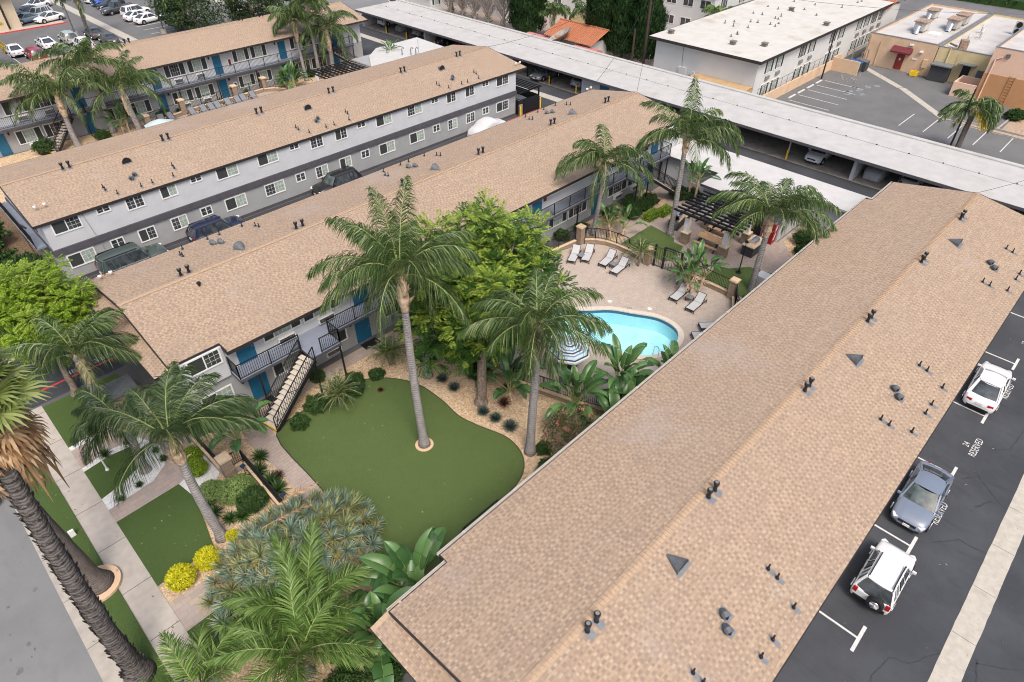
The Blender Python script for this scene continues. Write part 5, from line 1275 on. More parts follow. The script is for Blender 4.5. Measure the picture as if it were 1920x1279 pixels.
def cypress(label, base, h, r, seed, mat=None, bare=False, bottom=.06):
    rg = random.Random(seed); root = thing("cypress_tree" if not bare else "bare_tree", label, "tree", base, 0, "trees behind the carport"); t = MB(); m = MB(); B = Vector(base)
    t.tube([B, B+UP*h*.5, B+UP*h*.95], [.24, .15, .03], 8)
    if bare:
        for i in range(120):
            f = rg.uniform(.08, .9); a = rg.uniform(0, 6.28); l = r*(1.25-f*.6)*rg.uniform(.7, 1.2); p = B+UP*h*f; o = V2(a); q = p+o*l*.6+UP*l*.8; branchy(t, p, q, .06, .02, rg, 3, .14, 4)
            for k in range(7):
                s = p.lerp(q, rg.uniform(.3, 1)); t.bar(s, s+(o*.4+UP*.8+rvec(rg)*.5)*rg.uniform(.4, .9), .03)
        t.build("trunk", BARE, root)
        m = MB(); clump_leaves(m, B+UP*.8, .7, 60, .25, rg, lambda p, r: 0); m.build("undergrowth", CYPR, root); return root
    n = int(60*h*r)
    for i in range(n*6):
        f = bottom+(1-bottom)*rg.random()**.85; a = rg.uniform(0, 2*pi); k = r*(min(1, (1-f)*2.6+.08)**.6)*min(1, .6+f*2.2)*(1+.3*noise.noise(Vector((cos(a)*2, sin(a)*2, f*h*.9+seed))))*rg.uniform(.72, 1.02)
        p = B+V2(a)*k+UP*(f*h); u = (UP*.9+V2(a)*.45+rvec(rg)*.35).normalized(); leaf_quad(m, p, V2(a), u, rg.uniform(.4, .8), rg.uniform(.16, .28), 0)
    t.build("trunk", BARK, root); m.build("crown", mat or CYPR, root); return root
cypress("dark cypress column next to the bare grey trees", (79.2, 74.2, 0), 9.5, 2.7, 3)
cypress("dark cypress left in the row of three beside the white block", (80.0, 60.2, 0), 10, 2.5, 5)
cypress("dark cypress in the middle of the row of three, fullest crown", (80.6, 57.0, 0), 10.2, 2.6, 7)
cypress("dark cypress right in the row of three, with bare grey twigs low down", (80.8, 53.6, 0), 9.4, 2.3, 9)
for (x, y, l) in ((78.6, 91.6, "bare grey tree farthest left behind the carport"), (78.9, 88.9, "bare grey tree second from the left behind the carport"), (79.1, 86.2, "bare grey tree in the middle of the leafless row"), (79.4, 83.2, "bare grey tree just left of the tallest leafless one"), (79.4, 79.6, "spreading bare grey tree beside the cypress")):
    cypress(l, (x, y, 0), 8.0, 2.2, int(y), bare=True)
# blue rosette tree (dragon tree) in the front yard
root = thing("rosette_tree", "wide low tree crowded with blue green spiky rosettes by the front walk", "tree", (4.7, 18.4, 0)); rg = random.Random(12); t = MB(); m = MB(); B = Vector((4.7, 18.4, 0))
t.tube([B, B+UP*.7, B+UP*1.1], [.45, .34, .3], 10); heads = []
for i in range(1500):
    x, y = rg.uniform(.8, 9.2), rg.uniform(15.3, 21.9); ux, uy = (x-4.95)/3.95, (y-18.7)/2.9; q = ux*ux+uy*uy
    if q > 1 or noise.noise(Vector((x*.7, y*.7, 4))) < -.42: continue
    z = 2.75*math.sqrt(max(.1, 1-q*.82))+rg.uniform(-.2, .2)
    if all((x-h[0])**2+(y-h[1])**2 > .155 for h in heads): heads.append((x, y, z, ux, uy))
for (x, y, z, ux, uy) in heads:
    h = Vector((x, y, z-.25)); branchy(t, B+UP*1.0+Vector((ux*.3, uy*.3, 0)), h, .13, .055, rg, 3, .12, 5)
    o = (Vector((ux, uy, 0))*.9+UP*1.0+rvec(rg)*.2).normalized(); L = rg.uniform(.5, .74); yl = rg.choice((0, 0, 0, 0, 1, 2, 2)); L *= rg.uniform(.8, 1.1)
    s1 = o.orthogonal().normalized(); s2 = o.cross(s1); nn = 56
    for j in range(nn):
        a = j*2.39996; e = R(82-92*((j+.5)/nn)**.9); r_ = s1*cos(a)+s2*sin(a); d = (r_*cos(e)+o*sin(e)).normalized(); w_ = o.cross(r_)*.021; p = h+o*.06*(1-j/nn); row = []; l = L*rg.uniform(.85, 1.1)
        for k in range(4):
            c = (1, 1.15, .8, .05)[k]; row.append((p-w_*c, p+w_*c)); p = p+d*l/3; d = (d-UP*.13).normalized()
        m.grid(row, 1 if (yl == 1 and j > nn*.35) or j > nn*.9 else (2 if yl == 2 else 0))
t.build("trunk", BARK, root); m.build("crown", [AGAVE, AGAVE_Y, AGAVE_O], root)
m = MB()
frond(m, (4.3, 20.0, 2.75), CAMX+R(35), R(8), 2.3, R(18), .35, 40, .2, rg, 0, 0, .05, .3)
frond(m, (5.6, 20.6, 2.8), CAMX+R(40), R(6), 1.9, R(15), .3, 36, .2, rg, 0, 0, .05, .3)
tag(m.build("fallen_frond", DRYF, origin=(4.3, 20.0, 2.75)), "dead tan palm frond lying across the blue rosette tree", "palm frond")
# pink flowering shrub
root = thing("flowering_shrub", "bronze leaved shrub with coral pink blossoms beside the roof eave", "shrub", (19.7, 14.0, 0)); rg = random.Random(6); t = MB(); m = MB()
for i in range(46):
    d = rvec(rg); d.z = abs(d.z); c = Vector((19.7+d.x*1.75, 14.3+d.y*1.5, .7+d.z*1.9)); branchy(t, (19.7, 14.0, 0), c, .04, .012, rg, 3, .15, 4)
    clump_leaves(m, c, .42, 90, .13, rg, lambda p, r: 0)
    if rg.random() < .42: clump_leaves(m, c+Vector((rg.uniform(-.3, .3), rg.uniform(-.3, .3), .38)), .13, 26, .1, rg, lambda p, r: 1)
t.build("trunk", BARK, root); m.build("crown", [CREPE, PINKFL], root)

m = MB(); rg = random.Random(77)
def litter(n, x0, x1, y0, y1, z, s=.05):
    for i in range(n):
        a = rg.uniform(0, 6.28); l = s*rg.uniform(.5, 1.6); d = V2(a)*l; q = V2(a+1.57)*l*.45; p = Vector((rg.uniform(x0, x1), rg.uniform(y0, y1), z)); m.quad(p-d, p-q+UP*.01, p+d, p+q+UP*.012)
litter(50, 9, 16.5, 15.2, 27.4, .055); litter(14, 0, 3, 23, 27.6, .06); litter(60, -3.5, -.3, 18, 38, .1); litter(80, 23, 36, 13, 28, .035); litter(60, 3, 50, -6, 0, .02); litter(70, -12, -3.6, 14, 36, .012); litter(40, 56, 63, 0, 60, .02); litter(90, 74, 100, 8, 31, .02, .08)
struct(m.build("fallen_leaves", leaf_mat("fallen leaf bits", [(0, (.12, .08, .04)), (.6, (.22, .17, .09)), (1, (.34, .3, .22))], .8, .1)), "stuff")
# ------------------------------------------------------------ vehicles
def lerp_tab(tab, x):
    for (a, b) in zip(tab, tab[1:]):
        if x <= b[0]:
            f = (x-a[0])/(b[0]-a[0]+1e-9); return [p+(q-p)*f for p, q in zip(a[1:], b[1:])]
    return list(tab[-1][1:])
# station tables along the car (x/L): half-width factor, bottom z, shoulder z, centre z
SHAPES = {
 'sedan': dict(tab=[(-.5, .6, .36, .6, .62), (-.494, .75, .3, .72, .74), (-.478, .87, .25, .86, .89), (-.44, .955, .21, .94, .98), (-.36, .99, .2, .95, 1.0), (-.2, 1, .19, .92, .97), (.1, 1, .19, .9, .93), (.24, .99, .19, .88, .94), (.36, .965, .2, .8, .88), (.43, .91, .21, .73, .79), (.472, .8, .24, .62, .67), (.493, .64, .28, .52, .55), (.5, .5, .34, .46, .48)],
   gh=(-.43, -.2, .05, .25, .93, .72), h=1.42),
 'suv': dict(tab=[(-.5, .86, .42, .9, .92), (-.492, .93, .34, 1.0, 1.02), (-.46, .985, .28, 1.03, 1.05), (-.2, 1, .26, 1.0, 1.04), (.15, 1, .26, .98, 1.02), (.26, .985, .26, .97, 1.03), (.4, .95, .27, .92, .98), (.465, .88, .3, .8, .84), (.492, .76, .34, .62, .64), (.5, .62, .4, .55, .56)],
   gh=(-.485, -.4, .07, .2, .95, .68), h=1.66),
 'van': dict(tab=[(-.5, .9, .45, 1.0, 1.02), (-.49, .96, .38, 1.1, 1.12), (-.2, 1, .3, 1.1, 1.12), (.2, 1, .3, 1.08, 1.1), (.3, .97, .3, 1.06, 1.12), (.44, .93, .32, 1.0, 1.06), (.49, .86, .36, .8, .84), (.5, .74, .42, .7, .72)],
   gh=(-.492, -.44, .1, .2, .95, .74), h=1.88),
 'truck': dict(tab=[(-.5, .9, .5, 1.02, 1.0), (-.49, .96, .42, 1.06, .72), (-.1, 1, .38, 1.08, .72), (-.09, 1, .38, 1.08, 1.1), (.2, 1, .36, 1.08, 1.1), (.3, .97, .36, 1.08, 1.13), (.44, .93, .38, 1.02, 1.06), (.49, .88, .4, .85, .88), (.5, .78, .45, .75, .76)],
   gh=(-.09, -.06, .12, .2, .9, .76), h=1.86)}
def car(label, kind, c, loc, rz, L=4.6, W=1.8, cat="car", group="parked cars", detail=True, spare=False, rails=False, plate=True, sunroof=False, name="parked_car", dark_trim=False):
    sh = SHAPES[kind]; H = sh['h']; P = paint(label.split()[0]+" "+"%.2f%.2f%.2f" % c, c)
    root = thing(name, label, cat, loc, rz, group); w = W/2; kw = dict(world=False)
    b = MB(); rows = []; xs = sorted(set([t[0] for t in sh['tab']]+[-.3, -.1, 0.0, .05, .32]))
    for x in xs:
        f, zb, zs, zc = lerp_tab(sh['tab'], x); hw = w*f; half = [(hw*.82, zb), (hw*.97, zb+.08), (hw, zb+(zs-zb)*.45), (hw*.985, zb+(zs-zb)*.78), (hw*.93, zs-.02), (hw*.8, zs+(zc-zs)*.45), (hw*.4, zs+(zc-zs)*.9)]
        rows.append([(x*L, -y, z) for y, z in half]+[(x*L, 0, zc)]+[(x*L, y, z) for y, z in reversed(half)])
    b.grid([r[::-1] for r in rows]); b.poly(rows[0]); b.poly(rows[-1][::-1])
    rb, rt, ft, fb, wb, wt = sh['gh']; wb *= w; wt *= w; zr = H-.05
    zB = lambda x: lerp_tab(sh['tab'], x)[2]-.03
    # roof panel with crown, pillars
    rr = []; NX, NY = 9, 7
    for i in range(NX):
        q = i/(NX-1)*2-1; pl = wt*(1-.1*abs(q)**3-(.05 if q < 0 else 0)*abs(q)); row = []
        for j in range(NY):
            u = j/(NY-1)*2-1; x = (rt+ft)/2+(ft-rt)/2*q*(1+.1*(1-u*u)); row.append((x*L, pl*u, zr-.015+.05*(1-u*u)+.04*(1-q*q)))
        rr.append(row)
    b.grid([r[::-1] for r in rr])
    for s in (-1, 1):
        for (x0, x1) in ((rb, rt), (fb, ft)): b.bar((x0*L, s*(wb-.02), zB(x0)), (x1*L, s*(wt-.01), zr+.01), .075, .06)
        b.bar((rt*L, s*(wt-.015), zr+.005), (ft*L, s*(wt-.015), zr+.005), .045, .04)
        if kind in ('suv', 'van'): b.bar(((rb*.55+fb*.45-.13)*L, s*(wb-.01), zB(-.1)), ((rt*.55+ft*.45-.13)*L, s*(wt), zr), .1, .05)
    body = b.build("body", P, root, smooth=False, **kw)
    for p_ in body.data.polygons: p_.use_smooth = p_.index < (len(xs)-1)*14 or p_.index in range((len(xs)-1)*14+2, (len(xs)-1)*14+2+48)
    G = lambda x0, x1, e=0: None
    def screen(xb, xt, name, mt):
        g = MB(); rows = []
        for q in (0, .5, 1):
            x = xb+(xt-xb)*q; hw = (wb-.03)*(1-q)+(wt*.9-.02)*q; sg = 1 if xb > xt else -1
            rows.append([((x+sg*.028*(1-u*u))*L, hw*u, zB(xb)+(zr-zB(xb))*q+.03*sin(pi*q)) for u in (-1, -.5, 0, .5, 1)])
        g.grid([r[::-1] if xb > xt else r for r in rows][::-1] if xb > xt else rows); g.build(name, mt, root, smooth=True, **kw)
    screen(fb, ft, "windshield", DARKGLASS if not detail else M("tinted windscreen", (.03, .042, .045), .05, .5, 1.2, .9, c2=(.1, .13, .13)))
    e_ = .012
    b2 = MB(); bw, tw = wb-.03, wt-.03
    b2.quad((rb*L+e_, -bw, zB(rb)-e_), (rt*L+e_, -tw, zr-e_-.01), (rt*L+e_, tw, zr-e_-.01), (rb*L+e_, bw, zB(rb)-e_))
    for s in (-1, 1):
        k_ = .1 if kind == 'sedan' else .075
        q = [(rb*L, s*(wb-.012), zB(rb)-.01), ((rb+k_)*L, s*(wb-.002), zB(rb+k_)-.01), ((rt+.035)*L, s*(wt+.012), zr-.005), (rt*L, s*(wt-.0), zr-.005)]
        b2.quad(*(q if s < 0 else q[::-1]))
        for xa in ((.5,) if kind == 'sedan' else (.36, .66)):
            b2.bar(((rb*(1-xa)+fb*xa)*L, s*(wb-.008), zB(0)), ((rt*(1-xa)+ft*xa)*L, s*(wt+.01), zr-.02), .07, .025)
    b2.build("roof_pillars", P, root, **kw)
    if kind == 'sedan': wb, wt = wb*.86, wt*.94
    screen(rb+.012, rt-.006, "rear_window", DARKGLASS)
    if kind == 'sedan': wb, wt = wb/.86, wt/.94
    for s in (-1, 1):
        g = MB(); y0, y1 = s*(wb-.02), s*wt; q = [(rb*L+.06, y0, zB(rb)), (fb*L-.06, y0, zB(fb)), (ft*L-.02, y1, zr-.02), (rt*L+.02, y1, zr-.02)]
        g.quad(*(q if s < 0 else q[::-1])); g.bar(((rb*.5+fb*.5-.02)*L, y0+s*.01, zB(0)), ((rt*.5+ft*.5-.02)*L, y1+s*.01, zr-.02), .05, .02); g.build("side_window", DARKGLASS, root, **kw)
    R_ = .33 if kind == 'sedan' else .37
    for x in (-.3, .31):
        for s in (-1, 1):
            y = s*(w-.1); t = MB(); t.tube([(x*L, y-s*.11, R_), (x*L, y-s*.09, R_), (x*L, y+s*.09, R_), (x*L, y+s*.11, R_)], [R_*.86, R_, R_, R_*.86], 18)
            t.tube([(x*L, s*(w-.06), R_+.02), (x*L, s*(w+.006), R_+.02)], [R_+.06, R_+.06], 20)
            wh = t.build("wheel", RUBBER, root, **kw); rm = MB(); yo = y+s*.118
            rm.tube([(x*L, yo-s*.03, R_), (x*L, yo, R_)], [R_*.64, R_*.6], 14)
            for k in range(5): a = 2*pi*k/5; rm.bar((x*L, yo+s*.008, R_), (x*L+R_*.58*cos(a), yo+s*.008, R_+R_*.58*sin(a)), .06, .02)
            rm.build("rim", CHROME, wh, **kw)
    for s in (-1, 1):
        f, zb, zs, zc = lerp_tab(sh['tab'], -.492); k = MB(); hw = w*f
        if kind == 'sedan': k.obox((-.485*L, s*hw*.82, zs+.02), .1, hw*.42, .13, s*R(-14)); 
        else: k.obox((-.494*L, s*hw*.87, zs-.12), .07, .18, .3, s*R(-8))
        k.build("taillight", TAILRED, root, **kw)
        f, zb, zs, zc = lerp_tab(sh['tab'], .468); hw = w*f; k = MB(); k.obox((.462*L, s*hw*.84, zs-.03), .26, .24, .1, s*R(-28), 0, 0, R(14)); k.build("headlight", LAMPW, root, **kw)
        if detail:
            k = MB(); xm = (fb-.03)*L; k.obox((xm, s*(w+.06), 1.0 if kind == 'sedan' else 1.1), .1, .17, .11); k.bar((xm, s*(w-.08), .98), (xm, s*(w+.05), 1.0), .05); k.build("side_mirror", P, root, **kw)
    k = MB(); k.box(.493*L, .503*L, -.42, .42, .5, .62); k.box(.47*L, .497*L, -.62, .62, .24, .38); k.build("grille", BLACKM, root, **kw)
    k = MB(); k.box(-.5*L-.012, -.486*L, -.66*w, .66*w, .3, .44); k.build("rear_bumper_trim", BLACKM, root, **kw)
    if plate:
        k = MB(); k.obox((-.5*L-.02, 0, .72), .03, .32, .16); k.obox((.505*L, 0, .46), .03, .32, .14); k.build("licence_plate", WHITE, root, **kw)
    if detail:
        k = MB()
        for s in (-1, 1):
            for x in (-.17, .02, .16): k.bar((x*L, s*(w*1.003), .35), (x*L, s*(w*.955), zB(x)+.0), .012, .01)
            for x in (-.12, .06): k.box(x*L-.08, x*L+.08, min(s*w*.985, s*(w*.985+.03)), max(s*w*.985, s*(w*.985+.03)), .8, .83)
        k.bar(((fb+.022)*L, -wb*.86, zB(fb)+.02), ((fb+.03)*L, wb*.0, zB(fb)+.045), .13, .03); k.bar(((fb+.03)*L, 0, zB(fb)+.045), ((fb+.022)*L, wb*.86, zB(fb)+.02), .13, .03)
        k.bar((fb*L+.05, -wb*.8, zB(fb)+.05), (fb*L+.02, wb*.1, zB(fb)+.06), .02, .015); k.bar((fb*L+.05, .0, zB(fb)+.06), (fb*L+.02, wb*.8, zB(fb)+.05), .02, .015)
        k.build("seam", BLACKM, root, **kw)
    if rails:
        k = MB()
        for s in (-1, 1): k.bar(((rt+.02)*L, s*wt*.86, H+.05), ((ft-.03)*L, s*wt*.86, H+.05), .045, .05)
        k.build("roof_rail", BLACKM, root, **kw)
    if sunroof:
        k = MB(); k.box((ft-.13)*L, (ft-.04)*L, -wt*.6, wt*.6, H+.03, H+.06); k.build("sunroof", DARKGLASS, root, **kw)
    if spare:
        y = -.22; k = MB(); x = -.5*L-.13; k.tube([(x+.13, y, .86), (x+.1, y, .86), (x-.08, y, .86), (x-.1, y, .86)], [.3, .36, .36, .31], 22); o = k.build("spare_wheel", RUBBER, root, **kw)
        k = MB(); k.tube([(x-.07, y, .86), (x-.11, y, .86)], [.22, .2], 16)
        for i in range(5): a = 2*pi*i/5; k.bar((x-.115, y, .86), (x-.115, y+.19*cos(a), .86+.19*sin(a)), .07, .02)
        k.build("rim", CHROME, o, **kw)
        k = MB(); k.box(-.51*L, -.47*L, -.8*w, .8*w, .38, .58); k.build("rear_bumper", BLACKM, root, **kw)
    return root
def covered_car(label, loc, rz, L, W, H, mat, seed, nose=.55):
    """car under a fitted cloth cover: one draped sheet over the car's outline"""
    rg = random.Random(seed); m = MB(); rows = []; N = 26
    prof = [(0, .35), (.03, .75), (.12, .92), (.24, 1.02), (.34, 1.4), (.5, 1.5), (.62, 1.42), (.76, 1.0), (.92, .85), (.98, .62), (1, .3)]
    for i in range(N+1):
        t = i/N; zt = lerp_tab(prof, t)[0]*H/1.5; w = W/2*(1-.28*abs(t*2-1)**5); row = []
        for j in range(19):
            a = j/18; s = a*2-1
            if abs(s) > .62: y = (1 if s > 0 else -1)*w*(1+.06*(abs(s)-.62)); z = zt*.86*(1-(abs(s)-.62)/.38)+.04
            else: y = s/.62*w*.98; z = zt*(1-.14*abs(s/.62)**3)
            q = Vector((t*L*.9, y*1.4, z*1.5)); d = .035*noise.noise(q*3.1+Vector((seed, 0, 0)))+.02*noise.noise(q*8)
            row.append(((t-.5)*L+d, y+d*(1 if y > 0 else -1), max(.03, z+d)))
        rows.append(row)
    m.grid([r[::-1] for r in rows]); m.poly(rows[0]); m.poly(rows[-1][::-1])
    o = m.build("covered_car", mat, None, smooth=True); o.location = loc; o.rotation_euler = (0, 0, rz)
    return tag(o, label, "covered car", "cars under cloth covers")
WHT, SIL, GRY, BLK = (.72, .73, .74), (.4, .42, .44), (.12, .13, .14), (.014, .015, .017)
car("white sedan with dark grey rear glass parked beside the big roof, rear towards us", 'sedan', (.66, .66, .68), (41.05, -.78, .01), R(1.5), 4.7, 1.78)
car("blue grey sedan parked nose towards us beside the word RESERVED", 'sedan', (.15, .185, .25), (29.5, -.76, .01), R(181), 4.6, 1.78)
car("white boxy compact off-roader with a spare wheel on its tailgate", 'suv', (.64, .65, .66), (23.55, -1.06, .01), R(.5), 3.65, 1.74, spare=True, plate=False, rails=True)
car("dark green long estate off-roader with roof bars against the grey wall", 'van', (.055, .078, .075), (9.9, 50.55, .01), 0, 4.95, 1.95, rails=True)
car("dark navy crossover with red tail lamp against the grey driveway wall", 'suv', (.012, .018, .05), (16.7, 50.6, .01), 0, 4.6, 1.85)
car("black crossover parked by the driveway wall, roof just above the shingles", 'suv', (.012, .013, .015), (28.4, 50.7, .01), pi, 4.7, 1.88)
covered_car("car under a white cloth cover by the end of the two tone wall", (47.9, 50.6, .01), 0, 4.9, 1.9, 1.62, M("white car cover", (.5, .51, .53), .85, .06, 2), 3)
car("silver car cut by the left frame edge, parked at the street kerb", 'sedan', SIL, (-4.75, 35.2, .01), R(90), 4.7, 1.8)
# carport bays
CG = "cars under the carport"
car("white crossover in the carport's farthest bay", 'suv', WHT, (68.2, 94.4, .012), 0, 4.6, 1.85, group=CG)
covered_car("car under a grey cloth cover beside the white crossover in the carport", (68.5, 90.3, .012), 0, 4.5, 1.8, 1.4, M("grey car cover", (.36, .37, .38), .85, .1, 3), 5)
car("silver sedan in the carport left of the first divider wall", 'sedan', SIL, (68.3, 85.8, .012), 0, 4.6, 1.78, group=CG)
car("dark blue sedan tucked against the carport divider wall", 'sedan', (.03, .04, .06), (68.2, 83.3, .012), 0, 4.6, 1.78, group=CG)
car("black pickup nose in the carport right of the divider wall", 'truck', BLK, (68.2, 79.8, .012), pi, 5.0, 1.9, group=CG, cat="pickup truck")
car("bright red sports car in the carport shade", 'sedan', (.55, .02, .03), (68.3, 76.0, .012), pi, 4.4, 1.85, group=CG)
car("silver grey sedan nosing out of the carport near the teal door", 'sedan', (.2, .22, .24), (66.3, 58.6, .012), pi, 4.8, 1.82, group=CG)
car("pale blue grey sedan with red tail lamps left of the carport's end wall", 'sedan', (.36, .39, .44), (67.6, 52.9, .012), 0, 4.6, 1.78, group=CG)
car("white sedan with black grille in the carport by the tan post", 'sedan', (.74, .75, .76), (67.3, 21.6, .012), pi, 4.7, 1.82, group=CG)
covered_car("car under a wrinkled silver cover in the carport past the divider", (67.8, 15.9, .012), 0, 4.5, 1.8, 1.45, M("silver car cover", (.42, .43, .45), .45, .1, 3, .6), 7)
car("pale silver sedan with red tail lamps nearest the big roof ridge", 'sedan', (.5, .51, .53), (67.9, 12.7, .012), 0, 4.6, 1.78, group=CG)
car("grey hatchback deep in carport shade behind the big roof's far gable", 'suv', GRY, (68.2, 3.0, .012), 0, 4.4, 1.8, group=CG)
# parking lots at the top left
TG = "cars in the top left parking lot"
for i, (l, k, c, x, y, rz, L) in enumerate((
    ("white sedan at the left frame edge, behind the red crossover", 'sedan', WHT, 20.0, 119.6, 90, 4.7), ("red crossover parked tail towards us in the left lot", 'suv', (.33, .02, .03), 21.4, 114.9, 90, 4.5), ("white sedan with black sunroof behind the dark grey sedan", 'sedan', WHT, 24.4, 120.3, 90, 4.8),
    ("dark grey sedan with red tail lamps, tail towards us in the left lot", 'sedan', (.05, .055, .065), 25.0, 115.4, 90, 4.7), ("silver green crossover in the row behind the palm crowns", 'suv', (.36, .41, .4), 27.6, 120.6, 90, 4.6), ("white crossover hidden by palm leaves in the left lot", 'suv', WHT, 28.0, 115.6, 90, 4.6),
    ("dark grey sedan at the right end of the row, by the small palm", 'sedan', (.07, .075, .08), 31.3, 120.9, 90, 4.7), ("dark grey sedan with a red tail lamp under the slim palm", 'sedan', (.06, .065, .075), 31.7, 116.0, 90, 4.7),
    ("white compact sedan beside the red kerb island, seen from the side", 'sedan', WHT, 29.6, 136.2, 195, 4.6), ("silver crossover behind the white compact by the columned building", 'suv', SIL, 29.0, 139.6, 195, 4.6), ("dark grey sedan behind the silver crossover by the columned building", 'sedan', (.05, .06, .07), 28.4, 143.0, 195, 4.6), ("pale sedan farthest back by the columned building", 'sedan', WHT, 31.0, 147.5, 195, 4.6), ("small blue car half hidden by a column", 'sedan', (.14, .2, .26), 26.6, 137.8, 195, 4.2),
    ("white sports sedan with black wheels, nearest of the right hand row", 'sedan', (.78, .78, .8), 40.9, 124.0, 12, 4.8), ("white sedan with a red tail lamp next in the right hand row", 'sedan', WHT, 40.4, 127.0, 12, 4.7), ("white four by four in the middle of the right hand row", 'suv', WHT, 41.3, 130.0, 12, 4.8), ("dark grey pickup with big tyres in the right hand row", 'truck', (.06, .065, .07), 39.8, 133.9, 190, 5.6),
    ("black sedan behind the pickup at the top edge", 'sedan', BLK, 40.2, 138.4, 190, 4.7), ("bright blue hatchback at the top edge", 'sedan', (.04, .1, .42), 40.2, 141.6, 190, 4.4), ("pale sedan at the top edge beside the blue hatchback", 'sedan', WHT, 40.2, 145, 190, 4.6), ("dark blue sedan on the pale street at the top edge", 'sedan', (.02, .035, .1), 65.4, 121.0, -72, 4.6))):
    car(l, k, c, (x, y, .008), R(rz), L, 1.82, group=TG, detail=i < 9, sunroof=(i == 2), cat="pickup truck" if k == 'truck' else "car")
car("silver car on the street beyond the store roofs at the top right", 'sedan', SIL, (137, 24, .01), R(80), 4.8, 1.8, group="cars on the far street", detail=False)
car("white van at the top edge behind the carport end", 'van', WHT, (77.5, 104, .01), R(20), 5.0, 1.9, group="cars on the far street", detail=False, cat="van")
# ------------------------------------------------------------ pool court furniture and fences
def lounger(label, frame, sling, name="sun_lounger"):
    root = thing(name, label, "sun lounger"); kw = dict(world=False)          # head towards +x
    f = MB()
    for s in (-1, 1):
        f.bar((-.95, s*.33, .3), (.95, s*.33, .3), .045)
    f.bar((-.95, -.33, .3), (-.95, .33, .3), .045); f.bar((.3, -.33, .3), (.3, .33, .3), .035); f.build("frame", frame, root, **kw)
    for x in (-.92, .9):
        for s in (-1, 1):
            l = MB(); l.bar((x, s*.33, 0), (x, s*.33, .29), .04); l.build("leg", frame, root, **kw)
    m = MB(); m.grid([[(-.93, s*.31, .325), (-.4, s*.31, .318), (.18, s*.31, .325)] for s in (-1, -.3, .3, 1)][::-1]); m.build("seat", sling, root, **kw)
    m = MB(); m.grid([[(.2, s*.31, .335), (.48, s*.31, .58), (.72, s*.31, .86)] for s in (-1, -.3, .3, 1)][::-1]); bk = m.build("backrest", sling, root, **kw)
    b = MB()
    for s in (-1, 1): b.bar((.18, s*.32, .31), (.73, s*.32, .86), .035); b.bar((.5, s*.32, .58), (.72, s*.3, .3), .025)
    b.bar((.73, -.32, .86), (.73, .32, .86), .035); b.build("back_frame", frame, root, **kw)
    return root
l0 = lounger("x", BLACKM, SLING)
spots = [((34.9, 27.2), 25, "white lounger farthest left by the curved stone wall"), ((35.75, 26.5), 25, "white lounger second from the left, leaf tips across its foot"), ((36.3, 24.9), 8, "white lounger left of the small table near the gate"), ((36.05, 23.55), 5, "white lounger right of the small table near the gate"),
    ((36.35, 18.3), 2, "white lounger between the pool and the leaning paddle leaved plant"), ((36.1, 16.75), 2, "white lounger nearest the curved fence, flat on the pool deck"), ((34.75, 14.55), -42, "white lounger whose foot end shows past the eave, farther one"), ((33.5, 14.35), -42, "white lounger whose foot end shows past the eave, nearer one")]
for i, ((x, y), a, lb) in enumerate(spots):
    o = l0 if i == 0 else dup(l0); o.location = (x, y, .03); o.rotation_euler = (0, 0, R(a)); o["label"] = lb; o["group"] = "white pool loungers"
lg = lounger("x", BLACKM, SLING_D)
for i, (x, y, a, lb) in enumerate(((23.7, 76.6, 80, "grey lounger half behind the pale blue umbrella"), (24.9, 76.5, 100, "grey lounger right of the pale blue umbrella"), (27.3, 76.3, 95, "grey lounger just past the grass patch"), (28.6, 76.2, 95, "grey lounger right of the stone pillar"), (29.5, 76.1, 95, "grey lounger third from the pillar"), (30.3, 76.1, 95, "grey lounger before the gap in the row"),
    (31.6, 76.2, 92, "grey lounger with a side table to its left"), (32.8, 76.2, 92, "grey lounger left of the touching pair"), (33.6, 76.3, 92, "grey lounger right of the touching pair"), (34.9, 76.4, 92, "grey lounger at the right end of the rear court row"))):
    o = lg if i == 0 else dup(lg); o.location = (x, y+1.5, .03); o.rotation_euler = (0, 0, R(a)); o.scale = (1.15, 1.1, 1.15); o["label"] = lb; o["group"] = "grey rear court loungers"
st0 = thing("side_table", "x", "side table"); b = MB(); b.box(-.24, .24, -.24, .24, .36, .4); b.build("table_top", SLING_D, st0, world=False)
for x in (-.2, .2):
    for y in (-.2, .2): b = MB(); b.box(x-.015, x+.015, y-.015, y+.015, 0, .36); b.build("leg", BLACKM, st0, world=False)
for i, (x, y, lb) in enumerate(((35.2, 26.8, "small grey table between the two leftmost white loungers"), (36.0, 24.15, "small grey table between the loungers near the gate"), (36.4, 17.5, "small grey table between the loungers by the leaning plant"))):
    o = st0 if i == 0 else dup(st0); o.location = (x, y, .03); o["label"] = lb; o["group"] = "small grey pool tables"
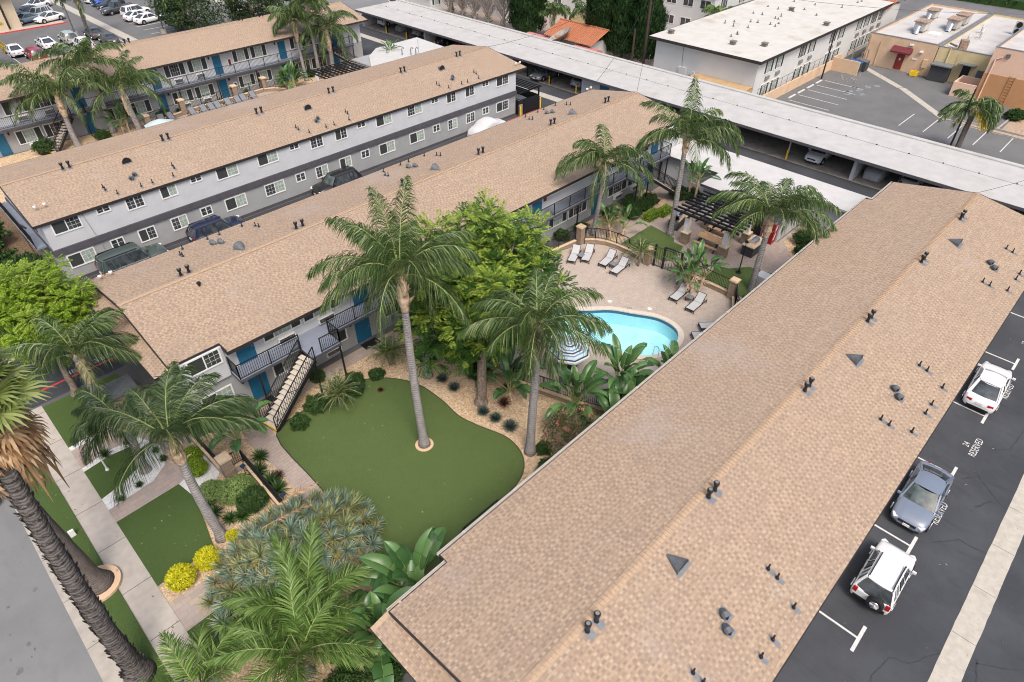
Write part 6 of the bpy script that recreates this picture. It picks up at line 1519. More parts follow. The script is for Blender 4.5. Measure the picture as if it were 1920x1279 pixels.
def umbrella(label, loc, r, h, stripes, seed=0):
    root = thing("patio_umbrella", label, "umbrella", loc); kw = dict(world=False)
    b = MB(); b.cyl(0, 0, 0, h+.45, .025, .022, 8); b.lathe(0, 0, [(.28, 0), (.28, .06), (.06, .1)], 14); b.build("pole", WOOD, root, **kw)
    m = MB(); n = 8; rings = 15
    for i in range(rings):
        for k in range(n):
            a0, a1 = 2*pi*k/n+.2, 2*pi*(k+1)/n+.2; q = []
            for f, a in ((i/rings, a0), (i/rings, a1), ((i+1)/rings, a1), ((i+1)/rings, a0)): q.append((r*f*cos(a), r*f*sin(a), h+.5*(1-f**1.25)-.04*f))
            m.quad(q[0], q[3], q[2], q[1], stripes[i % len(stripes)])
    for k in range(n):
        a0, a1 = 2*pi*k/n+.2, 2*pi*(k+1)/n+.2; m.quad((r*cos(a0), r*sin(a0), h-.04), (r*cos(a1), r*sin(a1), h-.04), (r*cos(a1), r*sin(a1), h-.16), (r*cos(a0), r*sin(a0), h-.16), 0)
    m.build("canopy", [M("umbrella white cloth", (.5, .52, .53), .85, .04), M("umbrella blue cloth", (.1, .24, .45), .85, .06), M("umbrella navy cloth", (.025, .04, .085), .85, .06), M("umbrella pale blue cloth", (.36, .5, .55), .85, .04)], root, **kw)
    m = MB()
    for k in range(n):
        a = 2*pi*k/n+.2; m.bar((0, 0, h+.4), (r*cos(a), r*sin(a), h-.06), .02)
    m.build("rib", WOOD, root, **kw)
    return root
umbrella("blue, navy and white striped umbrella by the pool edge", (24.25, 18.75, .03), 1.4, 2.05, (0, 1, 0, 2, 3, 0, 1, 0, 2, 0, 1, 0, 3, 2, 0))
umbrella("pale blue striped umbrella peeking over the second roof ridge", (21.8, 72.9, .03), 1.6, 2.05, (3, 0, 3, 0, 3, 3, 0))
def patio_table(label, x, y, r=.6):
    root = thing("patio_table", label, "table", (x, y, .03)); kw = dict(world=False)
    b = MB(); b.cyl(0, 0, .7, .74, r, r, 20); b.build("table_top", BLACKM, root, **kw)
    for k in range(4): a = pi/4+k*pi/2; b = MB(); b.bar((r*.4*cos(a), r*.4*sin(a), .7), (r*.8*cos(a), r*.8*sin(a), 0), .035); b.build("leg", BLACKM, root, **kw)
patio_table("round black table under the striped umbrella", 24.25, 18.75); patio_table("round black patio table under the leafy tree by the fence", 21.9, 20.6)
def chair(label, x, y, a):
    root = thing("patio_chair", label, "chair", (x, y, .03), R(a), "black patio chairs"); kw = dict(world=False)
    b = MB(); b.box(-.23, .23, -.23, .23, .42, .45); b.build("seat", SLING_D, root, **kw); b = MB(); b.obox((-.25, 0, .7), .03, .46, .5, 0, 0, 0, R(-8)); b.build("backrest", SLING_D, root, **kw)
    for sx in (-1, 1):
        for sy in (-1, 1): b = MB(); b.box(sx*.21-.015, sx*.21+.015, sy*.21-.015, sy*.21+.015, 0, .42); b.build("leg", BLACKM, root, **kw)
    for s in (-1, 1): b = MB(); b.bar((-.22, s*.24, .62), (.2, s*.24, .62), .03); b.bar((.2, s*.24, .62), (.21, s*.22, 0), .03); b.build("armrest", BLACKM, root, **kw)
for l, x, y, a in (("black patio chair at the far side of the table under the tree", 22.9, 20.3, 170), ("black patio chair left of the table under the tree", 22.0, 21.6, -90), ("black patio chair right of the striped umbrella", 24.4, 17.5, 90), ("black patio chair near the striped umbrella and the fence", 23.2, 18.2, 20), ("black patio chair behind the striped umbrella", 25.3, 19.2, 200)): chair(l, x, y, a)
def ladder(label, x, y, a):
    root = thing("pool_handrail", label, "handrail", (x, y, .04), R(a), "pool handrails"); b = MB()
    b.tube([(0, 0, 0), (0, 0, .62), (.08, 0, .76), (.26, 0, .78), (.4, 0, .68), (.45, 0, .3), (.46, 0, -.4)], .024, 8); b.build("rail", CHROME, root, world=False)
ladder("left of the two steel pool handrails", 29.55, 15.5, 80); ladder("right of the two steel pool handrails", 30.75, 15.05, 85)
for x, y, l in ((33.6, 19.0, "white skimmer lid on the deck left of the lounger pair"), (33.4, 15.2, "white skimmer lid near the eave"), (32.3, 21.6, "white skimmer lid at the far pool bend")):
    b = MB(); b.lathe(x, y, [(.16, .028), (.15, .036), (.01, .037)], 16); tag(b.build("skimmer_lid", WHITE, origin=(x, y, .03)), l, "deck lid", "white deck lids")
for k, (s, x, y) in enumerate((("3 FT", 32.55, 20.0), ("5 FT", 28.6, 16.0))): struct(text("depth_marking", s, (x, y, .054), .2, R(-45), BLACKM, 0, 1))
for l, pts in (("round mint green spa cover patch by the leafy tree", [(25.9, 22.7, 1.0)]), ("oval mint green wading pool by the paddle leaves", [(27.6, 14.1, 1.25)])):
    x, y, r = pts[0]; b = MB(); b.lathe(x, y, [(r+.22, .03), (r+.22, .06), (r, .062)], 26, 0); b.lathe(x, y, [(r, .05), (.01, .052)], 26, 1); tag(b.build("spa_pool", [COPING, STEPS_P], origin=(x, y, .03)), l, "small pool", "small mint green pools")
# low walls with stone pillars and iron fences
def pillar(label, x, y, s=.5, h=1.5, group="stone pillars", cap=TAN_CAP):
    root = thing("stone_pillar", label, "pillar", (x, y, 0), 0, group); b = MB(); b.box(x-s/2, x+s/2, y-s/2, y+s/2, 0, h); b.build("shaft", STONE, root)
    b = MB(); b.box(x-s/2-.06, x+s/2+.06, y-s/2-.06, y+s/2+.06, h, h+.1); b.prism([(x-s/2-.02, y-s/2-.02), (x+s/2+.02, y-s/2-.02), (x+s/2+.02, y+s/2+.02), (x-s/2-.02, y+s/2+.02)], h+.1, h+.14); b.build("cap", cap, root)
def fence(label, pts, wall=.45, h=1.05, gap=.12, group="iron fences on low walls", wmat=STONE, wd=.26, post=2.0):
    root = thing("iron_fence", label, "fence", (pts[0][0], pts[0][1], 0), 0, group)
    if wall:
        b = MB(); c = MB()
        for a, e in zip(pts, pts[1:]):
            A, E = Vector((*a, 0)), Vector((*e, 0)); d = (E-A).normalized(); s = Vector((-d.y, d.x, 0))*wd/2
            b.prism([(A-s)[:2], (E-s)[:2], (E+s)[:2], (A+s)[:2]], 0, wall); s = s*1.25; c.prism([(A-s)[:2], (E-s)[:2], (E+s)[:2], (A+s)[:2]], wall, wall+.07, 0, True)
        b.build("low_wall", wmat, root); c.build("wall_cap", TAN_CAP, root)
    b = MB(); rail(b, [(x, y, wall+.07 if wall else 0) for x, y in pts], h, gap, post); b.build("railing", BLACKM, root)
    return root
def arc(cx, cy, r, a0, a1, n=10): return [(cx+r*cos(R(a0+(a1-a0)*i/n)), cy+r*sin(R(a0+(a1-a0)*i/n))) for i in range(n+1)]
fence("iron pool fence on a low stone wall behind the pink flowered shrub", [(21.0, 27.4), (20.9, 23.6), (21.2, 20.6), (21.8, 18.6), (22.5, 16.4), (23.6, 13.6), (24.4, 12.6)], .35, .95)
fence("iron fence left of the far pool pillar, running towards the middle block", [(29.0, 28.75), (33.0, 29.0), (36.6, 28.55)], .4, .95)
pillar("stone pillar with tan cap at the far left pool corner", 37.0, 28.35, .5, 1.55)
fence("curved iron fence between the far left pillar and the small palm", [(37.3, 28.1), (37.9, 27.5), (38.3, 26.7), (38.5, 25.8), (38.55, 24.6), (38.4, 23.4)], .4, .95)
pillar("stone pillar beside the pool gate behind the small feather palm", 38.35, 22.6, .5, 1.4)
fence("iron fence behind the leaning paddle leaved plant, right of the gate", [(38.9, 19.6), (39.0, 17.8), (39.0, 15.9)], .4, .95)
pillar("stone pillar with tan cap at the right pool corner", 38.95, 15.55, .5, 1.5)
fence("curved iron fence dropping behind the big roof's eave", [(38.7, 15.2), (37.6, 14.6), (36.8, 13.8), (36.5, 12.9)], .35, 1.05)
g = thing("pool_gate", "black iron double gate standing at the far side of the pool deck", "gate", (38.65, 20.9, .02))
b = MB()
for x, y in ((38.5, 22.1), (38.6, 21.35), (38.8, 19.95)): b.box(x-.07, x+.07, y-.07, y+.07, 0, 1.95)
b.bar((38.6, 21.35, 1.95), (38.8, 19.95, 1.95), .12, .08); b.build("gate_frame", BLACKM, g)
b = MB()
for a, e, n in (((38.5, 22.1), (38.6, 21.35), 4), ((38.6, 21.35), (38.8, 19.95), 6)):
    A, E = Vector((*a, 0)), Vector((*e, 0))
    for z in (.12, 1.75): b.bar(A+UP*z, E+UP*z, .04)
    for i in range(1, n): p = A.lerp(E, i/n); b.box(p.x-.012, p.x+.012, p.y-.012, p.y+.012, .12, 1.75)
b.build("gate_leaf", BLACKM, g); b = MB(); b.obox((38.6, 21.15, 1.0), .1, .16, .25); b.build("lock", VENT_D, g)
# front low wall, pillar, recess railing
fence("low front wall with dark railing running past the stone pillar", [(4.95, 31.0), (5.05, 26.75)], .55, .75, .1, "front yard walls", CONC_KERB, .2)
pillar("stone pillar with pale cap beside the front walk's white gravel", 5.25, 26.35, .55, 1.45)
fence("railing of the recess beside the pale capped front pillar", [(5.5, 26.4), (6.15, 26.4), (6.05, 21.9)], .45, .95, .1, "front yard walls", CONC_KERB, .2)
fence("front railing on a low wall below the skirt roof", [(4.5, 12.4), (4.3, 8.3)], .4, 1.0, .1, "front yard walls", CONC_KERB, .2)
b = MB(); b.box(5.9, 6.5, 21.6, 22.1, 0, 1.0); tag(b.build("block_pillar", TAN_CAP, origin=(6.2, 21.8, 0)), "tan block pillar end by the blue rosettes", "pillar")
for x, y, l in ((6.35, 22.5, "small black solar spotlight on a stake by the path"), (5.85, 25.7, "small black solar spotlight in the recess by the pillar")):
    r = thing("spot_light", l, "spot light", (x, y, 0)); b = MB(); b.cyl(x, y, 0, .8, .02, .02, 6); b.build("stake", BLACKM, r); b = MB(); b.obox((x, y, .9), .24, .2, .05, .3, 0, .5); b.build("solar_panel", M("solar cells", (.02, .03, .07), .15, .2), r)
def lamp_post(label, x, y, h=2.75, globe=True, light_head='lantern'):
    r = thing("lamp_post", label, "lamp post", (x, y, 0), 0, "black lamp posts"); b = MB(); b.lathe(x, y, [(.24, 0), (.24, .06), (.1, .1), (.06, .3), (.045, .35), (.04, h-.3)], 12); b.build("pole", BLACKM, r)
    b = MB(); b.lathe(x, y, [(.03, h-.3), (.1, h-.25), (.12, h), (.1, h+.01)], 8); b.build("lamp_glass", LAMPW, r); b = MB(); b.lathe(x, y, [(.17, h), (.13, h+.08), (.02, h+.18)], 8); b.build("lamp_cap", BLACKM, r)
lamp_post("black lamp post with lantern on the small lawn by the grill", 42.3, 16.8)
lamp_post("black lamp post under palm leaves by the entry path", 2.3, 32.8, 2.6)
r = thing("flag_pole", "white pole with a hooked base leaning over the front turf", "pole", (.75, 31.5, 0)); b = MB(); b.tube([(.75, 31.5, 0), (.75, 31.5, 3.4)], [.045, .035], 8); b.build("pole", WHITE, r); b = MB(); b.cyl(.75, 31.5, 0, .12, .1, .1, 10); b.build("base", WHITE, r)
b = MB(); b.box(-2.1, -1.85, 28.3, 28.42, .09, .5); tag(b.build("marker_post", WHITE, origin=(-2, 28.3, .09)), "small white marker box on the parkway turf by the shaggy trunk", "marker")
b = MB(); b.box(-4.6, 5.6, 0, 0, 0, 0) if 0 else None
# monument sign by the entry (dark panel seen between palm leaves)
r = thing("monument_sign", "dark slab roof of a low sign by the lawn at the fire lane", "sign", (2.6, 37.0, 0)); b = MB(); b.box(2.0, 4.2, 35.9, 37.1, 0, .9); b.build("base", STONE, r); b = MB(); b.box(1.8, 4.4, 35.7, 37.3, .9, 1.02); b.build("top", VENT_D, r)
# picnic pergola
P_ = thing("pergola", "black slatted pergola on white and stone posts over the picnic tables", "pergola", (45, 21, 0))
for x, y in ((43.2, 22.3), (46.6, 22.3), (43.4, 18.9), (46.6, 18.7)):
    b = MB(); b.box(x-.3, x+.3, y-.3, y+.3, 0, 1.0, 0); b.box(x-.36, x+.36, y-.36, y+.36, 1.0, 1.08, 1); b.box(x-.19, x+.19, y-.19, y+.19, 1.08, 2.35, 2); b.box(x-.24, x+.24, y-.24, y+.24, 2.35, 2.42, 1); b.build("post", [STONE, TAN_CAP, WHITE], P_)
b = MB()
for x in (43.3, 46.6): b.box(x-.07, x+.07, 18.0, 23.2, 2.42, 2.62)
b.build("beam", BLACKM, P_)
for i in range(9):
    if i < 7: y = 18.3+i*.75; b = MB(); b.box(42.5, 47.5, y-.045, y+.045, 2.62, 2.76); b.build("rafter", BLACKM, P_)
    x = 42.75+i*.55; b = MB(); b.box(x-.06, x+.06, 17.7, 23.5, 2.76, 2.9); b.build("slat", BLACKM, P_)
def picnic(label, x, y, rz):
    r = thing("picnic_table", label, "picnic table", (x, y, .02), rz, "picnic tables"); kw = dict(world=False)
    b = MB(); b.box(-1.1, 1.1, -.42, .42, .72, .77); b.build("table_top", WOOD, r, **kw)
    for s in (-1, 1):
        b = MB(); b.box(-1.1, 1.1, s*.78-.14, s*.78+.14, .42, .46); b.build("bench", WOOD, r, **kw); b = MB(); b.bar((s*.8, -.3, .72), (s*.8, -.8, 0), .08); b.bar((s*.8, .3, .72), (s*.8, .8, 0), .08); b.bar((s*.8, -.8, .42), (s*.8, .8, .42), .06); b.build("leg", BLACKM, r, **kw)
picnic("long tan picnic table at the near side of the pergola", 44.1, 20.5, R(90)); picnic("tan picnic table deeper under the pergola", 46.0, 20.6, R(90))
def grill(label, x, y, sx, sy, rot=0):
    r = thing("grill_island", label, "barbecue", (x, y, 0), rot, "grill islands"); kw = dict(world=False)
    b = MB(); b.box(-sx/2, sx/2, -sy/2, sy/2, 0, .88); b.build("cabinet", DKGREY, r, **kw); b = MB(); b.box(-sx/2-.06, sx/2+.06, -sy/2-.06, sy/2+.06, .88, .95); b.build("counter", TAN_CAP, r, **kw)
    b = MB(); b.box(-.4, .4, -.3, .3, .95, 1.02); rows = [[(xx, .3*cos(pi*i/8), 1.02+.26*sin(pi*i/8)) for i in range(9)] for xx in (-.4, .4)]; b.grid(rows); b.poly(rows[0]); b.poly(rows[1][::-1]); b.bar((-.3, -.33, 1.1), (.3, -.33, 1.1), .03); b.build("grill_hood", CHROME, r, **kw)
grill("dark grill island with a silver hood beside the lamp post", 45.8, 17.6, 1.9, .95); grill("dark grill island with a silver hood at the pergola's far corner", 45.0, 24.3, 1.5, .9, R(10))
b = MB(); b.lathe(44.35, 24.1, [(.2, 0), (.32, .3), (.38, .75), (.3, .95), (.34, 1.05), (.38, 1.1), (.3, 1.1), (.26, .95)], 18, 0); b.lathe(44.35, 24.1, [(.28, 1.0), (.01, 1.01)], 14, 1); tag(b.build("planter_pot", [VENT_D, SOIL], origin=(44.35, 24.1, 0)), "round black planter pot behind the tall palm trunk", "planter")
b = MB(); b.box(41.6, 42.5, 14.3, 15.2, 0, .9)
tag(b.build("white_wall_stub", STUCCO_W, origin=(42.0, 14.7, 0)), "short white wall stub at the foot of the leaning palm", "wall")
V = thing("vending_machine", "red soft drink vending machine with white swirls against the laundry wall", "vending machine", (48.2, 17.5, .02))
b = MB(); b.box(47.85, 48.55, 17.0, 18.0, .02, 1.85); b.build("cabinet", M("vending red", (.27, .014, .02), .35, .1), V)
b = MB(); b.quad((47.84, 17.9, .5), (47.84, 17.45, .5), (47.84, 17.45, 1.7), (47.84, 17.9, 1.7))
b.tube([(47.83, 17.95, .4), (47.83, 17.6, .8), (47.83, 17.7, 1.2), (47.83, 17.3, 1.6)], .03, 6); b.tube([(48.0, 16.99, .4), (48.2, 16.99, .9), (48.05, 16.99, 1.3), (48.3, 16.99, 1.7)], .03, 6); b.build("front_panel", WHITE, V)
b = MB(); b.box(47.85, 48.55, 17.0, 18.0, 1.85, 1.9); b.build("top", VENT_D, V)
r = thing("drain_grate", "tan framed drain grate in the bed by the grey wall", "grate", (49.6, 14.4, .03)); b = MB()
for a in ((48.9, 50.3, 13.9, 14.05), (48.9, 50.3, 14.75, 14.9), (48.9, 49.05, 14.05, 14.75), (50.15, 50.3, 14.05, 14.75)): b.box(a[0], a[1], a[2], a[3], .02, .16)
b.build("rim", CONCRETE, r); b = MB(); [b.box(49.1+.16*i, 49.17+.16*i, 14.05, 14.75, .06, .1) for i in range(7)]; b.build("bars", VENT_D, r)
r = thing("door_mat", "black door mat at the ground floor teal door", "door mat", (17.1, 30.1, 0)); b = MB(); b.box(16.6, 17.8, 29.75, 30.45, .024, .045); b.build("mat", BLACKM, r)
b = MB(); b.box(9.0, 10.0, 29.85, 30.4, .024, .045); tag(b.build("door_mat", BLACKM, origin=(9.5, 30.1, .02)), "black door mat behind the outdoor stair", "door mat")
# rear court: low wall, pillars, fence, pergola, grass
sheet("rear_court_paving", PAVER, [rect(21, 38.5, 64.5, 80.0)], .02); sheet("rear_court_bed", GRAVEL, [rect(-5, 55, 64.4, 81.2)], .008, "stuff")
for x, y, l in ((26.8, 79.7, "stone pillar behind the grey loungers, left"), (33.4, 79.9, "stone pillar by the rear teal door"), (37.4, 80.1, "stone pillar at the right end of the rear court"), (22.0, 77.7, "stone pillar by the pale blue umbrella")): pillar(l, x, y, .6, 1.6, "rear court pillars")
fence("iron fence on the low wall behind the left grey loungers", [(22.0, 78.6), (26.5, 79.5)], .4, 1.0, .16, "rear court fences"); fence("iron fence on the low wall behind the middle grey loungers", [(27.1, 79.7), (33.1, 79.8)], .4, 1.0, .16, "rear court fences"); fence("iron fence on the low wall at the right of the grey loungers", [(33.7, 79.9), (37.1, 80.0), (38.4, 79.2), (39.2, 78.0)], .4, 1.0, .16, "rear court fences")
b = thing("pergola", "black slatted pergola by the rear laundry, over the second roof ridge", "pergola", (45, 73, 0)); m = MB()
for x in (41.8, 46.6):
    for y in (70.5, 74.6): m.box(x-.15, x+.15, y-.15, y+.15, 0, 2.4)
m.build("post", WHITE, b); m = MB()
for i in range(10): m.box(41.2+.62*i, 41.28+.62*i, 69.8, 75.4, 2.5, 2.66)
m.build("rafter", BLACKM, b); m = MB()
for i in range(9): m.box(40.9, 47.3, 69.9+.66*i, 69.96+.66*i, 2.66, 2.74)
m.build("slat", BLACKM, b)
# bin enclosure at the end of the driveway
T = thing("bin_enclosure", "black steel bin enclosure with slatted roof at the end of the two tone wall", "enclosure", (55.5, 53, 0))
b = MB(); b.box(54.6, 57.2, 51.55, 51.63, .1, 1.7); b.box(57.12, 57.2, 51.63, 55.8, .1, 1.7); b.box(53.9, 53.98, 51.6, 55.8, .1, 1.7); b.build("panel", BLACKM, T); b = MB()
for x, y in ((57.15, 51.6), (57.15, 55.8), (54.0, 55.8)): b.box(x-.07, x+.07, y-.07, y+.07, 0, 2.6)
b.build("post", BLACKM, T); b = MB()
for y in (51.6, 55.8): b.box(53.8, 57.4, y-.06, y+.06, 2.5, 2.66)
for i in range(9): b.box(53.8+.42*i, 53.88+.42*i, 51.2, 56.2, 2.66, 2.76)
b.build("slat", BLACKM, T); b = MB(); b.box(53.75, 54.2, 51.35, 51.55, 0, 1.3); b.build("end_post", STONE, T)
for x, y, c, l in ((54.6, 53.4, BLACKM, "black wheeled bin at the left of the steel enclosure"), (55.9, 53.6, DKGREY, "grey topped bin at the right of the steel enclosure")):
    r = thing("dumpster", l, "bin", (x, y, .01)); b = MB(); b.box(x-.5, x+.5, y-.7, y+.7, .1, 1.15); b.build("body", c, r); b = MB(); b.obox((x, y, 1.2), 1.06, 1.5, .07, 0, 0, .05); b.build("lid", VENT_D, r)
for x, y, l in ((53.75, 51.25, "yellow bollard at the corner of the two tone wall"), (57.6, 51.7, "yellow bollard by the steel bin enclosure")):
    b = MB(); b.cyl(x, y, 0, 1.15, .09, .09, 10); b.lathe(x, y, [(.09, 1.15), (.06, 1.2), (.01, 1.22)], 10); tag(b.build("bollard", YELLOW_P, origin=(x, y, 0)), l, "bollard", "yellow bollards at the bin enclosure")
b = MB(); b.box(51.5, 57.5, 51.15, 51.32, 0, .12); tag(b.build("red_kerb", RED_P, origin=(54, 51.2, 0)), "red painted kerb at the end of the two tone wall", "kerb")
# ------------------------------------------------------------ beyond the carport
sheet("store_lot", ASPHALT_FAR, [rect(72.3, 102.4, -60, 33.2)], .004)
b = MB()
for x in (81.0, 83.6, 86.2, 88.7, 91.2): b.box(x-.05, x+.05, 26.7, 31.7, 0, .012)
for x in (82.4, 84.9, 87.5, 90.0): b.box(x-.9, x+.9, 31.9, 32.1, 0, .1)
for y in (19.05, 16.45, 13.9, 11.4, 8.8, 6.2): b.box(82.0, 87.0, y-.05, y+.05, 0, .012)
struct(b.build("lot_marking", STRIPE))
b = MB()
for (x0, y0, x1, y1) in ((100.3, 30.0, 95.3, 23.6), (95.3, 23.4, 87.6, 15.9)):
    d = Vector((x1-x0, y1-y0, 0)).normalized(); s = Vector((-d.y, d.x, 0))*.45; b.quad((x0-s.x, y0-s.y, .013), (x0+s.x, y0+s.y, .013), (x1+s.x, y1+s.y, .013), (x1-s.x, y1-s.y, .013))
struct(b.build("gutter_strip", CONC_STRIP))
b = MB()
def kerbline(pts, wd=.16, h=.14):
    for a, c in zip(pts, pts[1:]): b.bar((*a, h/2), (*c, h/2), wd, h)
kerbline([(87.6, 15.6), (87.4, 13.0), (87.0, 4.0), (86.8, -30)]); kerbline([(88.3, 14.6), (88.6, 10.8), (93.3, 10.6)]); kerbline([(88.6, 10.8), (88.2, 3), (88, -30)])
struct(b.build("lot_kerb", CONC_KERB))
sheet("verge", DRYDIRT, [rect(87.1, 88.2, -40, 15.0), rect(88.7, 97, -40, 10.4)], .012)
E_ = thing("white_apartment_block", "white two storey block with a patched flat roof and paired windows, behind the carport", "apartment building", (73.4, 33, 0))
b = MB(); b.box(75.5, 114.4, 34.1, 48.2, 0, 5.12); b.build("wall", STUCCO_E, E_)
b = MB(); b.box(74.7, 115.2, 33.5, 48.9, 5.16, 5.4); ro = b.build("roof", ROOF_E, E_)
b = MB()
for a in ((74.66, 74.7, 33.46, 48.94), (115.2, 115.24, 33.46, 48.94)): b.box(a[0], a[1], a[2], a[3], 5.08, 5.42)
for a in ((33.46, 33.5), (48.9, 48.94)): b.box(74.7, 115.2, a[0], a[1], 5.08, 5.42)
b.build("roof_edge", FASCIA, ro)
rg = random.Random(5); VG = M("weathered vent grey", (.16, .15, .14), .8, .3, 5); AG = M("grey grille", (.2, .2, .2), .7, .2, 9)
for k in range(30):
    x, y = rg.uniform(77, 113), rg.choice((rg.gauss(41.6, .8), rg.gauss(38.5, 1.1), rg.gauss(44.2, .9))); m = MB(); m.cyl(x, y, 5.4, 5.4+rg.uniform(.2, .45), .07, .07, 8); m.box(x-.14, x+.14, y-.14, y+.14, 5.4, 5.46); m.build("roof_vent", VG, E_)
for x, y in ((80.7, 36.3), (78.7, 39.4), (95.3, 35.1), (99.6, 42.1), (109.9, 45.7), (77.5, 47.5)):
    m = MB(); m.box(x-.28, x+.28, y-.28, y+.28, 5.4, 5.75); m.box(x-.36, x+.36, y-.36, y+.36, 5.75, 5.83); m.build("roof_hatch", VG, E_)
for g in (77.4, 86.2, 95.2, 103.9, 109.2):
    for k in (0, 2.6):
        if g+k+2 > 114.2: continue
        window(E_, g+k, g+k+2.0, 3.3, 4.72, 34.1, 'triple', rg); window(E_, g+k, g+k+2.0, .6, 2.0, 34.1, 'triple', rg)
        m = MB(); m.box(g+k+.6, g+k+1.5, 33.92, 34.1, 2.5, 2.92); m.build("air_conditioner", AG, E_)
m = MB(); m.quad((72.5, 34.2, 2.0), (75.48, 34.2, 2.25), (75.48, 41.8, 2.25), (72.5, 41.8, 2.0)); m.box(72.5, 75.48, 34.16, 34.2, 0, 2.1); m.build("lean_to_roof", M("tan lean-to sheeting", (.42, .29, .16), .85, .12, 2), E_)
m = MB(); m.tube([(75.44, 42.3, 2.0), (75.3, 42.3, 2.0)], .35, 14); m.box(75.3, 75.5, 43.3, 44.4, 1.7, 2.5); m.build("meter", STUCCO_E, E_)
m = MB(); m.tube([(75.46, 44.0, 2.5), (75.46, 44.2, 5.0)], .02, 5); m.build("conduit", VG, E_)
r = thing("boundary_wall", "peach block wall topped with wire mesh along the white block", "wall", (80, 33.2, 0)); b = MB(); b.box(74.8, 96.4, 33.1, 33.3, 0, 1.25); b.build("wall", PEACH, r)
b = MB()
for i in range(15): b.cyl(75+1.5*i, 33.2, 1.25, 2.4, .03, .03, 6)
b.bar((75, 33.2, 2.38), (96.4, 33.2, 2.38), .04); b.bar((75, 33.2, 1.85), (96.4, 33.2, 1.85), .015)
b.build("mesh_posts", METAL_G, r)
r = thing("bin_enclosure", "peach bin enclosure with a dark bin at the lot's far corner", "enclosure", (96, 31, 0)); b = MB(); b.box(96.0, 96.2, 29.6, 33.2, 0, 1.7); b.box(96.2, 98.4, 33.0, 33.2, 0, 1.7); b.build("wall", PEACH, r)
b = MB()
for x in (98.4, 100.6):
    for y in (30.4, 32.3): b.box(x-.05, x+.05, y-.05, y+.05, 0, 2.3)
b.box(98.3, 100.7, 30.35, 30.45, 2.2, 2.3); b.build("frame", RUSTM, r)
for x, y, l, lid in ((97.4, 30.6, "dark bin with a blue lid in the peach enclosure", "blue"), (98.8, 30.2, "dark bin at the open end of the peach enclosure", "dark")):
    r = thing("dumpster", l, "bin", (x, y, .01)); b = MB(); b.box(x-.6, x+.6, y-.75, y+.75, .1, 1.25); b.build("body", DKGREY, r); b = MB(); b.obox((x, y, 1.32), 1.25, 1.6, .08, 0, 0, .1); b.build("lid", M("blue plastic", (.02, .1, .3), .5) if lid == "blue" else VENT_D, r)
b = MB(); rg = random.Random(3)
for i in range(30): x, y = rg.gauss(94.5, 1.8), rg.gauss(29.5, 1.2); b.obox((x, y, .05), rg.uniform(.06, .28), rg.uniform(.05, .2), .06, rg.uniform(0, 6))
o = struct(b.build("litter", M("litter", (.32, .31, .3), .9, .4, 5)), "stuff")
b = MB()
for i in range(9): x, y = rg.gauss(90.8, 1.4), rg.gauss(27.3, .7); b.poly([(x+rg.uniform(.2, .7)*cos(k*pi/4), y+rg.uniform(.2, .6)*sin(k*pi/4), .0065) for k in range(8)])
struct(b.build("paint_splash", M("spilt pale paint", (.19, .205, .225), .9, .2, 2)))
def store(name, label, x0, x1, y0, y1, h, wallm, roofm, lower=None):
    r = thing(name, label, "store building", (x0, y0, 0)); b = MB(); b.box(x0, x1, y0, y1, 0, h-.35, 0); b.build("wall", wallm, r)
    b = MB(); b.box(x0+.25, x1-.25, y0+.25, y1-.25, h-.4, h-.3); ro = b.build("roof", roofm, r)
    b = MB()
    for a in ((x0, x0+.25, y0, y1), (x1-.25, x1, y0, y1), (x0+.25, x1-.25, y0, y0+.25), (x0+.25, x1-.25, y1-.25, y1)): b.box(*a, h-.35, h)
    b.build("parapet", wallm, r); b = MB()
    for a in ((x0-.03, x0+.28, y0-.03, y1+.03), (x1-.28, x1+.03, y0-.03, y1+.03), (x0+.28, x1-.28, y0-.03, y0+.28), (x0+.28, x1-.28, y1-.28, y1+.03)): b.box(*a, h, h+.05)
    b.build("coping", METAL_G, r); return r
s1 = store("store_building", "beige rear of a store with a maroon awning over a red door", 102.3, 126.5, 22.7, 31.4, 3.95, PEACH, ROOF_ST)
b = MB(); b.box(102.24, 102.3, 26.2, 27.2, .15, 2.35); d = b.build("door", REDDOOR, s1); b = MB(); b.box(102.2, 102.24, 26.6, 26.8, 1.3, 1.6); b.build("door_notice", WHITE, d)
b = MB(); b.quad((101.4, 25.5, 2.5), (102.28, 25.5, 3.0), (102.28, 28.0, 3.0), (101.4, 28.0, 2.5)); b.quad((101.4, 28.0, 2.3), (101.4, 25.5, 2.3), (101.4, 25.5, 2.5), (101.4, 28.0, 2.5)); b.poly([(101.4, 25.5, 2.3), (102.28, 25.5, 2.3), (102.28, 25.5, 3.0), (101.4, 25.5, 2.5)]); b.build("awning", MAROON, s1)
b = MB(); b.tube([(102.2, 29.7, 0), (102.2, 29.7, 3.2)], .05, 6); b.tube([(102.2, 31.1, 0), (102.2, 31.1, 3.8)], .05, 6); b.build("drain_pipe", PEACH, s1)
b = MB(); b.box(102.0, 102.3, 24.2, 24.6, 2.7, 2.9); b.box(102.1, 102.3, 25.6, 26.1, 3.3, 3.5); b.build("camera_box", WHITE, s1); b = MB(); b.box(102.24, 102.3, 24.7, 25.3, 1.7, 1.9); b.build("wall_sign", WHITE, s1)
b = MB(); b.box(102.1, 102.3, 23.3, 23.8, 1.0, 2.0); b.build("meter_box", PEACH, s1)
s2 = store("store_building", "cream yellow rear of a store with a grey lean-to shed and black door", 102.3, 126.5, 16.4, 22.6, 3.85, CREAMY, ROOF_ST)
b = MB(); b.box(100.9, 102.3, 20.2, 22.4, .02, 1.95, 0); b.box(100.6, 102.3, 20.0, 22.5, 1.95, 2.1, 1); b.build("shed", [DKGREY, METAL_G], s2)
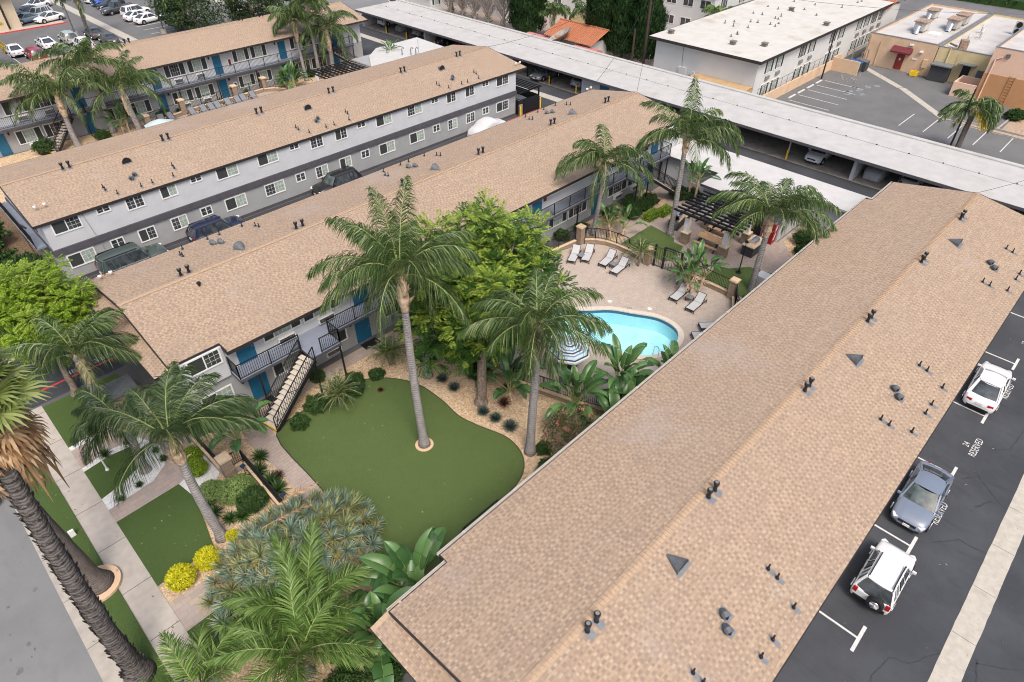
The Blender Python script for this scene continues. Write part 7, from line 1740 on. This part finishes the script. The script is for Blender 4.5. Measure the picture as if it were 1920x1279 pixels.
b = MB(); b.box(102.24, 102.3, 18.2, 19.1, .1, 2.2); b.build("door", BLACKM, s2); b = MB(); b.box(101.4, 102.3, 17.6, 19.6, 2.45, 2.55); b.build("awning", METAL_G, s2); b = MB(); b.tube([(102.2, 21.2, 2.1), (102.2, 21.2, 3.9)], .08, 6); b.tube([(102.2, 20.0, 2.1), (102.2, 20.0, 3.5)], .03, 6); b.build("drain_pipe", CREAMY, s2)
b = MB(); b.box(102.0, 102.3, 16.6, 17.3, 1.1, 2.0); b.build("meter_box", VENT_D, s2)
s3 = store("store_building", "tall brown orange and pink building cut by the right frame edge", 97.2, 126.5, -6, 15.7, 6.1, PINKST, ROOF_ST)
b = MB(); b.box(97.15, 102.2, -5.9, 15.75, 0, 3.2); b.build("painted_lower_wall", ORANGE, s3)
b = MB()
for s in (12.4, 13.0): b.box(97.08, 97.14, s-.03, s+.03, .3, 3.4)
for i in range(9): b.box(97.09, 97.13, 12.4, 13.0, .6+.33*i, .65+.33*i)
b.build("wall_ladder", ORANGE, s3); b = MB(); b.tube([(97.1, 15.2, 0), (97.1, 15.2, 4.8), (97.1, 14.6, 5.2)], .09, 6); b.build("drain_pipe", PINKST, s3)
b = MB(); b.box(97.0, 97.18, 13.9, 14.3, 5.2, 5.6); b.build("vent_grille", VENT_D, s3)
r = thing("bin_enclosure", "open topped pink block enclosure at the corner of the brown orange building", "enclosure", (97, 16.5, 0)); b = MB()
for a in ((96.6, 96.8, 15.8, 18.3), (99.8, 100.0, 15.8, 18.3), (96.8, 99.8, 18.1, 18.3)): b.box(*a, 0, 1.7)
b.build("wall", PINKST, r)
r = thing("crate", "yellow plastic crate on the asphalt by the beige wall", "crate", (101.4, 24.1, 0)); b = MB(); b.box(101.0, 101.8, 23.7, 24.6, .06, .12); b.box(101.0, 101.06, 23.7, 24.6, .12, .6); b.box(101.74, 101.8, 23.7, 24.6, .12, .6); b.box(101.06, 101.74, 23.7, 23.76, .12, .6); b.box(101.06, 101.74, 24.54, 24.6, .12, .6); b.build("body", YELLOW_P, r)
def rooftop(label, x, y, z, s=1.0):
    r = thing("rooftop_unit", label, "air conditioner", (x, y, z), 0, "rooftop air units"); kw = dict(world=False)
    b = MB(); b.box(-1.1*s, 1.1*s, -.7*s, .7*s, .25, 1.3*s); b.build("cabinet", GUTTER, r, **kw); b = MB(); b.box(-1.25*s, 1.25*s, -.85*s, .85*s, 1.3*s, 1.42*s); b.build("lid", RUSTM, r, **kw)
    b = MB(); b.tube([(-1.1*s, 0, .7*s), (-1.7*s, 0, .8*s), (-2.0*s, 0, .0)], .38*s, 10); b.build("duct", CHROME, r, **kw); b = MB(); [b.box(-1.0*s, -.9*s, yy, yy+.1, 0, .25) for yy in (-.6, .5)]; [b.box(.9*s, 1.0*s, yy, yy+.1, 0, .25) for yy in (-.6, .5)]; b.build("stand", RUSTM, r, **kw)
rooftop("rusty topped roof air unit nearest on the beige store", 109.0, 27.2, 3.65); rooftop("roof air unit at the back of the beige store's roof", 117.5, 28.5, 3.65, .9); rooftop("right front one of the paired roof air units", 113.5, 24.4, 3.65); rooftop("right rear one of the paired roof air units", 117.0, 24.3, 3.65)
b = MB(); b.box(108, 109.6, 24.6, 26.0, 3.64, 3.8); tag(b.build("skylight", WHITE, origin=(108.8, 25.3, 3.64)), "white roof hatch beside the rusty roof air unit", "skylight")
r = thing("rooftop_unit", "brown metal box duct at the front of the cream store's roof", "vent box", (103.6, 20.6, 3.55)); b = MB(); b.obox((103.7, 20.3, 4.2), .9, .9, 1.2, .4); b.build("cabinet", RUSTM, r); b = MB(); b.bar((103.7, 21, 3.9), (104.6, 22, 3.9), .2); b.build("duct", RUSTM, r)
r = thing("rooftop_unit", "pair of round fans at the right of the cream store's roof", "fan unit", (117, 17.3, 3.55)); b = MB(); b.box(116.6, 117.2, 16.8, 17.8, 3.55, 5.3, 0); [b.cyl(0, 0, 0, 0, .01) for _ in ()]; b.tube([(116.58, 17.3, 4.0), (116.55, 17.3, 4.0)], .36, 14, 1); b.tube([(116.58, 17.3, 4.85), (116.55, 17.3, 4.85)], .36, 14, 1); b.build("cabinet", [GUTTER, BLACKM], r)
for x, y, l in ((107.5, 20.8, "bent vent pipe on the cream store's roof, front"), (111.0, 20.2, "bent vent pipe on the cream store's roof, middle"), (114.0, 20.9, "bent vent pipe on the cream store's roof, back")):
    b = MB(); b.tube([(x, y, 3.5), (x, y, 4.4), (x+.3, y, 4.6), (x+.5, y, 4.4)], .14, 8); b.box(x-.5, x+.5, y-.4, y+.4, 3.55, 3.62); tag(b.build("roof_pipe", GUTTER, origin=(x, y, 3.5)), l, "vent pipe", "vent pipes on the cream store")
# far street and hedge beyond the stores
sheet("far_street", ASPHALT_FAR, [rect(128, 152, -60, 160)], .006); r = thing("hedge", "dark clipped hedge across the far street at the top right", "hedge", (154, 30, 0)); m = MB(); rg = random.Random(8); k = MB(); k.box(152.6, 155, 2, 70, 0, 1.3)
for i in range(3500):
    p = Vector((rg.uniform(152.4, 155.2), rg.uniform(2, 70), rg.uniform(.2, 1.6))); leaf_quad(m, p, UP, rvec(rg), .5, .3, 0)
m.build("foliage", SHRUB, r); k.build("branches", SHRUB, r)
# garden court with the orange tiled pavilion
sheet("garden_paving", PAVER, [rect(72.4, 110, 49.0, 98)], .008)
O = thing("pavilion", "small pavilion with bright orange clay tile roof behind the satellite dish", "pavilion", (74.6, 58.5, 0)); b = MB(); b.box(74.8, 80.5, 58.4, 64.8, 0, 2.5); b.build("wall", STUCCO_E, O)
b = MB(); b.quad((73.9, 57.6, 2.7), (73.9, 65.6, 2.7), (77.6, 64.0, 4.0), (77.6, 57.6, 4.0)) if 0 else None
def tiles(b, a, c, d, e, n):
    A, C, Dd, E2 = (Vector(q) for q in (a, c, d, e)); rows = []
    N = n*4
    for i in range(N+1):
        f = i/N; h = .07*abs(sin(pi*f*n)); rows.append([tuple(A.lerp(C, f)+UP*h), tuple((A.lerp(C, f)).lerp(E2.lerp(Dd, f), .5)+UP*h), tuple(E2.lerp(Dd, f)+UP*h)])
    b.grid(rows)
tiles(b, (73.9, 66.2, 2.6), (73.9, 57.4, 2.6), (77.6, 57.4, 3.95), (77.6, 66.2, 3.95), 26); tiles(b, (81.3, 57.4, 2.6), (81.3, 66.2, 2.6), (77.6, 66.2, 3.95), (77.6, 57.4, 3.95), 26); ro = b.build("roof", TILE_ROOF, O); b = MB(); b.tube([(77.6, 57.4, 4.0), (77.6, 66.2, 4.0)], .12, 8); b.build("ridge_cap", TILE_ROOF, ro)
b = MB(); b.box(74.74, 74.8, 63.0, 64.0, .1, 2.1); b.build("door", WHITE, O)
for y0_, y1_, l in ((64.9, 69.3, "faded red awning left of the satellite dish"), (56.3, 60.3, "faded red awning right of the satellite dish")):
    r = thing("awning", l, "awning", (73, y0_, 0), 0, "faded red awnings"); b = MB(); rows = [[(73.0+1.1*(1-cos(pi*i/8)), y, 1.75+.55*sin(pi*i/8)) for i in range(9)] for y in (y0_, y1_)]; b.grid(rows); b.poly(rows[0][::-1]); b.poly(rows[1]); b.build("canopy", AWN_P, r); b = MB(); [b.cyl(x, y, 0, 1.8, .04, .04, 6) for x in (73.1, 75.1) for y in (y0_+.1, y1_-.1)]; b.build("leg", WHITE, r)
r = thing("satellite_dish", "big weathered satellite dish tilted up behind the carport roof", "satellite dish", (73.8, 62.6, 0)); T = Matrix.Translation((73.8, 62.6, 2.75)) @ Matrix.Rotation(R(-18), 4, 'Y') @ Matrix.Rotation(R(-22), 4, 'X'); o = MB()
rows = [[(1.75*f*cos(2*pi*k/28), 1.75*f*sin(2*pi*k/28), .62*f*f) for k in range(28)] for f in (.02, .25, .5, .75, .95, 1.0)]; o.grid(rows, 0, True); o.tube([(0, 0, .0), (0, 0, 1.1)], .03, 6)
b = MB(); b.add(o, T); b.build("bowl", M("weathered dish mesh", (.3, .27, .24), .8, .25, 2), r); b = MB(); b.cyl(73.9, 62.6, 0, 2.75, .12, .1, 8); b.bar((73.9, 62.6, 2.2), (73.0, 62.6, 2.9), .06); b.build("pole", VENT_D, r)
def plainhouse(name, label, x0, x1, y0, y1, h, wm, rm, wins=0, over=.4, face='y'):
    r = thing(name, label, "building", (x0, y0, 0)); b = MB(); b.box(x0, x1, y0, y1, 0, h-.2); b.build("wall", wm, r); b = MB(); b.box(x0-over, x1+over, y0-over, y1+over, h-.2, h); b.build("roof", rm, r); rg = random.Random(int(x0))
    for k in range(wins):
        x = x0+(x1-x0)*(k+.5)/wins
        for z in ((1.0, 3.9) if h > 4.5 else (1.0,)): window(r, x-.9, x+.9, z, z+1.3, y0, 'triple', rg)
        if face == 'both':
            y = y0+(y1-y0)*(k+.5)/wins
            for z in ((1.0, 3.9) if h > 4.5 else (1.0,)):
                m = MB(); m.box(x0-.05, x0, y-.9, y+.9, z, z+1.3, 0); m.box(x0-.06, x0-.05, y-.82, y-.04, z+.08, z+1.22, 1); m.box(x0-.06, x0-.05, y+.04, y+.82, z+.08, z+1.22, 1); m.build("window", [WHITE, DARKGLASS], r)
    return r
plainhouse("white_house", "white two storey house with dark framed windows behind the cypress at the top", 93.0, 108, 73, 92, 6.0, STUCCO_E, ROOF_ST, 4, .4, 'both')
w_ = plainhouse("white_house", "white balconied block at the top edge left of the patched roof", 97.5, 125, 53, 68, 6.2, STUCCO_E, ROOF_W, 5, .4, 'both')
b = MB(); b.box(97.0, 112, 51.8, 53, 2.9, 3.1); rail(b, [(97.1, 51.85, 3.1), (112, 51.85, 3.1)], gap=.2); b.build("balcony", BLACKM, w_)
plainhouse("white_house", "long pale low building at the top edge behind the bare trees", 84, 92, 84, 120, 3.4, STUCCO_E, ROOF_W, 3)
plainhouse("tan_roof_house", "low house with a tan roof beside the street at the carport's far end", 78, 83.5, 96.2, 103, 2.8, STUCCO_E, DRYDIRT, 2)
r = thing("garden_wall", "pale block wall behind the orange tiled pavilion", "wall", (86, 55, 0)); b = MB(); b.box(88, 88.3, 52, 73, 0, 2.2); b.build("wall", CREAMY, r)
for x, y, c, l in ((86.4, 61.3, (.25, .55, .62), "pale turquoise pool patch behind the pavilion roof"), (92.2, 50.6, (.2, .5, .58), "turquoise pool cover beside the white balconied block")):
    b = MB(); b.box(x-2.0, x+2.0, y-1.6, y+1.6, .012, .1); o = b.build("pool_cover", M("pool cover %.1f" % x, c, .4, .1), origin=(x, y, 0)); tag(o, l, "pool cover")
queen("green feather palm behind the pavilion roof, right", (84.0, 66.3, 0), (84.0, 66.3, 3.6), 71, 12, 3.0, (.25, .2), 40, boot=.5, wd=.1, group="palms behind the carport"); queen("green feather palm between the cypress and the pavilion", (80.6, 70.0, 0), (80.6, 70.0, 3.4), 73, 12, 2.8, (.25, .2), 40, boot=.5, wd=.1, group="palms behind the carport")
queen("yellow green palm by the white balcony at the top", (96.0, 48.6+2.4, 0), (96.0, 51.0, 3.4), 75, 12, 3.0, (.25, .2), 40, boot=.5, wd=.1, mats=[PALM_B, MIDRIB], group="palms behind the carport")
queen("palm at the top edge left of the white house", (91.5, 86, 0), (91.5, 86, 4.6), 77, 12, 3.0, (.25, .2), 40, boot=.5, wd=.1, group="palms behind the carport")
r = thing("tiled_house", "bright orange tiled roof end beyond the patched white roof", "building", (113.5, 34, 0)); b = MB(); b.box(113.4, 120, 34, 46, 0, 4.6); b.build("wall", STUCCO_E, r); b = MB(); tiles(b, (113.0, 46.5, 4.7), (113.0, 33.4, 4.7), (117, 33.4, 5.8), (117, 46.5, 5.8), 30); tiles(b, (121, 33.4, 4.7), (121, 46.5, 4.7), (117, 46.5, 5.8), (117, 33.4, 5.8), 30); b.build("roof", TILE_ROOF, r)
# utility poles and wires
def pole(label, x, y, h, r0=.17, mat=POLEW, arms=True, name="utility_pole"):
    r = thing(name, label, "pole", (x, y, 0)); b = MB(); b.cyl(x, y, 0, h, r0, r0*.7, 10); b.build("shaft", mat, r)
    if arms: b = MB(); b.bar((x-.9, y-.9, h-.5), (x+.9, y+.9, h-.5), .1); b.bar((x-.8, y-.8, h-1.4), (x+.8, y+.8, h-1.4), .09); b.build("cross_arm", mat, r)
    return r
pole("tall brown utility pole right of the cypress row", 76.4, 50.4, 13, .2); pole("shorter brown pole beside the tall utility pole", 75.4, 51.6, 5.6, .18, arms=False)
pole("thin dark pole behind the peach wall by the striped lot", 91.4, 32.3, 6.0, .1, BLACKM, False, "light_pole"); pole("thin dark pole beside the yellowing palm", 75.6, 12.3, 7.2, .1, BLACKM, False, "light_pole")
pole("white metal pole between the two dense dark trees", 49.0, 113.0, 11, .14, WHITE, False, "metal_pole"); pole("brown wooden pole right beside the white one", 50.0, 112.4, 11, .16, arms=False)
pole("dark pole behind the bare grey trees at the top", 81.5, 94.3, 8, .14, arms=False)
def wire(label, a, e, sag, r=.018):
    b = MB(); A, E2 = Vector(a), Vector(e); b.tube([A.lerp(E2, t/24)-UP*sag*4*(t/24)*(1-t/24) for t in range(25)], r, 4); o = b.build("overhead_wire", TAR, origin=a); tag(o, label, "wire", "overhead wires")
wire("black overhead wire crossing the carport roof left of the middle block's ridge", (76.4, 50, 11.0), (55, 42.3, 5.1), 1.0); wire("black overhead wire drooping to the second block's roof end", (76.4, 50.2, 12), (55.3, 58.3, 6.0), 1.2); wire("black overhead wire landing at the middle block's gable", (76.5, 49.8, 12), (55, 36.6, 6.0), 1.2)
wire("black overhead wire sagging down to the big roof's far ridge", (88, -6, 9), (55, 5.95, 6.1), 1.2, .02); wire("thin wire crossing the patched white roof, upper", (76.4, 50, 12.5), (126, 20, 8), 1.2); wire("thin wire crossing the patched white roof, lower", (76.4, 50, 11.6), (110, 10, 8.5), 1.3)
# lots at the top left
sheet("upper_lot", ASPHALT_FAR, [rect(-60, 57, 92.6, 260)], .004)
b = MB(); b.box(34.1, 35.4, 93, 260, 0, .012); struct(b.build("drain_strip", CONC_STRIP))
b = MB()
for x in (17.4, 19.2, 22.6, 23.2, 26.2, 26.8, 29.8, 33.4): b.box(x-.07, x+.07, 112, 122.5, 0, .012)
for y in (113.8, 116.7, 119.7, 122.5, 125.6): b.box(38.2, 43.4, y-.07, y+.07, 0, .012)
struct(b.build("lot_marking", STRIPE))
b = MB(); b.box(19, 31.2, 133.0, 133.25, 0, .15); b.lathe(31.2, 133.1, [(.14, 0), (.14, .15)], 10); tag(b.build("red_kerb", RED_P, origin=(25, 133.1, 0)), "red painted kerb of the columned building's island", "kerb")
b = MB(); b.box(36, 48, 110.6, 112.0, 0, .16); struct(b.build("planter_kerb", CONC_KERB)); sheet("planter_soil", DRYDIRT, [rect(36.2, 54, 104, 111.8)], .03)
sheet("island_paving", CONCRETE, [rect(10, 31, 133.25, 135.5), rect(5, 23.5, 135.5, 160)], .02)
cb = thing("columned_building", "beige building with thick square columns at the top left corner", "building", (20, 136, 0)); M("beige stucco", (.52, .44, .33), .9, .06, 1)
for x, y in ((24.4, 136.0), (22.3, 135.0), (23.6, 141.5), (23.0, 147)):
    b = MB(); b.box(x-.8, x+.8, y-.7, y+.7, 0, 5.2); b.build("column", MATS["beige stucco"], cb); b = MB(); b.box(5, 25.6, 134, 160, 5.2, 6.6); b.build("roof", MATS["beige stucco"], cb); b = MB(); b.box(5, 20.5, 137, 158, 0, 5.2); b.build("wall", MATS["beige stucco"], cb)
for x, y, l in ((39.8, 115.6, "lamp post in a round concrete footing at the end of the top right row"), (29.4, 123.6, "dark lamp post beside the small palm in the parking lot")):
    r = thing("lamp_post", l, "lamp post", (x, y, 0)); b = MB(); b.cyl(x, y, 0, .6, .5, .42, 14); b.build("footing", CONC_KERB, r); b = MB(); b.cyl(x, y, .6, 5.2, .11, .08, 8); b.build("pole", VENT_D, r); b = MB(); b.box(x-.6, x+.6, y-.3, y+.3, 5.2, 5.4); b.build("lamp_head", METAL_G, r)
sheet("top_street", ASPHALT_ST, [rect(57, 82, 104, 260)], .006); b = MB(); b.box(56.7, 57, 98, 230, 0, .14); b.box(72.5, 80, 103.8, 104, 0, .14); struct(b.build("street_kerb", CONC_KERB)); sheet("street_walk", CONCRETE, [rect(55.0, 56.7, 93, 230), rect(64, 78, 99.2, 103.8)], .03)
sheet("yard_soil", SOIL, [rect(-3, 5.2, 53, 92)], .01)
for x, y, l in ((2.0, 56.5, "leafy dark shrub by the left gable of the two tone block"), (2.6, 62.0, "dark shrub farther back beside the left gable"), (3.3, 53.9, "small leafy shrub at the left gable's front corner")):
    ball("shrub", l, "shrub", (x, y, 0), 1.5, 1600, .3, SHRUB, int(y), 2.2, None, .3)
